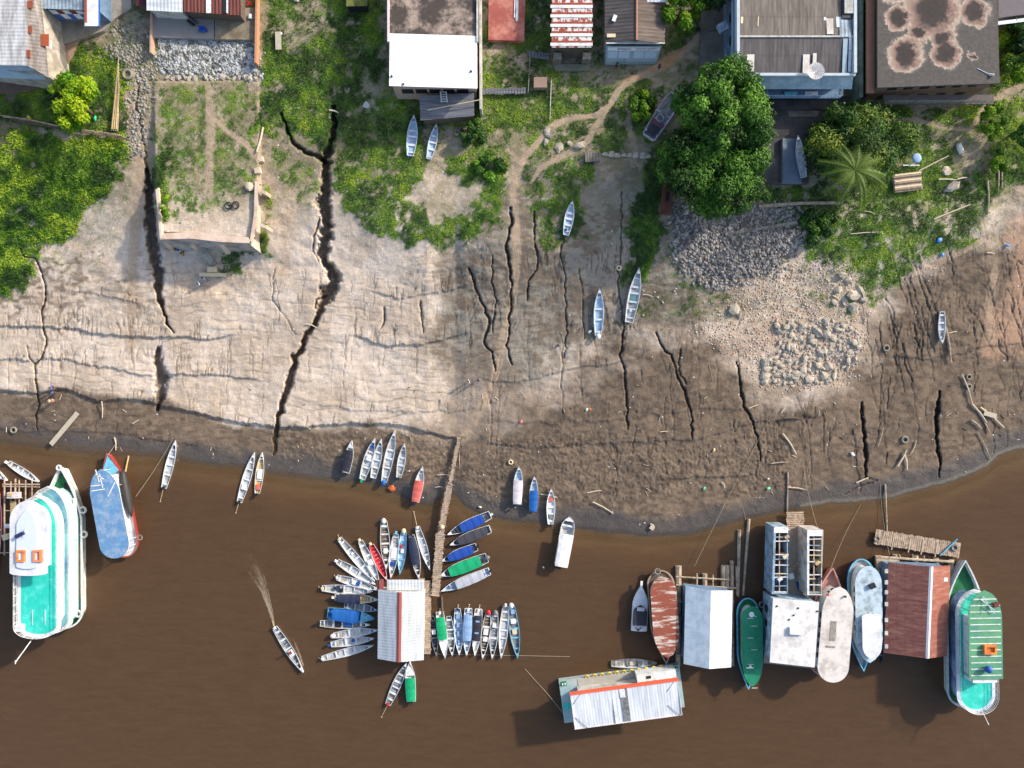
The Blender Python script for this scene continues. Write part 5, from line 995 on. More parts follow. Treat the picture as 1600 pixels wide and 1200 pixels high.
# ------------------------------------------------------------------ floating houses
def gable(name, label, A, B_, Cc, Dd, zE, zR, rf, mL, mR, wallm, z0=.6, ov=.35, ridge=None, parent=None, cat='floating house', ridge_w=.3, group=None):
    """A,B,C,D: world xy of top-left, top-right, bottom-right, bottom-left eaves; ridge runs from AB to DC at fraction rf"""
    c = ((A[0] + B_[0] + Cc[0] + Dd[0]) / 4, (A[1] + B_[1] + Cc[1] + Dd[1]) / 4); root = empty(name, label, cat, (c[0], c[1], 0), group=group)
    q = [(p[0] - c[0], p[1] - c[1]) for p in (A, B_, Cc, Dd)]
    rt = tuple(q[0][i] + (q[1][i] - q[0][i]) * rf for i in (0, 1)); rb2 = tuple(q[3][i] + (q[2][i] - q[3][i]) * rf for i in (0, 1))
    w = [(x * .93, y * .94) for x, y in q]; rw = [(x * .94, y * .94) for x, y in (rt, rb2)]
    b = MB(); V = [(*w[i], z) for z in (z0, zE - .1) for i in range(4)] + [(*rw[0], zR - .14), (*rw[1], zR - .14)]
    b.add(V, [(1, 0, 4, 5), (3, 2, 6, 7), (2, 1, 5, 6), (0, 3, 7, 4), (5, 4, 8), (7, 6, 9)], wallm); wl = b.build('wall', root)
    b = MB(); b.box(((w[2][0] + w[3][0]) / 2 - 1, w[2][1] - .03, z0 + 1), (.9, .08, 2), wood); b.build('door', root)
    b = MB(); b.box(((w[2][0] + w[3][0]) / 2 + 1.3, w[2][1] - .03, z0 + 1.3), (1, .08, .8), glass); b.build('window', root)
    def slab(p0, p1, p2, p3, m):
        b = MB(); V = [Vector(p) for p in (p0, p1, p2, p3)]; V2 = [v - Vector((0, 0, .08)) for v in V]
        b.add(V + V2, [(0, 1, 2, 3), (7, 6, 5, 4), (0, 4, 5, 1), (1, 5, 6, 2), (2, 6, 7, 3), (3, 7, 4, 0)], m); return b
    slab((*q[0], zE), (*q[3], zE), (*rb2, zR), (*rt, zR), mL).build('roof_slope', root)
    slab((*rt, zR), (*rb2, zR), (*q[2], zE), (*q[1], zE), mR).build('roof_slope', root)
    if ridge:
        b = MB(); hx = ridge_w / 2
        V = []
        for p in (rt, rb2): V += [(p[0] - hx, p[1], zR - hx * (zR - zE) / 4 + .02), (p[0], p[1], zR + .06), (p[0] + hx, p[1], zR - hx * (zR - zE) / 4 + .02)]
        b.add(V, [(0, 3, 4, 1), (1, 4, 5, 2), (0, 1, 2), (5, 4, 3)], ridge); b.build('ridge_cap', root)
    return root
ctr = gable('floating_house', 'central floating house with white corrugated roof and red brown ridge', (-20.3, -31.2), (-13.2, -31.4), (-13.4, -41.9), (-20.4, -41.7), 3.2, 4.3, .48, corr_wy, corr_wy, wall_w, ridge=mat('red_brown_cap', col(140, 74, 66), .7, .12), ridge_w=.7)
b = MB(); b.box((.6, 7.1 - 1.2, 2.7), (5.6, 1.7, .08), corr_w, rx=R(8)); b.build('porch_roof', ctr)
MB().box((-3.1, 5.95, 2.62), (.7, 1.7, .06), mat('faded_maroon', col(150, 80, 80), .8, .2), rx=R(8)).build('roof_panel', ctr)
MB().box((-4.0 + .6, 5.9, 2.5), (.9, 1.6, .06), wood_d, rx=R(8)).build('roof_panel', ctr)
def planks(name, label, A, B_, wA, z, m=wood, z0=None, group=None, cat='jetty', pw=.28, posts=False, wB=None, kind=None, zB=None, step=1):
    """plank deck from A to B (world xy), width wA to wB, individual boards crossing it"""
    A = Vector((*A[:2], 0)); B_ = Vector((*B_[:2], 0)); d = B_ - A; L = d.length; u = d / L; nrm = Vector((-u.y, u.x, 0)); wB = wB or wA; zB = z if zB is None else zB
    root = empty(name, label, cat, (A.x, A.y, 0), group=group); b = MB(); k = int(L / pw)
    for i in range(k):
        t = (i + .5) / k; ww = wA + (wB - wA) * t + rng.uniform(-.12, .12); c = u * (t * L) + nrm * rng.uniform(-.05, .05)
        b.box((c.x, c.y, z + (zB - z) * t + rng.uniform(-.012, .012)), (pw * .86, ww, .05), m, math.atan2(u.y, u.x) + rng.uniform(-.03, .03))
    b.build('planking', root)
    for s_ in (-1, 1):
        b = MB(); p0 = nrm * s_ * wA * .36; p1 = u * L + nrm * s_ * wB * .36; b.tube((p0.x, p0.y, z - .13), (p1.x, p1.y, zB - .13), .08, wood_d); b.build('beam', root)
    if posts:
        for i in range(int(L / 2.2) + 1):
            for s_ in (-1, 1):
                t = min(.99, i * 2.2 / L + .02); ww = wA + (wB - wA) * t; c = u * (t * L) + nrm * s_ * (ww / 2 + .12); MB().tube((c.x, c.y, -.8), (c.x, c.y, z + (zB - z) * t + .35), .07, wood_d).build('post', root)
    return root
w2 = lambda px, py, z: tuple(P(px, py, z)[:2])
planks('deck', 'plank deck along the right side of the central floating house', w2(668, 907, .6), w2(668, 1022, .6), 1.0, .6, cat='deck')
planks('deck', 'small plank landing at the top right corner of the central floating house', w2(655, 911, .62), w2(664, 911, .62), 1.6, .64, cat='deck')
pz = GZ(718, 683)
planks('gangway', 'narrow gangway climbing from the mud to the jetty', w2(718, 683, pz), w2(703, 757, 1.2), .55, pz + .15, zB=1.25, pw=.35, posts=True)
planks('jetty', 'long plank jetty leading from the mud to the central floating house', w2(703, 756, 1.1), w2(688, 836, 1.0), .95, 1.1, zB=.95, wB=1.0, posts=True)
planks('jetty', 'wider lower end of the plank jetty beside the covered boats', w2(688, 834, 1.0), w2(680, 932, 1.0), 1.35, .9, wB=1.25, posts=True)
o = MB().ball((0, 0, .3), .38, cream, 10, 6).build('buoy'); o.location = P(691, 823, 1.05); tag(o, 'pale round sack standing on the jetty', 'sack')
o = MB(); o.tube(P(690, 932, .3), P(692, 972, .2), .16, wood_d, 7); o = o.build('log'); tag(o, 'greenish log trailing from the lower end of the jetty', 'log')
# log raft with white gabled house
mats_log = [mat('pale_log', col(176, 162, 142), .9, .25, 2, col(130, 116, 100), .45, 1), wood]
def raft(label, logs, cross, z=.15, group=None):
    root = empty('log_raft', label, 'raft', P(*logs[0][0], 0))
    for a, c_, r in logs:
        b = MB(); b.tube(P(*a, z) - root.location, P(*c_, z) - root.location, r, mats_log[len(root.children) % 2], 8, r * .8); b.build('log', root)
    for a, c_, r in cross:
        b = MB(); b.tube(P(*a, z + .45) - root.location, P(*c_, z + .45) - root.location, r, mats_log[0], 6); b.build('crossbeam', root)
    return root
raft('raft of big logs and crossbeams carrying the white gabled floating house', [((1060, 884), (1059, 1040), .5), ((1101, 896), (1100, 1040), .42), ((1130, 883), (1127, 1040), .38), ((1136, 883), (1134, 1040), .38), ((1143, 876), (1145, 1040), .32), ((1151, 885), (1152, 930), .25)],
     [((1056, 901), (1142, 906), .12), ((1056, 914), (1150, 919), .16), ((1089, 896), (1089, 918), .12), ((1114, 898), (1114, 918), .1), ((1056, 940), (1075, 941), .12), ((1056, 968), (1075, 968), .1), ((1056, 996), (1075, 997), .1), ((1056, 1022), (1075, 1024), .1)])
sheet_shade = mat('shaded_white_sheet', col(196, 208, 216), .6, .06, 1, col(172, 186, 196), .4, .7, seam=(.9, 1.1, .1)); sheet_w = mat('white_lapped_sheet', col(220, 218, 216), .6, .05, 1, col(198, 190, 186), .35, .6, stretch=(.5, 2, 1), seam=(2.4, 1.1, .08))  # first sheet: shade of the left slope painted in as pale blue
gable('floating_house', 'white gabled floating house with a smooth white roof', (26.3, -30.6), (33.4, -31.3), (33.2, -42.9), (26.0, -42.4), 3.4, 4.7, .49, sheet_shade, sheet_w, wall_b)
raft('raft under the rust red roofed floating house', [((1372, 868), (1372, 1020), .5), ((1398, 866), (1398, 1020), .45), ((1430, 868), (1430, 1020), .45), ((1462, 872), (1462, 1020), .45), ((1486, 874), (1486, 1020), .4)],
     [((1368, 870), (1490, 878), .2), ((1368, 875), (1404, 877), .3), ((1405, 866), (1408, 874), .1), ((1426, 866), (1426, 876), .1), ((1444, 868), (1444, 878), .1)])
planks('deck', 'worn plank porch at the upper left of the rust red roof', w2(1369, 880, .8), w2(1392, 880, .8), 1.6, .8, cat='deck')
rr_ = gable('floating_house', 'floating house with a rust red sheet roof and white ridge', (57.0, -27.0), (66.4, -27.5), (65.9, -41.2), (56.3, -40.7), 3.4, 4.9, .60, rustroof, mat('rust_orange_sheets', col(140, 82, 66), .8, .18, 1.6, col(158, 108, 92), .4, .8, stretch=(.5, 2.5, 1)), wall_b, ridge=white_r, ridge_w=.7)
for i, y in enumerate((5.8, 4.1, 2.6, .8, -1.6, -3.6, -5.6)):
    MB().box((-4.75, y, 3.5 + .02), (.5, .62, .05), wall_w).build('roof_patch', rr_)
MB().box((4.0, 4.6, 3.84), (.7, .6, .05), whitep).build('roof_patch', rr_)
# plank pontoon with a blue board
planks('pontoon', 'floating plank pontoon above the rust red roofed house', w2(1367, 838, .5), w2(1500, 860, .5), 2.3, .5, cat='pontoon', pw=.3)
o = MB().tube(P(1469, 868, .7), P(1496, 842, .7), .12, blueb, 6).build('board'); tag(o, 'light blue board lying across the right end of the pontoon', 'board')
tyre(1491, 856, .6, 'dark tyre on the right end of the pontoon', .42); tyre(1370, 842, .55, 'dark tyre at the left end of the pontoon', .36)
for y in (1395, 1421, 1441, 1463): o = MB().box((0, 0, 0), (.18, 2.3, .06), mats_log[0], R(-10)).build('board'); o.location = P(y, 843 + (y - 1367) * .165, .56); tag(o, 'pale repair board across the pontoon, %s from the left' % ('first', 'second', 'third', 'fourth')[(1395, 1421, 1441, 1463).index(y)], 'board', 'repair boards on the pontoon')
# floating workshop with the big white flat roof
ws = empty('floating_workshop', 'white flat roofed floating workshop with two roofless sheds at its upper end', 'floating house', P(1240, 935, 0)); ox, oy = ws.location.x, ws.location.y
def wp(px, py, z): p = P(px, py, z); return (p.x - ox, p.y - oy)
b = MB(); b.prism([wp(1193, 1036, .7), wp(1279, 1046, .7), wp(1287, 828, .7), wp(1205, 822, .7)], -.3, .7, alu_dk, mat('pontoon_deck', col(150, 138, 124), .9, .25, 1.5)); b.build('pontoon', ws)
R0 = [wp(1203, 1035, 5.5), wp(1273, 1043, 5.5), wp(1280, 941, 5.5), wp(1208, 935, 5.5)]
b = MB(); b.prism(shrink(R0, .25), .7, 5.35, mat('grey_blue_boards', col(150, 172, 190), .8, .16, 1.2, col(100, 116, 128), .45, .7)); wl = b.build('wall', ws)
for i in range(4): MB().box((wp(1196, 950 + i * 22, 2.5)[0] + .05, wp(1196, 950 + i * 22, 2.5)[1], 2.7), (.08, 1.0, .9), glass).build('window', wl)
b = MB(); b.prism(R0, 5.35, 5.5, white_r, mat('dirty_white_roof', col(212, 210, 208), .7, .08, .6, col(178, 174, 170), .35, .5)); b.build('roof', ws)
MB().prism([wp(1233, 979, 5.6), wp(1254, 980, 5.6), wp(1254, 991, 5.6), wp(1233, 990, 5.6)][::-1], 5.5, 5.95, white_r).build('roof_hatch', ws)
for x, y in ((1214, 947), (1247, 950), (1277, 955), (1240, 961), (1233, 968)): MB().tube((*wp(x, y, 5.5), 5.5), (*wp(x, y, 5.5), 5.62), .14, black, 6).build('roof_vent', ws)
for (x0, x1, y0, y1, lab) in ((1206, 1231, 823, 928, 0), (1261, 1284, 828, 930, 1)):
    q = [wp(x0, y1, 4.2), wp(x1, y1, 4.2), wp(x1 + (1 if lab else 0), y0, 4.2), wp(x0 + (0 if lab else 3), y0, 4.2)]
    qi = [(sum(p[0] for p in q) / 4 + (p[0] - sum(p[0] for p in q) / 4) * .9, sum(p[1] for p in q) / 4 + (p[1] - sum(p[1] for p in q) / 4) * .97) for p in q]
    b = MB(); b.ring(q, qi, .7, 4.2, mat('grimy_white_boards', col(196, 194, 188), .8, .16, 1.2, col(150, 144, 134), .42, .7) if lab else MC['grey_blue_boards']); b.build('shed_wall', ws)
    mx0 = (q[0][0] + q[1][0]) / 2; b = MB(); b.box((mx0, (q[0][1] + q[3][1]) / 2, 4.0), (.16, abs(q[3][1] - q[0][1]), .16), wood); b.build('rafter', ws)
    for i in range(11):
        if (i * 7 + lab * 3) % 9 == 4: continue
        t = (i + .5 + rng.uniform(-.25, .25)) / 11; y_ = q[0][1] + (q[3][1] - q[0][1]) * t; xa = q[0][0] + (q[3][0] - q[0][0]) * t; b = MB(); b.box((xa + (q[1][0] - q[0][0]) / 2, y_, 4.1), (abs(q[1][0] - q[0][0]), .12, .14), (whitep, MC['grey_blue_boards'], whitep, cream)[(i + lab) % 4], rng.uniform(-.06, .06)); b.build('rafter', ws)
    b = MB(); hx = (q[1][0] - q[0][0]) * .14; b.prism([(q[0][0], q[0][1]), (q[0][0] + hx, q[0][1]), (q[3][0] + hx, q[3][1]), (q[3][0], q[3][1])], 4.2, 4.26, whitep if lab else MC['grey_blue_boards']); b.build('roof_strip', ws)
    b = MB()
    b.prism([q[3], (q[3][0], q[3][1] - .9), (q[2][0], q[2][1] - .9), q[2]], 4.22, 4.3, whitep); b.build('roof_strip', ws)
planks('landing', 'square plank landing at the top of the floating workshop', w2(1242, 799, .6), w2(1242, 826, .6), 2.7, .75, cat='landing', pw=.3)
for k, (x, y, lab_) in enumerate(((1214, 905, 'blue sheet at the lower end of the left roofless shed'), (1222, 870, 'rusty sheet inside the left roofless shed'), (1275, 905, 'grey sheet at the lower end of the right roofless shed'), (1272, 880, 'brown board pile inside the right roofless shed'), (1225, 840, 'orange brown board pile at the top of the left roofless shed'))):
    o = MB().box((0, 0, .2), (1.1, 1.5, .4), (mblue, MC['rust_red_sheets'], alu_dk, wood_d, MC['orange_slats'])[k], rng.uniform(-.4, .4)).box((.1, .3, .5), (.7, .5, .25), (whitep, cream, dkb, wood_y, wood)[k], .6).build('sheet_pile'); o.location = P(x, y, 3.4); tag(o, lab_, 'pile')
    o.location.z = .72; o.scale.z = 6.0
for k, (x, y) in enumerate(((1246, 885), (1236, 900), (1262, 905), (1250, 915), (1222, 905), (1270, 860), (1218, 850))):
    o = MB().box((0, 0, .25), (rng.uniform(.7, 1.5), rng.uniform(.4, .9), .5), (wood, alu, MC['rust_red_sheets'], royal, cream, dkb, wood_y)[k], rng.uniform(0, 3)).build('crate'); o.location = P(x, y, 1.0); o.location.z = .72
    tag(o, ('weathered wooden crate', 'silver metal case', 'rust red box', 'blue crate', 'cream box', 'charcoal box', 'yellowish crate')[k] + ' on the open deck of the floating workshop', 'crate', 'goods on the workshop deck')
for k in range(7):
    a = P(1232 + k * 5, 890 + rng.uniform(-6, 6), 1); o = MB().box((0, 0, 0), (rng.uniform(1.6, 2.6), .14, .08), wood, rng.uniform(-.8, 1.2)).build('plank'); o.location = (a.x, a.y, 1.3 + .03 * k); tag(o, 'loose pale plank heaped between the two roofless sheds', 'plank', 'loose planks between the sheds')
tyre(1190.5, 945, .9, 'dark tyre fender on the left wall of the floating workshop', .42, None)
# orange trimmed barge
ang = math.atan2(2.45, 18.3); bg_ = empty('barge', 'flat barge with white corrugated roof and orange trim at the bottom', 'barge', (17.0, -48.0, 0), ang)
b = MB(); b.box((0, 0, .35), (18.8, 6.6, 1.3), mat('pale_teal_paint', col(138, 170, 174), .7, .14, .9, col(160, 166, 164), .45, .5)); b.build('hull', bg_)
b = MB(); b.box((.9, 2.2, 1.03), (14.8, 2.0, .06), mat('grey_deck', col(160, 156, 148), .85, .16, 1.2)); b.build('deck', bg_)
b = MB(); b.box((0, .1, 2.9), (13.5, 4.0, 3.7), wall_w); b.build('cabin', bg_)
b = MB(); b.box((.05, .3, 5.0), (16.0, 5.45, .12), mat('ribbed_white_sheet', col(206, 210, 216), .55, .08, .9, col(178, 184, 190), .45, .6, wave=('X', .42, .006), stretch=(2.6, .3, 1)), rx=R(2)); b.build('roof', bg_)
MB().box((.05, 2.95, 5.16), (16.3, .4, .3), mat('orange_trim', col(232, 92, 58), .6, .08)).build('fascia', bg_)
for x_ in (-8.0, 8.1): MB().box((x_, .3, 5.08), (.08, 5.45, .14), tpink).build('fascia', bg_)
MB().box((.05, -2.46, 5.0), (16.2, .08, .14), tpink).build('fascia', bg_)
MB().box((-.1, .3, 5.1), (1.1, 5.2, .05), alu_dk, rx=R(2)).build('roof_panel', bg_); MB().box((-.3, 2.0, 5.19), (.8, 1.3, .04), whitep).build('roof_panel', bg_)
MB().box((-1.7, .3, 5.12), (.3, 5.2, .05), whitep).build('roof_panel', bg_)
for s_, x_ in ((1, -7.0), (-1, -6.9), (-1, 7.1), (1, 7.0)): MB().box((x_, .3 + s_ * 1.9 * (1 if x_ < 0 else -1), 5.13), (2.4, .08, .04), alu_dk, (.85 if (x_ < 0) == (s_ > 0) else -.85)).build('brace', bg_)
b = MB(); b.box((5.4, 2.9, 2.0), (6.0, 1.2, 2.0), whitep); cb2 = b.build('deckhouse', bg_); MB().box((4.2, 2.9, 3.03), (.7, .4, .08), black).build('hatch', cb2)
for x_ in (-8.7, 8.7):
    b = MB(); b.box((x_, 2.8, 1.03), (.9, .7, .08), greenp).tube((x_ - .2, 2.8, 1), (x_ - .2, 2.8, 1.4), .12, whitep).tube((x_ + .2, 2.8, 1), (x_ + .2, 2.8, 1.4), .12, whitep); b.build('bollard', bg_)
b = MB(); b.prism([(-9.2, -1.0), (-8.0, -1.2), (-7.9, -.4), (-9.1, -.2)], 1.0, 1.03, teal); b.build('deck_patch', bg_)
yel = mat('yellow_rubber', col(206, 176, 58), .7, .15, 3)
for i in range(11):
    v_ = Matrix.Rotation(ang, 3, 'Z') @ Vector((-5.0 + i * 1.15, 3.42, 0)) + bg_.location; b = MB(); b.torus((0, 0, 0), .28, .11, yel, 12, 6, R(35)); o = b.build('tyre'); o.location = (v_.x, v_.y, 1.05); o.rotation_euler = (0, 0, ang); tag(o, '%s yellow tyre from the left along the upper edge of the barge' % ORD[i], 'tyre', 'yellow tyres along the barge')
o = MB().box((0, 0, .35), (.9, .6, .7), redp, .4).build('engine'); o.location = P(1031, 1052, 1.1); tag(o, 'small red engine beside the white deckhouse on the barge', 'engine')
# dock at the left edge
dock = empty('log_dock', 'dark open log dock behind the largest riverboat at the left edge', 'dock', P(30, 800, 0)); dl = dock.location
for a, c_, r in [((7, 745), (7, 868), .12), ((17, 752), (17, 865), .1), ((24, 748), (24, 860), .14), ((30, 750), (30, 860), .1), ((40, 750), (40, 800), .1), ((50, 750), (50, 790), .1), ((4, 757), (62, 757), .12), ((4, 760), (62, 761), .08), ((8, 778), (35, 778), .09), ((8, 798), (25, 798), .08), ((0, 864), (26, 863), .08), ((6, 836), (22, 836), .08)]:
    MB().tube(P(*a, .7) - dl, P(*c_, .7) - dl, r, wood, 6).build('beam', dock)
planks('deck', 'orange brown plank strip on the log dock', w2(21, 783, .8), w2(20, 815, .8), .8, .85, m=wood_y, cat='deck')
o = MB().box((0, 0, .4), (1.7, .9, .8), tpink).box((-.3, .1, .85), (.6, .5, .14), wood_y).build('crate'); o.location = P(25, 773, .9); tag(o, 'pinkish crate with a yellow cloth on the log dock', 'crate')
o = MB().box((0, 0, .3), (.9, .9, .6), cream, .3).build('crate'); o.location = P(12, 838, .9); tag(o, 'pale crate on the lower part of the log dock', 'crate')
canoe('red hull cut by the left picture edge beside the log dock', (-4, 745), (-12, 905), 20, outer=redp, rim=tpink, inner=redp, seats=3, name='boat', cat='boat')
# floating logs and poles
LG = 'logs floating above the dark green roofed boat'
for a, c_, r, lab, g in [((1155, 828), (1153, 932), .3, 'left pale log floating beside the log raft', LG), ((1170, 811), (1161, 930), .26, 'right crooked log floating beside the log raft', LG), ((1383, 757), (1386, 832), .14, 'slender pole reaching from the shore to the pontoon', None), ((1231, 738), (1230, 800), .13, 'thin pole leading from the mud to the workshop landing', None), ((717, 705), (718, 728), .1, 'short prop leaning on the gangway', None)]:
    za = max(.12, GZ(*a) + .1); zc_ = max(.12, GZ(*c_) + .1); o = MB().tube(P(*a, za), P(*c_, zc_), r, mats_log[0], 8, r * .7).build('log'); tag(o, lab, 'log' if r > .2 else 'pole', g)
# mooring ropes
ropem = mat('rope', col(150, 140, 120), .9, .2)
def rope(a, c_, za, zb, sag, lab, r=.035):
    A_ = P(*a, za); B2 = P(*c_, zb); b = MB(); pts = []
    for i in range(13):
        t = i / 12; p = A_.lerp(B2, t); p.z = max(p.z - sag * 4 * t * (1 - t), .04); pts.append(p)
    b.path(pts, r, ropem, 4); o = b.build('mooring_rope'); tag(o, lab, 'rope', 'mooring ropes')
def gz0(a): return max(.05, GZ(*a) + .05)
for a, c_, zb, lab in [((271, 684), (212, 776), 1.2, 'rope from the silver canoe bow to the blue roofed boat'), ((1345, 788), (1297, 892), 2.0, 'rope from the shore to the pink bow of the cream roofed boat'), ((1256, 735), (1279, 830), 2.5, 'rope from the mud to the right shed of the workshop'), ((1375, 755), (1390, 868), 1.5, 'rope from the shore to the rust red roofed house'), ((820, 1045), (882, 1117), .9, 'rope at the lower left corner of the barge'),
    ((1108, 570), (1165, 812), .3, 'dark rope lying down the mud to the floating logs'), ((1210, 640), (1085, 885), .8, 'rope crossing the mud to the white gabled floating house'), ((682, 1022), (890, 1026), .2, 'long rope running right from the row of boats'), ((183, 684), (167, 712), 1.5, 'short curled rope at the blue roofed boat bow'), ((1485, 605), (1481, 752), .1, 'straight dark rope down the mud at the right'), ((1290, 640), (1330, 770), .1, 'dark rope down the mud right of the landing'), ((124, 408), (190, 510), 2.6, 'rope lying on the pale clay at the left')]:
    rope(a, c_, gz0(a), zb if zb > .35 else gz0(c_), .5, lab)
# ------------------------------------------------------------------ buildings and yards on the upper bank
GV = 8.0
def slabz(pl): return max(GZ(*p) for p in pl + [(sum(p[0] for p in pl) / len(pl), sum(p[1] for p in pl) / len(pl))]) + .3
def flat(name, label, pl, m, dz=0.0, kind='structure', cat=None, depth=1.2, z=None, group=None):
    z = (slabz(pl) if z is None else z) + dz; w = [tuple(P(x, y, z)[:2]) for x, y in pl]
    a = sum(w[i][0] * w[(i + 1) % len(w)][1] - w[(i + 1) % len(w)][0] * w[i][1] for i in range(len(w)))
    if a < 0: w = w[::-1]
    o = MB().prism(w, z - depth, z, m).build(name); tag(o, label, cat, group, kind); return z
pave = mat('yard_paving', col(92, 88, 88), .9, .16, .8, col(70, 68, 70), .5, .4)
drive = mat('concrete_drive', col(122, 116, 108), .9, .16, .7, col(98, 92, 86), .5, .3)
patio = mat('patio_concrete', col(150, 144, 134), .9, .12, .7, col(126, 118, 106), .45, .5)
zy = flat('pavement', 'dark paved yard below the blue building', [(1150, 150), (1346, 150), (1342, 188), (1300, 205), (1262, 240), (1264, 286), (1186, 286), (1160, 200)], pave)
zd_ = flat('pavement', 'concrete drive left of the blue building', [(1096, 18), (1140, 12), (1150, 150), (1092, 128)], drive)
zp = flat('pavement', 'concrete court at the upper left', [(78, -60), (205, -60), (205, 12), (178, 30), (162, 48), (78, 76)], patio)
z1 = flat('pavement', 'grey concrete slab below the tin sheds', [(236, 10), (334, 10), (334, 60), (238, 58)], mat('grey_slab', col(138, 134, 130), .9, .1, .8), .15)
flat('pavement', 'stained brown concrete slab right of the grey one', [(335.5, 12), (399, 12), (399, 62), (335.5, 61)], mat('brown_slab', col(142, 130, 112), .9, .15, .8, col(108, 98, 78), .45, .5), .1)
flat('path', 'brown tiled ramp at the upper left', [(115, 50), (128, 52), (104, 100), (92, 125), (80, 132), (70, 124), (84, 108)], mat('ramp_concrete', col(146, 122, 100), .9, .2, 1.2), -.02)
flat('path', 'grey brown walkway under the patchwork roofed house', [(-60, 132), (72, 124), (80, 132), (40, 141), (-60, 150)], mat('brown_boards', col(112, 92, 82), .9, .2, 1.5), .0)
def wallslab(name, label, pts, h, t, m, cat='wall', dz=0.0, group=None, base=None):
    """low wall along picture points"""
    w = [P(x, y, (GZ(x, y) if base is None else base) + h) for x, y in pts]; b = MB()
    for a, c_ in zip(w[:-1], w[1:]):
        d = c_ - a; mid = (a + c_) / 2; zz = min(a.z, c_.z); b.box((mid.x, mid.y, zz - (h + .6) / 2), (d.length, t, h + .6), m, math.atan2(d.y, d.x))
    o = b.build(name); tag(o, label, cat, group); return o
class HB:  # building whose roof corners are given as picture points at roof height
    def __init__(s, name, label, corners, zt, wallm, inset=.25, cat='house', gz=None, th=.0):
        s.w = [P(x, y, zt) for x, y in corners]; c = sum(s.w, Vector()) / 4; s.gz = GV - .8 if gz is None else gz; s.root = empty(name, label, cat, (c.x, c.y, s.gz)); s.o = s.root.location.copy(); s.zt = zt - s.gz
        s.q = [(p.x - c.x, p.y - c.y) for p in s.w]          # A top-left, B top-right, C bottom-right, D bottom-left
        cx = sum(p[0] for p in s.q) / 4; cy = sum(p[1] for p in s.q) / 4
        W_ = [(x - math.copysign(inset, x), y - math.copysign(inset, y)) for x, y in s.q]; s.W = W_
        s.wall = MB().prism([W_[3], W_[2], W_[1], W_[0]], 0, s.zt - .12, wallm).build('wall', s.root)
    def lp(s, px, py, z): p = P(px, py, z); return (p.x - s.o.x, p.y - s.o.y, z - s.gz)
    def slab(s, m, th=.25, dz=0.0):
        return MB().prism([s.q[3], s.q[2], s.q[1], s.q[0]], s.zt - th + dz, s.zt + dz, m).build('roof', s.root)
    def slope(s, q, zs, m, name='roof_slope', th=.08):
        b = MB(); V = [Vector((*p, z)) for p, z in zip(q, zs)]; V2 = [v - Vector((0, 0, th)) for v in V]
        b.add(V + V2, [(3, 2, 1, 0), (4, 5, 6, 7), (0, 1, 5, 4), (1, 2, 6, 5), (2, 3, 7, 6), (3, 0, 4, 7)], m); return b.build(name, s.root)
    def south(s, n, zc, w, h, m, name='window', frame=None, x0=.08, x1=.92):
        a, b_ = Vector(s.W[3]), Vector(s.W[2]); d = b_ - a; an = math.atan2(d.y, d.x); nn = Vector((d.y, -d.x)).normalized()
        for i in range(n):
            t = x0 + (x1 - x0) * (i + .5) / n; c = a + d * t + nn * .03; o = MB().box((c.x, c.y, zc), (w, .1, h), m, an).build(name, s.wall)
            if frame: c2 = c + nn * .03; MB().box((c2.x, c2.y, zc - h / 2 - .05), (w + .2, .2, .1), frame, an).build('sill', o)
    def west(s, n, zc, w, h, m, name='window', x0=.08, x1=.92):
        a, b_ = Vector(s.W[0]), Vector(s.W[3]); d = b_ - a; an = math.atan2(d.y, d.x); nn = Vector((d.y, -d.x)).normalized()
        for i in range(n):
            t = x0 + (x1 - x0) * (i + .5) / n; c = a + d * t + nn * .03; MB().box((c.x, c.y, zc), (w, .1, h), m, an).build(name, s.wall)
# 1 upper left house with patchwork roof
h = HB('patchwork_roofed_house', 'house with a long white and grey patchwork roof at the upper left corner', [(-60, -60), (58, -60), (76, 121), (-60, 104)], 13.2, mat('patchy_pale_wall', col(176, 168, 156), .85, .2, 1, col(140, 130, 118), .45, .6), .3)
rx = [(-60, -60, 14.2), (40, -60, 14.2), (42, 102, 14.2), (-60, 100, 14.2)]
old_w = mat('weathered_white_sheet', col(192, 194, 196), .6, .12, 1, col(150, 148, 146), .48, .7, wave=('Y', .5, .012), stretch=(2, .4, 1))
gp = mat('grey_patch_sheet', col(140, 134, 128), .8, .18, 1.4, col(110, 102, 96), .5, .7, wave=('Y', .5, .02), stretch=(2, .4, 1))
q = [h.lp(*p)[:2] for p in rx]; h.slope(q, [h.zt + .9] * 2 + [h.zt + .9] * 2, old_w)
q2 = [q[1], h.q[1], h.q[2], q[2]]; h.slope(q2, [h.zt + .9, h.zt, h.zt, h.zt + .9], gp)
for (x0, y0, x1, y1, m_) in ((45, 3, 53, 14, brick), (46, 42, 52, 53, brick), (62, 52, 74, 70, mat('rust_orange', col(160, 78, 44), .8, .12, 2)), (44, 80, 50, 92, brick), (74, 60, 77, 73, whitep)):
    c_ = h.lp((x0 + x1) / 2, (y0 + y1) / 2, 13.8); MB().box((c_[0], c_[1], h.zt + .9 - max(0, (c_[0] - q[1][0])) * .33 + .12), ((x1 - x0) * .09, (y1 - y0) * .09, .05), m_).build('roof_patch', h.root)
h.slope([h.lp(-60, 101, 13.6)[:2], h.lp(44, 102, 13.6)[:2], h.lp(72, 124, 12.2)[:2], h.lp(-60, 120, 12.2)[:2]], [h.zt + .5, h.zt + .5, h.zt - 1.0, h.zt - 1.0], mat('pale_blue_gutter', col(142, 164, 178), .6, .15, 1.5), 'awning')
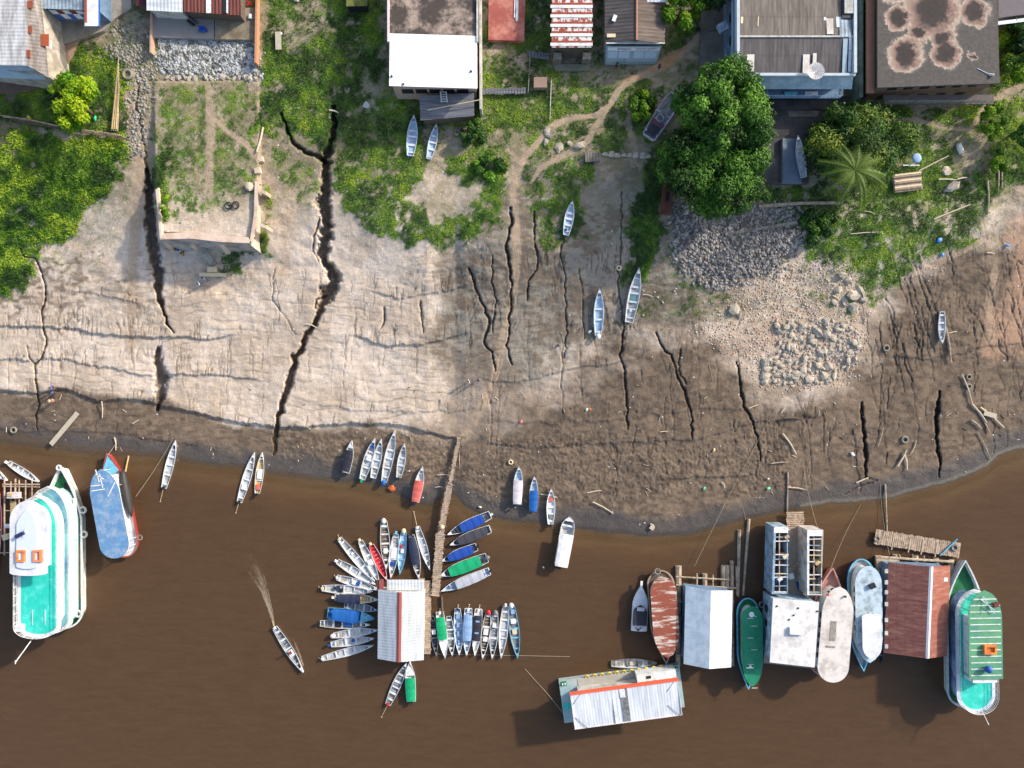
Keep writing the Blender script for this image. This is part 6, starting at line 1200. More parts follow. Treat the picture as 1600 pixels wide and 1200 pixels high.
# 2 house with chequered awning
h = HB('chequered_awning_house', 'white and grey roofed house with a red, white and blue chequered awning', [(52, -60), (152, -60), (152, 15), (58, 14)], 12.4, wall_b, .3)
h.slope([h.q[0], h.lp(133, -60, 12.4)[:2], h.lp(133, 16, 12.4)[:2], h.q[3]], [h.zt + .7, h.zt + .1, h.zt + .1, h.zt + .2], mat('slate_blue_sheet', col(146, 162, 174), .6, .18, 1, col(104, 118, 130), .45, .6, wave=('X', .5, .015)))
MB().box((*h.lp(144, 2, 12.6)[:2], h.zt + .3), (1.9, 7.0, .12), white_r).build('roof_panel', h.root)
MB().box((*h.lp(154, 0, 12.6)[:2], h.zt + .2), (.3, 7.4, .3), bluep).build('fascia', h.root); MB().box((*h.lp(135, 2, 12.6)[:2], h.zt + .38), (.35, 6, .08), brick).build('roof_strip', h.root)
cq = [whitep, mat('maroon_panel', col(120, 44, 44), .7), whitep, MC['maroon_panel'], whitep, bluep]; aw = []
for r_ in range(2):
    for i in range(6):
        t0, t1 = i / 6, (i + 1) / 6; y0, y1 = 15 + r_ * 7, 22 + r_ * 7; za, zb = 11.6 - r_ * .5, 11.1 - r_ * .5; f = lambda t, yy: 74 + 62 * t + (yy - 15) * 1.35 * (1 - t * .25)
        q = [h.lp(f(t0, y0), y0, za)[:2], h.lp(f(t1, y0), y0, za)[:2], h.lp(f(t1, y1), y1, zb)[:2], h.lp(f(t0, y1), y1, zb)[:2]]
        h.slope(q, [za - h.gz] * 2 + [zb - h.gz] * 2, (cq[i % 2] if r_ == 0 else (bluep if i % 2 == 0 else whitep)), 'awning_panel')
# 3 tin sheds
h = HB('tin_shed', 'shed with a white corrugated roof above the grey slab', [(229, -60), (284, -60), (285, 19), (229, 16)], 11.0, wall_w); h.slope(h.q, [h.zt + .3, h.zt + .3, h.zt, h.zt], corr_w)
h = HB('tin_shed', 'shed with rust brown corrugated roof and a skylight right of the white one', [(286, -60), (376, -60), (376, 24), (286, 18)], 10.8, wood_d)
h.slope(h.q, [h.zt + .3, h.zt + .3, h.zt, h.zt], mat('rust_corrugated', col(116, 62, 52), .8, .2, 1.4, col(84, 48, 44), .45, .8, wave=('X', .5, .03), stretch=(3, .3, 1)))
for x_, w_, m_ in ((326, .7, whitep), (351, .5, black), (355, .25, corr_w)): MB().box((*h.lp(x_, 10, 10.9)[:2], h.zt + .12), (w_, 1.9, .05), m_).build('roof_patch', h.root)
h = HB('tin_shed', 'small dark maroon roof left of the white corrugated shed', [(211, -60), (228, -60), (228, 10), (212, 9)], 10.2, wood_d, .1); h.slope(h.q, [h.zt] * 4, mat('dark_maroon', col(70, 34, 36), .8, .2, 2))
o = MB().box((0, 0, .3), (.9, .5, .08), royal).box((0, .25, .6), (.9, .08, .6), royal).box((-.5, 0, .15), (.1, .4, .3), royal).box((.5, 0, .15), (.1, .4, .3), royal).build('chair'); o.location = P(318, 48, z1 + .05); tag(o, 'blue seat on the grey slab', 'chair')
o = MB().box((0, 0, .3), (1.2, .4, .3), black, -.6).box((.3, .5, .15), (1.8, .12, .1), black, -.7).build('scrap_pile'); o.location = P(300, 37, z1 + .02); tag(o, 'black scrap pile on the grey slab', 'scrap')
o = MB().tube((0, 0, .1), (.8, -.7, .1), .09, redp).tube((0, -.7, .1), (.8, 0, .1), .09, redp).tube((.5, -2, .1), (.5, -2.6, .1), .3, whitep, 8).build('handcart'); o.location = P(386, 2, GV + .4); tag(o, 'red crossed bars and a white drum beside the rust shed', 'cart')
for x_, lab in ((236, 'low brick wall at the left of the grey slab'),): wallslab('brick_wall', lab, [(236, 14), (235, 82)], .9, .25, mat('peach_wall', col(186, 150, 130), .9, .15), base=GV)
wallslab('brick_wall', 'orange brick wall at the right edge of the broken concrete', [(402, -60), (399, 98)], 1.1, .3, mat('orange_brick', col(178, 128, 98), .9, .2, 3), base=GV)
shard = mat('concrete_shards', col(170, 170, 168), .9, .35, 1.2, col(96, 98, 96), .45, 1.2, sharp=.05)
stones_stuff('broken_concrete', 'broken pale concrete slope below the slabs', [(243, 55), (334, 60), (399, 64), (402, 120), (250, 112)], 2600, .08, .36, shard, .3)
# 4 house with big white sheet
h = HB('slab_roofed_house', 'house with a stained concrete roof and a large bright white sheet over its lower half', [(605, -60), (747, -60), (746, 134), (608, 134)], 13.2, mat('pinkish_wall', col(176, 150, 134), .85, .15), .3)
stain = mat('stained_concrete', col(168, 150, 136), .9, .16, .8, col(70, 62, 58), .62, .4, sharp=.12); h.slab(stain)
MB().prism([h.lp(608, 134, 13.4)[:2], h.lp(746, 138, 13.4)[:2], h.lp(745, 56, 13.4)[:2], h.lp(609, 52, 13.4)[:2]], h.zt + .06, h.zt + .18, mat('bright_white_sheet', (.86, .86, .86), .5, .02)).build('white_sheet_roof', h.root)
MB().box((*h.lp(607, 24, 13.3)[:2], h.zt + .1), (.25, 7.4, .5), tpink).build('parapet', h.root); MB().box((*h.lp(746, 24, 13.3)[:2], h.zt + .1), (.25, 7.4, .5), wall_w).build('parapet', h.root)
h.south(5, 3.5, 1.6, 1.3, glass, frame=wood)
for x_, y_ in ((612, 119), (630, 131), (736, 111)): MB().box((*h.lp(x_, y_, 13.5)[:2], h.zt + .25), (.22, .3, .16), black, .4).build('anchor_block', h.root)
o = wallslab('boundary_wall', 'pale boundary wall right of the white sheet roofed house', [(750, -60), (751, 170)], 2.6, .3, wall_w, base=GV)
h = HB('plank_shed', 'grey plank roofed lean-to below the white sheet roof', [(656, 152), (741, 148), (741, 181), (657, 188)], 10.3, wood_d, .3, cat='shed')
gw = mat('grey_planks', col(118, 120, 126), .9, .2, 1.2, col(88, 90, 96), .5, .8, stretch=(.3, 5, 1)); h.slope(h.q, [h.zt + .5, h.zt + .5, h.zt, h.zt], gw)
b = MB(); a = Vector(h.lp(668, 172, 10.9)); c_ = Vector(h.lp(755, 155, 11.3)); b.tube(a, c_, .07, cream); b.build('pole', h.root)
b = MB()
for k in (0, .5): a = Vector(h.lp(688 + k * 18, 143, 11.2)); c_ = Vector(h.lp(690 + k * 18, 160, 10.9)); b.tube(a, c_, .06, alu)
for i in range(5): a = Vector(h.lp(688, 144 + i * 3.6, 11.1)); b.tube(a, a + Vector((.9, 0, 0)), .05, alu)
b.build('ladder', h.root)
# 5 red slab
z5 = flat('foundation_slab', 'worn red painted slab between the walls', [(764, -60), (822, -60), (819, 64), (763, 62)], mat('red_slab', col(150, 82, 74), .9, .18, .8, col(180, 122, 108), .4, .5), .3, None, 'slab')
o = MB().box((0, 0, .05), (.35, 3.2, .1), whitep, -.03).box((-.35, .2, .05), (.15, 2.6, .1), whitep, -.03).build('white_board'); o.location = P(808, 16, z5); tag(o, 'pair of white boards lying on the red slab', 'board')
# 6 striped rust roof
h = HB('striped_roof_house', 'house with a white roof banded by rust stripes', [(863, -60), (926, -60), (924, 74), (862, 74)], 11.6, wood_d, .2)
m6 = mat('rust_white_sheet', col(206, 202, 198), .7, .1, 1.5, col(144, 66, 44), .5, 1.1, stretch=(1.6, .9, 1), sharp=.04); h.slope(h.q, [h.zt + .3, h.zt + .3, h.zt, h.zt], m6)
for i in range(8):
    c_ = h.lp(893, 69 - i * 14.6, 11.7); MB().box((c_[0], c_[1], h.zt + .06 + i * .03), (5.9, .42, .05), whitep).build('roof_strip', h.root); MB().box((c_[0] + .1, c_[1] + .38, h.zt + .05 + i * .03), (5.8, .28, .04), mat('rust_band', col(140, 66, 46), .8, .2, 3)).build('rust_strip', h.root)
for x_, lab in ((871, 'left'), (917, 'right')):
    o = MB().box((0, 0, 1.2), (1.15, .9, 2.4), conc).build('concrete_block'); o.location = P(x_, 88, GV + 2); o.location.z = GV - .2; tag(o, '%s of the two pale concrete blocks below the striped roof' % lab, 'block', 'blocks below the striped roof')
flat('foundation_slab', 'mossy concrete strip below the striped roofed house', [(864, 100), (922, 100), (922, 110), (868, 110)], mat('mossy_concrete', col(118, 118, 100), .9, .3, 1.5), .1, None, 'slab')
# 7 dark roofed shop
h = HB('signboard_shop', 'dark roofed house with a white signboard front', [(945, -60), (1042, -60), (1039, 68), (945, 66)], 11.8, wall_w, .3)
A_, B2, C2, D2 = h.q; rm = lambda a, b_, t: (a[0] + (b_[0] - a[0]) * t, a[1] + (b_[1] - a[1]) * t); T_, U_ = rm(A_, B2, .5), rm(D2, C2, .51)
rdk = mat('dark_fibre_cement', col(84, 78, 78), .9, .18, 1.2, col(64, 60, 60), .5, .6, wave=('Y', .5, .015), stretch=(.4, 3, 1)); rbr = mat('brown_fibre_cement', col(118, 104, 94), .9, .18, 1.2, col(92, 80, 72), .5, .6, wave=('Y', .5, .015), stretch=(.4, 3, 1))
h.slope([A_, T_, U_, D2], [h.zt, h.zt + .8, h.zt + .8, h.zt], rdk); h.slope([T_, B2, C2, U_], [h.zt + .8, h.zt, h.zt, h.zt + .8], rbr)
b = MB(); b.tube((*T_, h.zt + .83), (*U_, h.zt + .83), .12, mat('terracotta', col(170, 120, 92), .8, .2, 3)); b.build('ridge_cap', h.root)
MB().box((*h.lp(960, 29, 12.1)[:2], h.zt + .4), (.5, .9, .08), white_r, -.35).build('roof_patch', h.root)
MB().box((*h.lp(955, 56, 12)[:2], h.zt + .3), (1.2, .5, .05), cream).build('roof_patch', h.root); MB().box((*h.lp(1018, -20, 12)[:2], h.zt + .5), (4, 4.5, .05), corr_w).build('roof_patch', h.root)
MB().box((*h.lp(993, 67, 12)[:2], h.zt + .1), (8.2, .12, .12), whitep).build('gutter', h.root)
ya, yb = h.lp(990, 72, 11.2)[1], h.lp(990, 96, 9.0)[1]; x0_, x1_ = h.lp(948, 73, 11.2)[0], h.lp(1034, 73, 11.2)[0]; x2_, x3_ = h.lp(947, 96, 9.0)[0], h.lp(1026, 96, 9.0)[0]
za, zb = 11.2 - h.gz, 9.0 - h.gz; fr = MB(); fr.add([(x2_, yb, zb), (x3_, yb, zb), (x1_, ya, za), (x0_, ya, za), (x2_, yb, 0), (x3_, yb, 0), (x1_, ya, 0), (x0_, ya, 0)], [(0, 1, 2, 3), (4, 5, 1, 0), (5, 6, 2, 1), (7, 4, 0, 3), (6, 7, 3, 2)], mat('shopfront_paint', col(150, 166, 172), .8, .15, 1)); front = fr.build('shopfront', h.root)
def onf(u, v_, o_=.03): # point on the sloping shopfront
    xa = x2_ + (x3_ - x2_) * u; xb = x0_ + (x1_ - x0_) * u; return Vector((xa + (xb - xa) * v_, yb + (ya - yb) * v_ - o_ * .8, zb + (za - zb) * v_ + o_))
def patchf(u0, u1, v0, v1, m, name, par=None, o_=.03): MB().add([onf(u0, v0, o_), onf(u1, v0, o_), onf(u1, v1, o_), onf(u0, v1, o_)], [(0, 1, 2, 3)], m).build(name, par or h.root)
patchf(.02, .98, .70, .93, whitep, 'signboard')
for i in range(4): patchf((.03, .23, .52, .73)[i], (.21, .44, .71, .95)[i], .22, .66, mat('pale_panel', col(184, 194, 204), .6, .06), 'shutter')
ink = mat('faded_sign_ink', col(150, 120, 140), .8); r7 = random.Random(8)
for k, (u0, u1) in enumerate(((.2, .44), (.55, .9))):       # worn, illegible lettering
    b = MB(); u_ = u0
    while u_ < u1:
        w_ = r7.uniform(.012, .022); t = r7.choice((0, 1, 2)); q = [onf(u_, .76, .05), onf(u_ + .005, .76, .05), onf(u_ + .005, .87, .05), onf(u_, .87, .05)]; b.add(q, [(0, 1, 2, 3)], ink)
        for v_ in ((.86,), (.76, .81), (.81, .86))[t]: b.add([onf(u_, v_ - .012, .05), onf(u_ + w_, v_ - .012, .05), onf(u_ + w_, v_ + .012, .05), onf(u_, v_ + .012, .05)], [(0, 1, 2, 3)], ink)
        if t == 1: b.add([onf(u_ + w_ - .004, .76, .05), onf(u_ + w_, .76, .05), onf(u_ + w_, .87, .05), onf(u_ + w_ - .004, .87, .05)], [(0, 1, 2, 3)], ink)
        u_ += w_ + .008
    b.build('lettering', h.root)
# 8 blue building
h = HB('blue_building', 'two storey pale blue building with a brown grey corrugated roof', [(1150, -60), (1336, -60), (1334, 117), (1151, 116)], 14.6, wall_b, .15, cat='building')
q = [h.q[0], h.q[1], h.lp(1335, 57, 14.9)[:2], h.lp(1151, 58, 14.9)[:2]]; h.slope(q, [h.zt - .02, h.zt - .02, h.zt + .35, h.zt + .35], mat('brown_grey_fibre', col(124, 116, 108), .9, .16, 1.2, col(96, 88, 82), .5, .6, wave=('X', .5, .005), stretch=(3, .3, 1), seam=(0, 2.6, .18)))
q = [q[3], q[2], h.q[2], h.q[3]]; h.slope(q, [h.zt + .35, h.zt + .35, h.zt - .15, h.zt - .15], mat('dark_grey_fibre', col(98, 94, 94), .9, .16, 1.2, col(76, 72, 72), .5, .6, wave=('X', .5, .005), seam=(0, 2.6, .18), stretch=(3, .3, 1)))
MB().box((*h.lp(1243, 57, 15)[:2], h.zt + .42), (16, .22, .12), wall_w).build('ridge_cap', h.root)
pw_ = mat('parapet_white', col(178, 188, 194), .8, .15, 1.2)
MB().box((*h.lp(1152, 28, 14.8)[:2], h.zt + .25), (.4, 15.2, .9), pw_).build('parapet', h.root); MB().box((*h.lp(1334, 28, 14.8)[:2], h.zt + .25), (.4, 15.2, .9), pw_).build('parapet', h.root); MB().box((*h.lp(1243, 117, 14.8)[:2], h.zt + .1), (16.1, .35, .6), pw_).build('parapet', h.root)
for x_, y_, w_, l_, m_ in ((1173, 100, 1.0, 2.6, cream_r), (1260, 100, .9, 2.6, cream_r), (1273, 96, .5, 2.2, cream_r), (1296, 42, .9, 2.2, cream_r), (1312, 25, 1.0, 3.2, MC['grey_white_paint']), (1320, 90, .6, 5.0, MC['pale_blue_gutter']), (1328, 85, .4, 4.6, alu), (1160, 20, .3, 3.0, cream), (1185, 25, .12, 3.0, cream), (1290, 15, .3, 3, whitep), (1320, 45, 1.6, 2.4, MC['slate_blue_sheet'])):
    p = h.lp(x_, y_, 14.8); t = abs(y_ - 57) / 60; MB().box((p[0], p[1], h.zt + .47 - .5 * t * (1 if y_ > 57 else .95)), (w_, l_, .05), m_, 0 if w_ > .3 else -.08, R(4 if y_ > 57 else -5)).build('roof_patch', h.root)
MB().box((*h.lp(1326, 10, 15)[:2], h.zt + .2), (1.8, 3.2, .5), dkb).box((*h.lp(1326, 8, 15)[:2], h.zt + .5), (1.3, 2.4, .3), wall_w).build('roof_tank', h.root)
aw_ = mat('stained_blue_awning', col(140, 164, 176), .8, .18, 1, col(178, 190, 192), .45, .7)
h.slope([h.lp(1152, 119, 14.2)[:2], h.lp(1333, 119, 14.2)[:2], h.lp(1331, 139, 13.0)[:2], h.lp(1156, 139, 13.0)[:2]], [14.2 - h.gz] * 2 + [13.0 - h.gz] * 2, aw_, 'awning')
p0, p1 = h.lp(1196, 142, 11.4), h.lp(1312, 153, 11.4); MB().box(((p0[0] + p1[0]) / 2, (p0[1] + p1[1]) / 2 + .6, 11.2 - h.gz), (p1[0] - p0[0], abs(p1[1] - p0[1]) + 1.2, .2), wall_b).build('balcony', h.root)
b = MB(); rail(b, [(p0[0], p0[1]), (p0[0], p1[1]), (p1[0], p1[1]), (p1[0], p0[1])], 11.3 - h.gz, paleb, 1.0, .5, closed=False); b.build('balcony_railing', h.root)
for k, x_ in enumerate((1236, 1268)):
    p = h.lp(x_, 146, 11.6); MB().box((p[0], p[1], 11.5 - h.gz), (1.8, .5, .3), (blueb, whitep)[k]).build('balcony_clutter', h.root)
for z_, pxx in ((12.6, 1146), (10.2, 1139)): pp_ = h.lp(pxx, 60, z_); MB().box((pp_[0] + .1, pp_[1] + .5, z_ - h.gz), (.7, 12.5, .18), pw_ if z_ > 12 else wall_b).build('ledge', h.root)
h.south(5, 1.9, 1.4, 2.1, glass, 'door'); h.west(4, 4.5, 1.2, 1.1, glass); h.south(5, 4.9, 1.4, 1.2, glass)
o = MB().tube((0, 0, 0), (0, 0, .35), .05, alu); 
for i in range(20): a = i * math.tau / 20; o.add([(0, 0, .35), (1.15 * math.cos(a), 1.15 * math.sin(a), .62), (1.15 * math.cos(a + .29), 1.15 * math.sin(a + .29), .62)], [(0, 1, 2)], cream_r); o.tube((0, 0, .38), (1.15 * math.cos(a), 1.15 * math.sin(a), .65), .02, whitep, 4)
o = o.build('satellite_dish'); o.location = P(1272, 114, 15.3); tag(o, 'large round mesh satellite dish on the lower edge of the blue building roof', 'satellite dish')
o = MB().box((0, 0, 0), (1.3, 1.2, .7), MC['slate_blue_sheet'], .5).tube((-.4, -.2, -.5), (-2.0, -.2, -.5), .07, black).build('water_tank'); o.location = P(1129, 43, 12.0); tag(o, 'pale blue tank sticking out at the left wall of the blue building', 'tank')
yc = GB['upturned looking pale canoe lying on the blue raft in the yard']; yc.location.z = zy + .55; yc.rotation_euler[1] = 0
flat('foundation_slab', 'dark concrete terrace below the blue building balcony', [(1170, 156), (1292, 156), (1290, 171), (1172, 171)], pave, .28, None, 'terrace', z=zy)
flat('steps', 'short dark steps below the terrace of the blue building', [(1231, 173), (1282, 173), (1276, 182), (1232, 182)], conc, .14, None, 'steps', z=zy)
# 9 stained slab roof
h = HB('ringed_slab_building', 'building with a dark concrete roof marked by ring shaped stains', [(1371, -60), (1557, -60), (1562, 130), (1371, 137)], 13.6, mat('brown_plaster', col(132, 104, 86), .85, .2, 1.2), .35, cat='building')
sm = bpy.data.materials.new('ring_stained_concrete'); sm.use_nodes = True; t = sm.node_tree; N = t.nodes; L = t.links; b = N['Principled BSDF']; b.inputs['Roughness'].default_value = .9
tc = N.new('ShaderNodeTexCoord'); nz = N.new('ShaderNodeTexNoise'); nz.inputs['Scale'].default_value = .55; nz.inputs['Detail'].default_value = 9; nz.inputs['Roughness'].default_value = .7; L.new(tc.outputs['Object'], nz.inputs[0])
wv = N.new('ShaderNodeVectorMath'); wv.operation = 'MULTIPLY_ADD'; L.new(nz.outputs['Color'], wv.inputs[0]); wv.inputs[1].default_value = (3.4, 3.4, 0); sbv = N.new('ShaderNodeVectorMath'); sbv.operation = 'SUBTRACT'; L.new(tc.outputs['Object'], sbv.inputs[0]); sbv.inputs[1].default_value = (1.7, 1.7, 0); L.new(sbv.outputs[0], wv.inputs[2])
prev = None
for (x_, y_, r_) in ((1416, 84, 2.5), (1457, 16, 3.9), (1473, 60, 1.8), (1478, 84, 2.1), (1403, 28, 1.8), (1524, 18, 2.2), (1436, 50, 1.5), (1403, -30, 3.0), (1518, 86, .6)):
    p = h.lp(x_, y_, 13.6); dn = N.new('ShaderNodeVectorMath'); dn.operation = 'DISTANCE'; mpz = N.new('ShaderNodeVectorMath'); mpz.operation = 'MULTIPLY'; mpz.inputs[1].default_value = (1, 1, 0); L.new(wv.outputs[0], mpz.inputs[0]); L.new(mpz.outputs[0], dn.inputs[0]); dn.inputs[1].default_value = (p[0], p[1], 0)
    dv = N.new('ShaderNodeMath'); dv.operation = 'DIVIDE'; L.new(dn.outputs['Value'], dv.inputs[0]); dv.inputs[1].default_value = r_
    if prev is None: prev = dv.outputs[0]
    else: mn = N.new('ShaderNodeMath'); mn.operation = 'MINIMUM'; L.new(prev, mn.inputs[0]); L.new(dv.outputs[0], mn.inputs[1]); prev = mn.outputs[0]
rp = N.new('ShaderNodeValToRGB'); e = rp.color_ramp.elements; e[0].position = .0; e[0].color = (*col(44, 38, 38), 1); e[1].position = 1.0; e[1].color = (*col(78, 74, 70), 1)
for ps, c_ in ((.44, (56, 48, 46)), (.54, (118, 96, 86)), (.72, (152, 128, 114)), (.82, (172, 156, 140)), (.9, (104, 97, 90))): q_ = e.new(ps); q_.color = (*col(*c_), 1)
sc_ = N.new('ShaderNodeMath'); sc_.operation = 'MULTIPLY'; sc_.inputs[1].default_value = .85; L.new(prev, sc_.inputs[0]); L.new(sc_.outputs[0], rp.inputs[0])
n2_ = N.new('ShaderNodeTexNoise'); n2_.inputs['Scale'].default_value = 2.2; n2_.inputs['Detail'].default_value = 8; L.new(tc.outputs['Object'], n2_.inputs[0]); m2_ = N.new('ShaderNodeMapRange'); m2_.inputs[1].default_value = .3; m2_.inputs[2].default_value = .7; m2_.inputs[3].default_value = .72; m2_.inputs[4].default_value = 1.25; L.new(n2_.outputs[0], m2_.inputs[0])
vm = N.new('ShaderNodeVectorMath'); vm.operation = 'SCALE'; L.new(rp.outputs[0], vm.inputs[0]); L.new(m2_.outputs[0], vm.inputs['Scale']); L.new(vm.outputs[0], b.inputs['Base Color'])
h.slab(sm, .3); p0 = h.lp(1357, 40, 12.5)
for x_, m_ in ((0, mat('terracotta_ledge', col(132, 96, 78), .85, .18, 1.5)),): MB().box((h.q[3][0] - .55, .0, h.zt - .9), (1.1, 18.4, .25), m_).build('ledge', h.root)
MB().box((h.q[3][0] - 1.4, -.1, 2.4), (.5, 18.6, 4.8), wall_gr).build('side_wall', h.root)
p0 = h.lp(1460, 152, 11); MB().box((1.5, h.q[3][1] - .7, 4.0), (15.5, 1.3, .2), mat('balcony_slab', col(92, 84, 82), .85, .2, 1.5)).build('balcony', h.root)
b = MB(); rail(b, [(-6, h.q[3][1] - 1.3), (9, h.q[3][1] - 1.2)], 4.1, wall_gr, .9, .8, closed=False); b.build('balcony_railing', h.root)
h.south(5, 2.0, 1.3, 1.6, glass); h.south(6, 5.2, 1.2, 1.0, glass)
p_ = h.lp(1546, 116, 13.7); b = MB(); b.tube((p_[0], p_[1], h.zt), (p_[0] + .5, p_[1] - .2, h.zt + .3), .16, whitep, 8).tube((p_[0] - 1.6, p_[1] + .8, h.zt + .05), (p_[0], p_[1], h.zt + .1), .04, alu); b.build('roof_lamp', h.root)
flat('steps', 'pale corner landing at the lower left of the ring stained building', [(1338, 158), (1352, 150), (1372, 150), (1370, 168), (1340, 168)], wall_gr, .3, None, 'landing')
# 10 corner roofs
h = HB('corner_house', 'dark roofed house cut by the upper right corner', [(1560, -60), (1680, -60), (1680, 12), (1560, 28)], 11.0, wall_w, .2); h.slope(h.q, [h.zt] * 4, mat('mauve_sheet', col(98, 92, 98), .8, .16, 1.5)); MB().box((.0, h.q[3][1] - .1, h.zt + .05), (11.5, .5, .1), MC['grey_white_paint'], R(7)).build('gutter', h.root)
h = HB('ruin_hut', 'small mossy roofed hut at the top between the sheds and the white sheet roof', [(541, -60), (574, -60), (574, 9), (541, 10)], 10.0, black, .15, cat='hut'); h.slope(h.q, [h.zt] * 4, mat('mossy_roof', col(110, 116, 50), .9, .3, 1.2, col(80, 84, 46), .5))
# retaining wall of the platform
rw = empty('retaining_wall', 'pale concrete retaining wall with buttresses around the grassy platform', 'retaining wall', P(325, 380, 8)); ro = rw.location.copy(); ro.z = 0; rw.location.z = 0
wallm = mat('retaining_concrete', col(206, 186, 168), .9, .12, .8, col(184, 160, 138), .4, .5); wallg = mat('grey_cement', col(162, 158, 154), .9, .14, .8, col(120, 114, 108), .4, .5)
def batter(pts_top, pts_bot, zt, zb, th, name, cap=wallm, face=wallg):
    T = [P(*p, zt) - ro for p in pts_top]; B_ = [P(*p, zb) - ro for p in pts_bot]; b = MB(); n = len(T)
    for p in T: p.z = zt
    for p in B_: p.z = zb
    c_ = P(322, 250, zt) - ro; I = []
    for p in T: d = (Vector((c_.x, c_.y, 0)) - Vector((p.x, p.y, 0))).normalized() * th; I.append(p + Vector((d.x, d.y, 0)))
    I2 = [Vector((p.x, p.y, zb)) for p in I]
    for i in range(n - 1):
        b.add([T[i], T[i + 1], B_[i + 1], B_[i]], [(0, 1, 2, 3)], face); b.add([T[i], I[i], I[i + 1], T[i + 1]], [(0, 1, 2, 3)], cap); b.add([I[i], I2[i], I2[i + 1], I[i + 1]], [(0, 1, 2, 3)], face)
    for i, s_ in ((0, 1), (n - 1, -1)): b.add([T[i], B_[i], I2[i], I[i]], [(0, 1, 2, 3) if s_ > 0 else (3, 2, 1, 0)], face)
    return b.build(name, rw)
zt_ = 8.5
batter([(250, 374), (301, 373), (345, 378), (393, 380)], [(252, 390), (301, 396), (345, 396), (412, 398)], zt_, 2.6, 1.0, 'front_wall')
batter([(243, 296), (247, 340), (250, 374)], [(240, 296), (243, 340), (247, 380)], zt_, 3.4, .5, 'side_wall', face=wallm)
batter([(393, 384), (401, 340), (404, 285)], [(411, 398), (410, 340), (411, 285)], zt_, 3.4, .6, 'side_wall', face=wallm)
for x_, y_ in ((294, 372), (342, 376), (254, 372)):
    b = MB(); a = P(x_, y_, zt_) - ro; c_ = P(x_ + 16, y_ + 24, 3.0) - ro; a.z = zt_ + .05; c_.z = 3.0; d = Vector((.35, 0, 0)); b.add([a - d, a + d, c_ + d, c_ - d, Vector((a.x - .3, a.y, 2.6)), Vector((a.x + .3, a.y, 2.6))], [(0, 1, 2, 3), (0, 3, 4), (1, 5, 2)], wallm); b.build('buttress', rw)
for y_ in (300, 353):
    a = P(408, y_, zt_) - ro; MB().box((a.x + .3, a.y, 7.2), (1.0, .45, 2.8), wallm, -.35).build('buttress', rw)
for x_, y_ in ((404, 268), (408, 250)):
    o = MB().box((0, 0, .2), (.8, .8, .9), wallm, .2).build('concrete_block'); o.location = G(x_, y_); tag(o, '%s broken concrete block at the upper right end of the retaining wall' % ('lower' if y_ > 260 else 'upper'), 'block')
o = MB().ball((0, 0, .3), .7, wallm, 8, 5, (1, 1, .5), .15, rng).build('rock'); o.location = G(391, 292); tag(o, 'pale rock on the platform near the right wall', 'rock')
o = MB().torus((-.5, 0, .1), .5, .09, black, 12, 6).torus((.55, .1, .1), .5, .09, black, 12, 6).tube((-.5, 0, .2), (.5, .1, .25), .06, black).build('scrap_pile'); o.location = G(363, 322, .1); tag(o, 'dark heap of bent scrap on the platform', 'scrap')
a = P(312, 384, 5.4); c_ = P(334, 414, GZ(334, 414) + .3); d = c_ - a; b = MB(); n_ = Vector((-d.y, d.x, 0)).normalized() * .55; b.add([a + n_, a - n_, c_ - n_, c_ + n_] + [v - Vector((0, 0, .2)) for v in (a + n_, a - n_, c_ - n_, c_ + n_)], [(0, 1, 2, 3), (7, 6, 5, 4), (0, 4, 5, 1), (1, 5, 6, 2), (2, 6, 7, 3), (3, 7, 4, 0)], conc)
for i in range(14): q0 = a.lerp(c_, (i + .5) / 14); b.box((q0.x, q0.y, q0.z + .03), (.12, 1.0, .05), wall_w, math.atan2(d.y, d.x))
o = b.build('gang_board'); tag(o, 'ribbed board ramp leaning on the retaining wall', 'ramp')
o = MB().box((0, 0, .35), (4.0, .55, .1), cream).box((-1.7, 0, .15), (.15, .5, .4), wood).box((1.5, 0, .15), (.15, .5, .4), wood).build('bench'); o.location = G(334, 430, .1); o.rotation_euler = (0, 0, -.03); tag(o, 'long pale bench below the ramp', 'bench')
o = MB().box((0, 0, .3), (1.3, .8, .6), cream).build('crate'); o.location = G(333, 422, .05); tag(o, 'tan crate between ramp and bench', 'crate')
# ------------------------------------------------------------------ small structures on land
b = MB()
for i in range(7):
    a = G(177 + i * 1.6, 206 - (i % 2) * 2, .5 + .12 * (i % 2)); c_ = G(190.5 + i * .12, 96 + i * 7, .9); b = MB(); b.tube(a, c_, .1, wood_y if i % 2 else wood, 6, .07); o = b.build('pole'); tag(o, 'long weathered pole in the bundle beside the bright yellow-green tree', 'pole', 'bundle of long poles')
def fence(name, label, pts, hgt=1.0, m=wood):
    root = empty(name, label, 'fence', G(*pts[0])); o_ = root.location
    for a, c_ in zip(pts[:-1], pts[1:]):
        A_ = G(*a) - o_; B_ = G(*c_) - o_; n = max(1, int((B_ - A_).length / 1.8))
        for i in range(n + 1): p = A_.lerp(B_, i / n); MB().tube(p - Vector((0, 0, .3)), p + Vector((0, 0, hgt)), .07, m, 5).build('post', root)
        for k in (.35, .9): MB().tube(A_ + Vector((0, 0, hgt * k)), B_ + Vector((0, 0, hgt * k)), .06, m, 4).build('rail', root)
fence('plank_fence', 'leaning plank fence below the bright yellow-green tree', [(8, 184), (50, 190), (110, 203), (192, 214)], 1.1)
for i in range(5):
    a = G(20 + i * 36, 187 + i * 6, .3 + .1 * i); c_ = G(62 + i * 34, 196 + i * 6, .5); o = MB().box(tuple((a + c_) / 2), ((c_ - a).length, .35, .06), wood_d, math.atan2(c_.y - a.y, c_.x - a.x), R(20 * (i % 3 - 1))).build('plank'); tag(o, 'dark plank leaning on the fence below the yellow-green tree', 'plank', 'planks leaning on the fence')
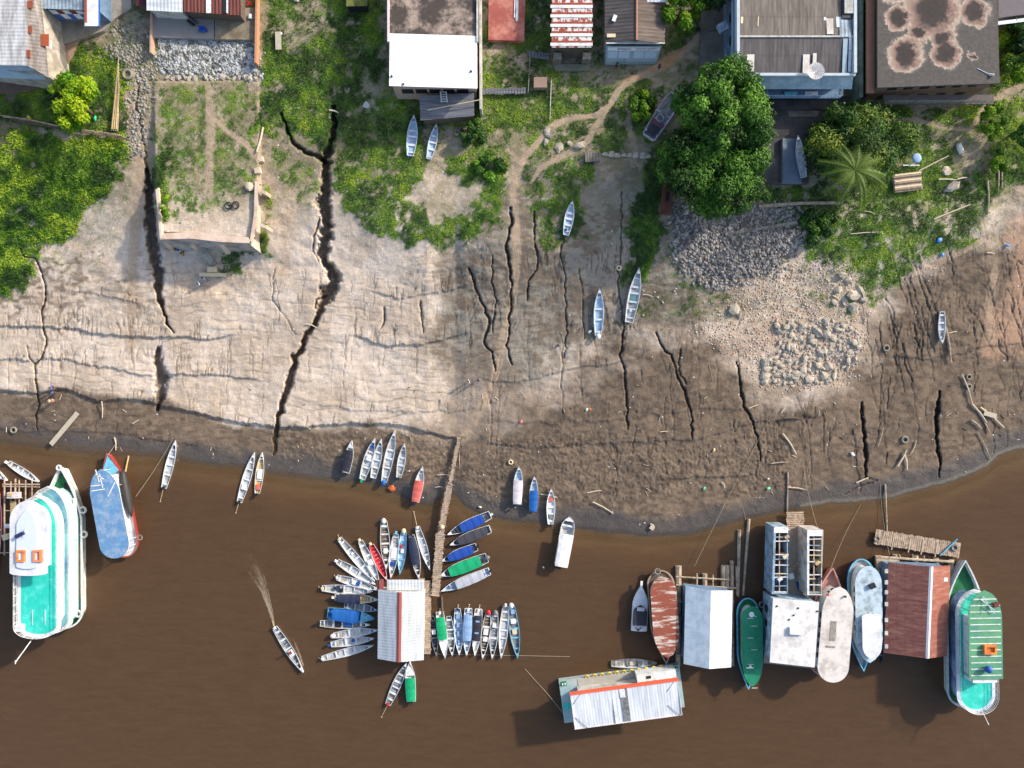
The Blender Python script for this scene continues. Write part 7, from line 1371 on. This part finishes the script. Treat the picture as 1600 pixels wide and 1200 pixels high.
for a, c_, hgt, lab in (((750, 146), (822, 144), .25, 'grey slatted footbridge right of the boundary wall'), ((826, 86), (858, 92), .25, 'short grey slatted footbridge left of the striped roofed house')):
    A_ = G(*a, .5); B_ = G(*c_, .5); planks('footbridge', lab, tuple(A_), tuple(B_), .9, max(A_.z, B_.z), m=gw, cat='footbridge', pw=.4)
fence('railing_fence', 'thin grey railing between the two slatted footbridges', [(828, 92), (825, 146)], .8, alu_dk)
fence('post_wall', 'thin pale post and rail line below the striped roofed house', [(861, 125), (859, 188)], .6, wall_w)
o = MB().box((0, 0, .5), (1.9, 1.5, 1.0), mat('pinkish_boards', col(146, 122, 108), .9, .15, 2)).build('crate'); o.location = G(844, 133); tag(o, 'pinkish wooden hutch beside the railing', 'hutch')
o = MB().box((0, 0, .2), (2.2, 1.35, .4), conc, .06)
for i in range(5): o.box((-.8 + i * .4, 0, .42), (.06, 1.2, .05), wood_d, .06)
o = o.build('drain_cover'); o.location = G(926, 246); tag(o, 'square concrete drain cover with slots at the end of the low wall', 'drain cover')
# stranded old boat under the mango tree
wk = canoe('stranded old boat with maroon stripes lying beside the mango tree', (1063, 139), (1012, 217), 23, inner=mat('dull_lilac_paint', col(168, 164, 176), .7, .2, 1.5), outer=lgrey, rim=lgrey, seats=3, land=True, name='old_boat', cat='boat', st=.85, full=.6, h=.9, box=())
MB().box((-3.1, 0, .92), (1.5, 1.5, .08), dkb).build('cabin_roof', wk); MB().box((-1.9, 0, .9), (.5, 1.9, .1), mat('maroon_stripe', col(104, 56, 76), .7)).build('stripe', wk); MB().box((.3, 0, .75), (2.6, 1.2, .15), alu_dk).build('thwart_deck', wk); MB().torus((-1.2, .1, .95), .5, .05, lgrey, 14, 5).build('hoop', wk)
o = MB().box((0, 0, .4), (1.5, 6.2, .7), mat('rusty_trough', col(112, 66, 54), .9, .2, 2, col(90, 52, 44), .5)).box((0, -.6, .76), (.45, 1.3, .03), black).build('trough'); p = G(1042, 303); o.location = p; o.rotation_euler = (0, 0, -.12); tag(o, 'long rust red steel trough left of the cobbled slope', 'trough')
o = MB().box((0, 0, .35), (2.9, 6.4, .5), mat('raft_blue_grey', col(110, 122, 138), .8, .2, 1.2)).box((-1.3, 0, .65), (.12, 6.4, .12), alu_dk).box((1.3, 0, .65), (.12, 6.4, .12), alu_dk).build('raft'); o.location = P(1236, 252, zy + .2); o.location.z = zy - .1; tag(o, 'blue grey raft lying on the paved yard', 'raft')
o = MB().box((0, 0, .3), (4.0, 2.6, .5), wood, .12)
for i in range(6): o.box((0, -1.1 + i * .45, .58), (3.9, .22, .07), (cream if i % 2 else wood_d), .12)
o = o.build('plank_platform'); o.location = G(1415, 286, .1); tag(o, 'striped plank platform below the small satellite dish', 'platform')
o = MB().tube((0, 0, 0), (0, .2, 1.4), .07, alu).box((0, -.1, .15), (2.4, .15, .12), alu); o.ball((0, .5, 1.6), .72, lblue, 14, 6, (1, 1, .22)); o = o.build('satellite_dish'); o.location = G(1422, 258, .1); tag(o, 'small solid satellite dish above the striped platform in the grass', 'satellite dish')
for pts, hgt, lab in (([(1186, 322), (1255, 317), (1312, 317)], .4, 'thin grey kerb beam above the round shrub'), ([(1134, 366), (1180, 358), (1245, 347)], .35, 'grey concrete beam crossing the cobbled slope'), ):
    wallslab('kerb_beam', lab, pts, hgt, .4, wood if hgt > .36 else conc, 'beam')
o = MB().tube((0, 0, 0), (0, 0, 3.6), .06, whitep, 6).box((0, -.3, 3.6), (.25, .8, .12), whitep).build('lamp_post'); o.location = G(1354, 197); tag(o, 'white lamp post at the path below the ring stained building', 'lamp post')
ST = [  # debris: x0,y0,x1,y1,radius,material,label
 (84, 694, 122, 645, .3, 'p', 'broad grey plank on the mud between the two left boats'), (1398, 265, 1400, 266, 0, '', ''),
 (412, 200, 402, 238, .14, 'w', 'pale bent branch right of the platform'), (436, 52, 437, 80, .35, 'p', 'short pale post in the grass at the top'),
 (1434, 268, 1481, 244, .1, 'w', 'long pale pole leaning from the striped platform'), (1465, 281, 1493, 282, .12, 'w', 'white pole above the white boulder'), (1494, 281, 1509, 278, .12, 'w', 'short white pole right of the longer one'),
 (1458, 343, 1515, 320, .1, 'w', 'long thin pole in the grass at the right'), (1328, 366, 1377, 363, .07, 'w', 'thin curved stick right of the round shrub'), (1541, 282, 1542, 335, .16, 'g', 'grey pole upright in the picture, left of three at the right edge'),
 (1557, 250, 1558, 300, .13, 'g', 'middle grey pole of three at the right edge'), (1561, 248, 1564, 295, .13, 'g', 'right grey pole of three at the right edge'), (1350, 330, 1366, 335, .06, 'w', 'tiny stick in the grass right of the shrub'),
 (1502, 585, 1518, 631, .12, 'w', 'pale stick leading up from the driftwood heap'), (1517, 631, 1540, 660, .14, 'w', 'driftwood pole falling to the lower right, upper of the heap'), (1519, 632, 1545, 676, .14, 'g', 'grey driftwood pole in the middle of the heap'), (1530, 636, 1567, 668, .14, 'w', 'long driftwood pole on the right of the heap'), (1536, 645, 1553, 650, .3, 'p', 'short board in the driftwood heap'), (1516, 656, 1532, 670, .14, 'g', 'short grey pole left of the heap'), (1527, 676, 1547, 718, .08, 'g', 'thin stick below the driftwood heap'),
 (1401, 728, 1415, 703, .16, 'w', 'left white board of the crossed pair on the mud'), (1412, 710, 1416, 734, .16, 'w', 'right white board of the crossed pair on the mud'), (1371, 697, 1379, 668, .08, 'g', 'thin grey stick left of the lone tyre'), (1423, 708, 1431, 688, .08, 'w', 'thin stick right of the lone tyre'), (1337, 754, 1356, 746, .1, 'w', 'curved pale stick at the waterline'), (1222, 677, 1243, 709, .12, 'w', 'pale pole on the mud left of the landing'), (1220, 645, 1226, 634, .08, 'w', 'thin stick above the landing poles'), (1204, 724, 1230, 722, .1, 'g', 'dark slat lying above the landing'), (1229, 761, 1259, 765, .12, 'g', 'slat across the mud above the workshop'), (1224, 653, 1250, 654, .14, 'd', 'dark slat half sunk in the mud'),
 (917, 770, 940, 766, .08, 'w', 'thin stick right of the white beached canoe'), (926, 784, 958, 802, .08, 'w', 'long thin stick above the waterline bay'), (1015, 822, 1021, 826, .25, 'p', 'small pale board at the water edge'), (1016, 818, 1022, 824, .1, 'w', 'stick beside the small board at the water edge'), (1127, 753, 1132, 762, .08, 'w', 'short white stick on the grey mud'), (1170, 638, 1184, 632, .07, 'w', 'stick beside a crack in the right mud'), (1031, 675, 1043, 674, .07, 'w', 'small white stick on the brown mud'), (479, 506, 495, 512, .08, 'w', 'stick bridging the central gully'), (515, 173, 529, 177, .12, 'w', 'board bridging the upper end of the gully'),
 (160, 627, 161, 653, .08, 'w', 'thin stick on the mud at the left'), (180, 683, 182, 703, .1, 'w', 'forked branch on the mud above the blue roofed boat'), (208, 662, 218, 656, .08, 'w', 'small stick on the left mud'), (684, 742, 702, 742, .06, 'w', 'upper thin stick left of the gangway'), (680, 761, 692, 761, .06, 'w', 'lower thin stick left of the gangway'), (845, 772, 871, 777, .06, 'w', 'thin oar across the white beached canoe'), (1476, 512, 1484, 566, .2, 'g', 'long grey log right of the grey skiff'), (1481, 521, 1494, 518, .07, 'w', 'thin stick beside the long grey log'), (1437, 398, 1443, 424, .07, 'w', 'thin white stick on the right slope'), (1541, 395, 1553, 397, .07, 'w', 'thin stick near the far right tussocks'), (1300, 462, 1312, 470, .07, 'w', 'stick by the large boulders'), (1004, 460, 1020, 464, .06, 'w', 'thin oar beside the long silver canoe')]
mats_ = {'w': mat('bleached_wood', col(196, 182, 160), .9, .15, 3), 'g': wood, 'd': wood_d, 'p': mat('pale_board', col(176, 166, 148), .9, .15, 3)}
for x0, y0, x1, y1, r_, m_, lab in ST:
    if not lab: continue
    a = G(x0, y0, .12 + r_); c_ = G(x1, y1, .12 + r_); b = MB()
    if m_ == 'p': b.box(tuple((a + c_) / 2), ((c_ - a).length, r_ * 2.4, .08), mats_[m_], math.atan2(c_.y - a.y, c_.x - a.x))
    else: b.tube(a, (a + c_) / 2 + Vector((.12, .08, 0)), r_, mats_[m_], 6); b.tube((a + c_) / 2 + Vector((.12, .08, 0)), c_, r_, mats_[m_], 6, r_ * .7)
    o = b.build('plank' if m_ == 'p' else 'driftwood'); tag(o, lab, 'plank' if m_ == 'p' else 'driftwood')
tb = MB()
for i in range(230):
    x = rng.uniform(0, 1595); y = rng.uniform(600, 800) if rng.random() < .75 else rng.uniform(300, 600)
    if y > np.interp(x, SH[:, 0], SH[:, 1]) - 6 or (x < 740 and y < 600): continue
    a_ = rng.uniform(0, math.pi); l_ = rng.uniform(2, 9); a = G(x, y, .06); c_ = G(x + l_ * math.cos(a_), y + l_ * math.sin(a_), .08); tb.tube(a, c_, rng.uniform(.025, .06), rng.choice((wood, mats_['w'], wood_d)), 4)
tag(tb.build('twigs'), 'small twigs and splinters strewn over the mud', 'twigs', kind='stuff')
tw = mat('muddy_tyre', col(128, 122, 110), .9, .2, 3)
for x_, y_, r_, lab in ((200, 117, .62, 'big grey tyre beside the bundle of poles'), (22, 672, .42, 'tyre half sunk in the mud at the far left'), (1384, 544, .42, 'pale tyre on the mud right of the rock heap'), (1513, 589, .36, 'upper tyre of the two above the driftwood heap'), (1513, 604, .36, 'lower tyre of the two above the driftwood heap'), (1413, 687, .46, 'lone grey tyre on the mud between two deep cracks'), (714, 207, .4, 'dark tyre on the dirt below the plank shed'), (967, 419, .3, 'small pale tyre on the mud left of the long silver canoe'), (798, 722, .3, 'small tyre on the mud near the three beached boats')):
    tyre(x_, y_, 0, lab, r_, land=True, m=tw if r_ > .3 else cream)
for x_, y_, c_, s_, lab in ((1200, 763, (90, 200, 160), .5, 'mint green plastic bag on the mud'), (1100, 763, (90, 200, 170), .5, 'turquoise plastic scrap on the grey mud'), (1466, 376, (40, 120, 190), .9, 'blue plastic sheet on the right slope'), (1471, 398, (60, 130, 180), .6, 'smaller blue rag below the blue sheet'), (1573, 384, (80, 130, 190), .6, 'faint blue bag near the right edge'), (150, 186, (60, 200, 140), .7, 'green plastic bag by the yellow-green tree'), (797, 330, (60, 140, 190), .5, 'blue bag at the head of the middle crack'), (573, 165, (190, 186, 180), 1.0, 'pale block in the grass left of the plank shed'), (46, 184, (214, 176, 40), .6, 'yellow scrap by the leaning fence'), (922, 639, (216, 120, 60), .35, 'tiny orange scrap on the brown mud'), (917, 640, (220, 220, 214), .5, 'white curled plastic on the brown mud'), (814, 659, (226, 120, 110), .5, 'pink rag on the mud left of centre'), (1115, 703, (224, 190, 150), .6, 'peach plastic jug on the brown mud'), (612, 763, (190, 92, 48), 1.1, 'rust orange barrel lying in the shallows'), (1331, 709, (220, 220, 214), .7, 'white plastic frame on the mud'), (722, 207, (40, 40, 44), .9, 'black bag on the dirt below the plank shed'), (437, 54, (214, 220, 224), .8, 'white bag on top of the short post in the grass'), (729, 380, (50, 50, 52), .5, 'dark bag at the edge of the grass'), (922, 518, (224, 226, 228), .6, 'white bag left of the silver canoe'), (872, 540, (60, 60, 62), .4, 'small dark scrap on the grey clay'), (463, 0, (176, 172, 164), .9, 'grey box at the top edge'), (1498, 232, (222, 218, 206), 1.6, 'white sheet scrap on the dirt patch in the right grass'), (1200, 748, (200, 200, 190), .3, 'tiny pale scrap above the landing'), (750, 792, (216, 206, 180), .5, 'pale foam lump right of the jetty'), (849, 886, (220, 215, 200), .3, 'white scrap floating left of the launch')):
    if y_ > 780 and x_ < 860 or (x_, y_) == (612, 763): p = P(x_, y_, .1)
    else: p = G(x_, y_, .05)
    o = MB().ball((0, 0, .15), .5 * s_ + .05, mat('plastic_%d_%d' % (x_, y_), col(*c_), .5, .15, 3), 7, 5, (1, rng.uniform(.5, .9), .4), .28, rng).build('scrap'); o.location = p; o.rotation_euler = (0, 0, rng.uniform(0, 3)); tag(o, lab, 'scrap' if 'bag' not in lab else 'bag')
# ------------------------------------------------------------------ wake of the moving canoe
fm = bpy.data.materials.new('foam'); fm.use_nodes = True; t = fm.node_tree; N = t.nodes; L = t.links; b = N['Principled BSDF']; b.inputs['Roughness'].default_value = .5; b.inputs['Base Color'].default_value = (*col(190, 172, 146), 1)
ta_ = N.new('ShaderNodeAttribute'); ta_.attribute_name = 'wake'; sx = N.new('ShaderNodeSeparateXYZ'); L.new(ta_.outputs['Vector'], sx.inputs[0])
cx_ = N.new('ShaderNodeCombineXYZ'); m1 = N.new('ShaderNodeMath'); m1.operation = 'MULTIPLY'; m1.inputs[1].default_value = 2.2; L.new(sx.outputs[0], m1.inputs[0]); m2 = N.new('ShaderNodeMath'); m2.operation = 'MULTIPLY'; m2.inputs[1].default_value = 3.2; L.new(sx.outputs[1], m2.inputs[0]); L.new(m1.outputs[0], cx_.inputs[0]); L.new(m2.outputs[0], cx_.inputs[1])
nf = N.new('ShaderNodeTexNoise'); nf.inputs['Scale'].default_value = 1.6; nf.inputs['Detail'].default_value = 8; nf.inputs['Roughness'].default_value = .75; L.new(cx_.outputs[0], nf.inputs[0])
a1 = N.new('ShaderNodeMath'); a1.operation = 'ADD'; L.new(nf.outputs[0], a1.inputs[0]); L.new(sx.outputs[2], a1.inputs[1])
r1_ = N.new('ShaderNodeMapRange'); r1_.inputs[1].default_value = .86; r1_.inputs[2].default_value = 1.4; r1_.inputs[3].default_value = 0; r1_.inputs[4].default_value = .85; L.new(a1.outputs[0], r1_.inputs[0]); L.new(r1_.outputs[0], b.inputs['Alpha'])
def wake(name, label, pts, w0, w1, fade, edge, z=.03):
    """pts: centre line in picture points from the stern outwards; strip widens from w0 to w1 metres"""
    c = [P(x, y, 0) for x, y in pts]; n = 40; m = 16; V_ = []; A_ = []
    for i in range(n + 1):
        t_ = i / n * (len(c) - 1); k = min(int(t_), len(c) - 2); p = c[k].lerp(c[k + 1], t_ - k); d = (c[k + 1] - c[k]).normalized(); q = Vector((-d.y, d.x, 0)); f = i / n; w = w0 + (w1 - w0) * f
        for j in range(m + 1):
            s_ = j / m * 2 - 1; V_.append((p.x + q.x * s_ * w, p.y + q.y * s_ * w, z)); A_.append((f * 3, s_ * (.4 + w * .8), .72 * (1 - f) ** fade * (1 - s_ * s_) + edge *  math.exp(-((abs(s_) - .72) / .12) ** 2) * (1 - f)))
    F_ = [(i * (m + 1) + j, (i + 1) * (m + 1) + j, (i + 1) * (m + 1) + j + 1, i * (m + 1) + j + 1) for i in range(n) for j in range(m)]
    me = mesh_np(name, V_, F_, [fm]); at_ = me.attributes.new('wake', 'FLOAT_VECTOR', 'POINT'); at_.data.foreach_set('vector', np.array(A_, 'f4').ravel()); o = bpy.data.objects.new(name, me); COL.objects.link(o); tag(o, label, 'foam', kind='stuff')
wake('wake_foam', 'pale churned foam fanning out behind the moving canoe', [(429, 979), (423, 955), (414, 925), (404, 895), (390, 866), (372, 846)], .12, 1.7, .5, .42)
wake('bow_foam', 'thin streak of foam along the right side of the moving canoe', [(474, 1040), (468, 1022), (461, 1004), (455, 990)], .15, .45, .4, .1, .034)
wake('wake_ripple', 'faint outer ripple line left of the wake', [(424, 960), (410, 925), (392, 898), (362, 868), (325, 850)], .2, .8, .9, 0, .038)
# ------------------------------------------------------------------ people
skin = mat('skin', col(122, 82, 60), .6, .08, 5); hairm = mat('black_hair', col(24, 20, 18), .6, .1, 5)
def cloth(n, *c): return mat('cloth_' + n, col(*c), .8, .12, 4)
def skinned(name, V, E, Rd, m, root, parent):
    me = bpy.data.meshes.new(name); me.from_pydata(V, E, []); o = bpy.data.objects.new(name, me); COL.objects.link(o); me.materials.append(m)
    md = o.modifiers.new('skin', 'SKIN'); md.use_smooth_shade = True
    for i, r_ in enumerate(Rd): me.skin_vertices[0].data[i].radius = (r_, r_ * (.8 if i in root else 1)); me.skin_vertices[0].data[i].use_root = (i == 0)
    s2 = o.modifiers.new('sub', 'SUBSURF'); s2.levels = 1; s2.render_levels = 1; o.parent = parent; return o
def person(label, loc, rz, shirt, shorts, seated=False, hat=None):
    root = empty('person', label, 'person', loc, rz)
    if seated: hz = .45; knee = [(.42, s_ * .12, .46) for s_ in (1, -1)]; foot = [(.5, s_ * .12, .05) for s_ in (1, -1)]
    else: hz = .92; knee = [(.04 + .06 * s_, s_ * .11, .5) for s_ in (1, -1)]; foot = [(.16 * s_, s_ * .12, .06) for s_ in (1, -1)]
    t = hz + .5; V = [(0, 0, hz), (0, 0, hz + .22), (0, 0, hz + .42), (.01, 0, t + .08), (.02, 0, t + .22), (.02, 0, t + .32)]; Rd = [.13, .12, .15, .055, .095, .07]; E = [(0, 1), (1, 2), (2, 3), (3, 4), (4, 5)]
    for s_ in (1, -1):
        n = len(V); V += [(0, s_ * .19, hz + .45), (.05, s_ * .27, hz + .2), (.25, s_ * .22, hz + .1), (.32, s_ * .2, hz + .1)]; Rd += [.065, .048, .036, .04]; E += [(2, n), (n, n + 1), (n + 1, n + 2), (n + 2, n + 3)]
        for q in range(4): n2 = len(V); V.append((.39, s_ * .2 + (q - 1.5) * .022, hz + .09)); Rd.append(.01); E.append((n + 3, n2))
    for k, s_ in enumerate((1, -1)):
        n = len(V); f = foot[k]; V += [(.0 if not seated else .06, s_ * .1, hz - .06), knee[k], f, (f[0] + .16, f[1], .04)]; Rd += [.09, .06, .045, .04]; E += [(0, n), (n, n + 1), (n + 1, n + 2), (n + 2, n + 3)]
    body = skinned('body', V, E, Rd, skin, (0, 1, 2), root)
    SV = [(0, 0, hz + .08), (0, 0, hz + .24), (0, 0, hz + .44), (0, .2, hz + .46), (.04, .27, hz + .26), (0, -.2, hz + .46), (.04, -.27, hz + .26)]
    skinned('shirt', SV, [(0, 1), (1, 2), (2, 3), (3, 4), (2, 5), (5, 6)], [.16, .15, .175, .085, .075, .085, .075], shirt, (0, 1, 2), root)
    kn = [Vector(V[0]).lerp(Vector(k_), .75) + Vector((0, .03 * (1 if i == 0 else -1), 0)) for i, k_ in enumerate(knee)]
    skinned('shorts', [(0, 0, hz + .02), (.02, .1, hz - .07), tuple(kn[0]), (.02, -.1, hz - .07), tuple(kn[1])], [(0, 1), (1, 2), (0, 3), (3, 4)], [.16, .115, .1, .115, .1], shorts, (0,), root)
    MB().ball((.01, 0, t + .27), .125, hat or hairm, 10, 7, (1.05, .9, .85)).build('hat' if hat else 'hair', root)
    if hat: MB().tube((.01, 0, t + .27), (.01, 0, t + .29), .24, hat, 12).build('hat_brim', root)
    return root
def onland(px, py): return G(px, py, 0)
for x_, y_, rz, sc_, shc, st_, hat, lab in (
    (267, 390, .4, cloth('orange', 214, 84, 40), cloth('navy', 40, 46, 80), 1, None, 'person in an orange shirt sitting under the retaining wall'),
    (280, 391, 2.8, cloth('blue', 54, 104, 180), cloth('dark', 44, 44, 50), 1, None, 'person in a blue shirt sitting in the middle under the retaining wall'),
    (288, 398, 1.8, cloth('yellow', 196, 156, 40), cloth('brown', 90, 72, 54), 1, None, 'person in a yellow shirt sitting under the retaining wall'),
    (321, 436, -.6, cloth('sky', 120, 160, 214), cloth('white', 210, 210, 214), 1, None, 'person in pale blue at the left end of the bench'),
    (316, 445, .6, cloth('paleblue', 150, 186, 226), cloth('navy', 40, 46, 80), 0, None, 'person in pale blue standing below the bench'),
    (88, 606, .2, cloth('blue', 54, 104, 180), cloth('navy', 40, 46, 80), 0, None, 'person in blue, farthest up the mud of the three at the left'),
    (89, 614, 2.2, cloth('azure', 70, 130, 210), cloth('dark', 44, 44, 50), 0, None, 'person in azure in the middle of the three on the left mud'),
    (88, 626, 1.0, cloth('orangered', 200, 84, 56), cloth('white', 210, 210, 214), 0, cream, 'person in orange red with a pale hat on the left mud'),
    (974, 99, .9, cloth('blue', 54, 104, 180), cloth('white', 210, 210, 214), 1, None, 'person in blue and white sitting below the signboard shop'),
    (962, 107, .2, cloth('navy', 40, 46, 80), cloth('dark', 44, 44, 50), 0, None, 'person in navy standing left of the one in blue and white'),
    (1028, 109, .9, cloth('purple', 72, 60, 110), cloth('navy', 40, 46, 80), 0, None, 'person walking on the orange dirt path'),
    (733, 596, .3, cloth('white', 210, 210, 214), cloth('blue', 54, 104, 180), 0, None, 'person in white at the left of the pair in the middle of the mud'),
    (748, 594, 1.9, cloth('lilac', 150, 140, 190), cloth('dark', 44, 44, 50), 0, None, 'person in lilac at the right of the pair in the middle of the mud')):
    person(lab, onland(x_, y_), rz, sc_, shc, bool(st_), hat)
dm = Matrix.LocRotScale(drv.location, drv.rotation_euler, None) @ Vector((.35, 0, .05))
person('driver in a red shirt seated in the moving canoe', dm, drv.rotation_euler[2], cloth('red', 206, 30, 44), cloth('dark', 44, 44, 50), True)
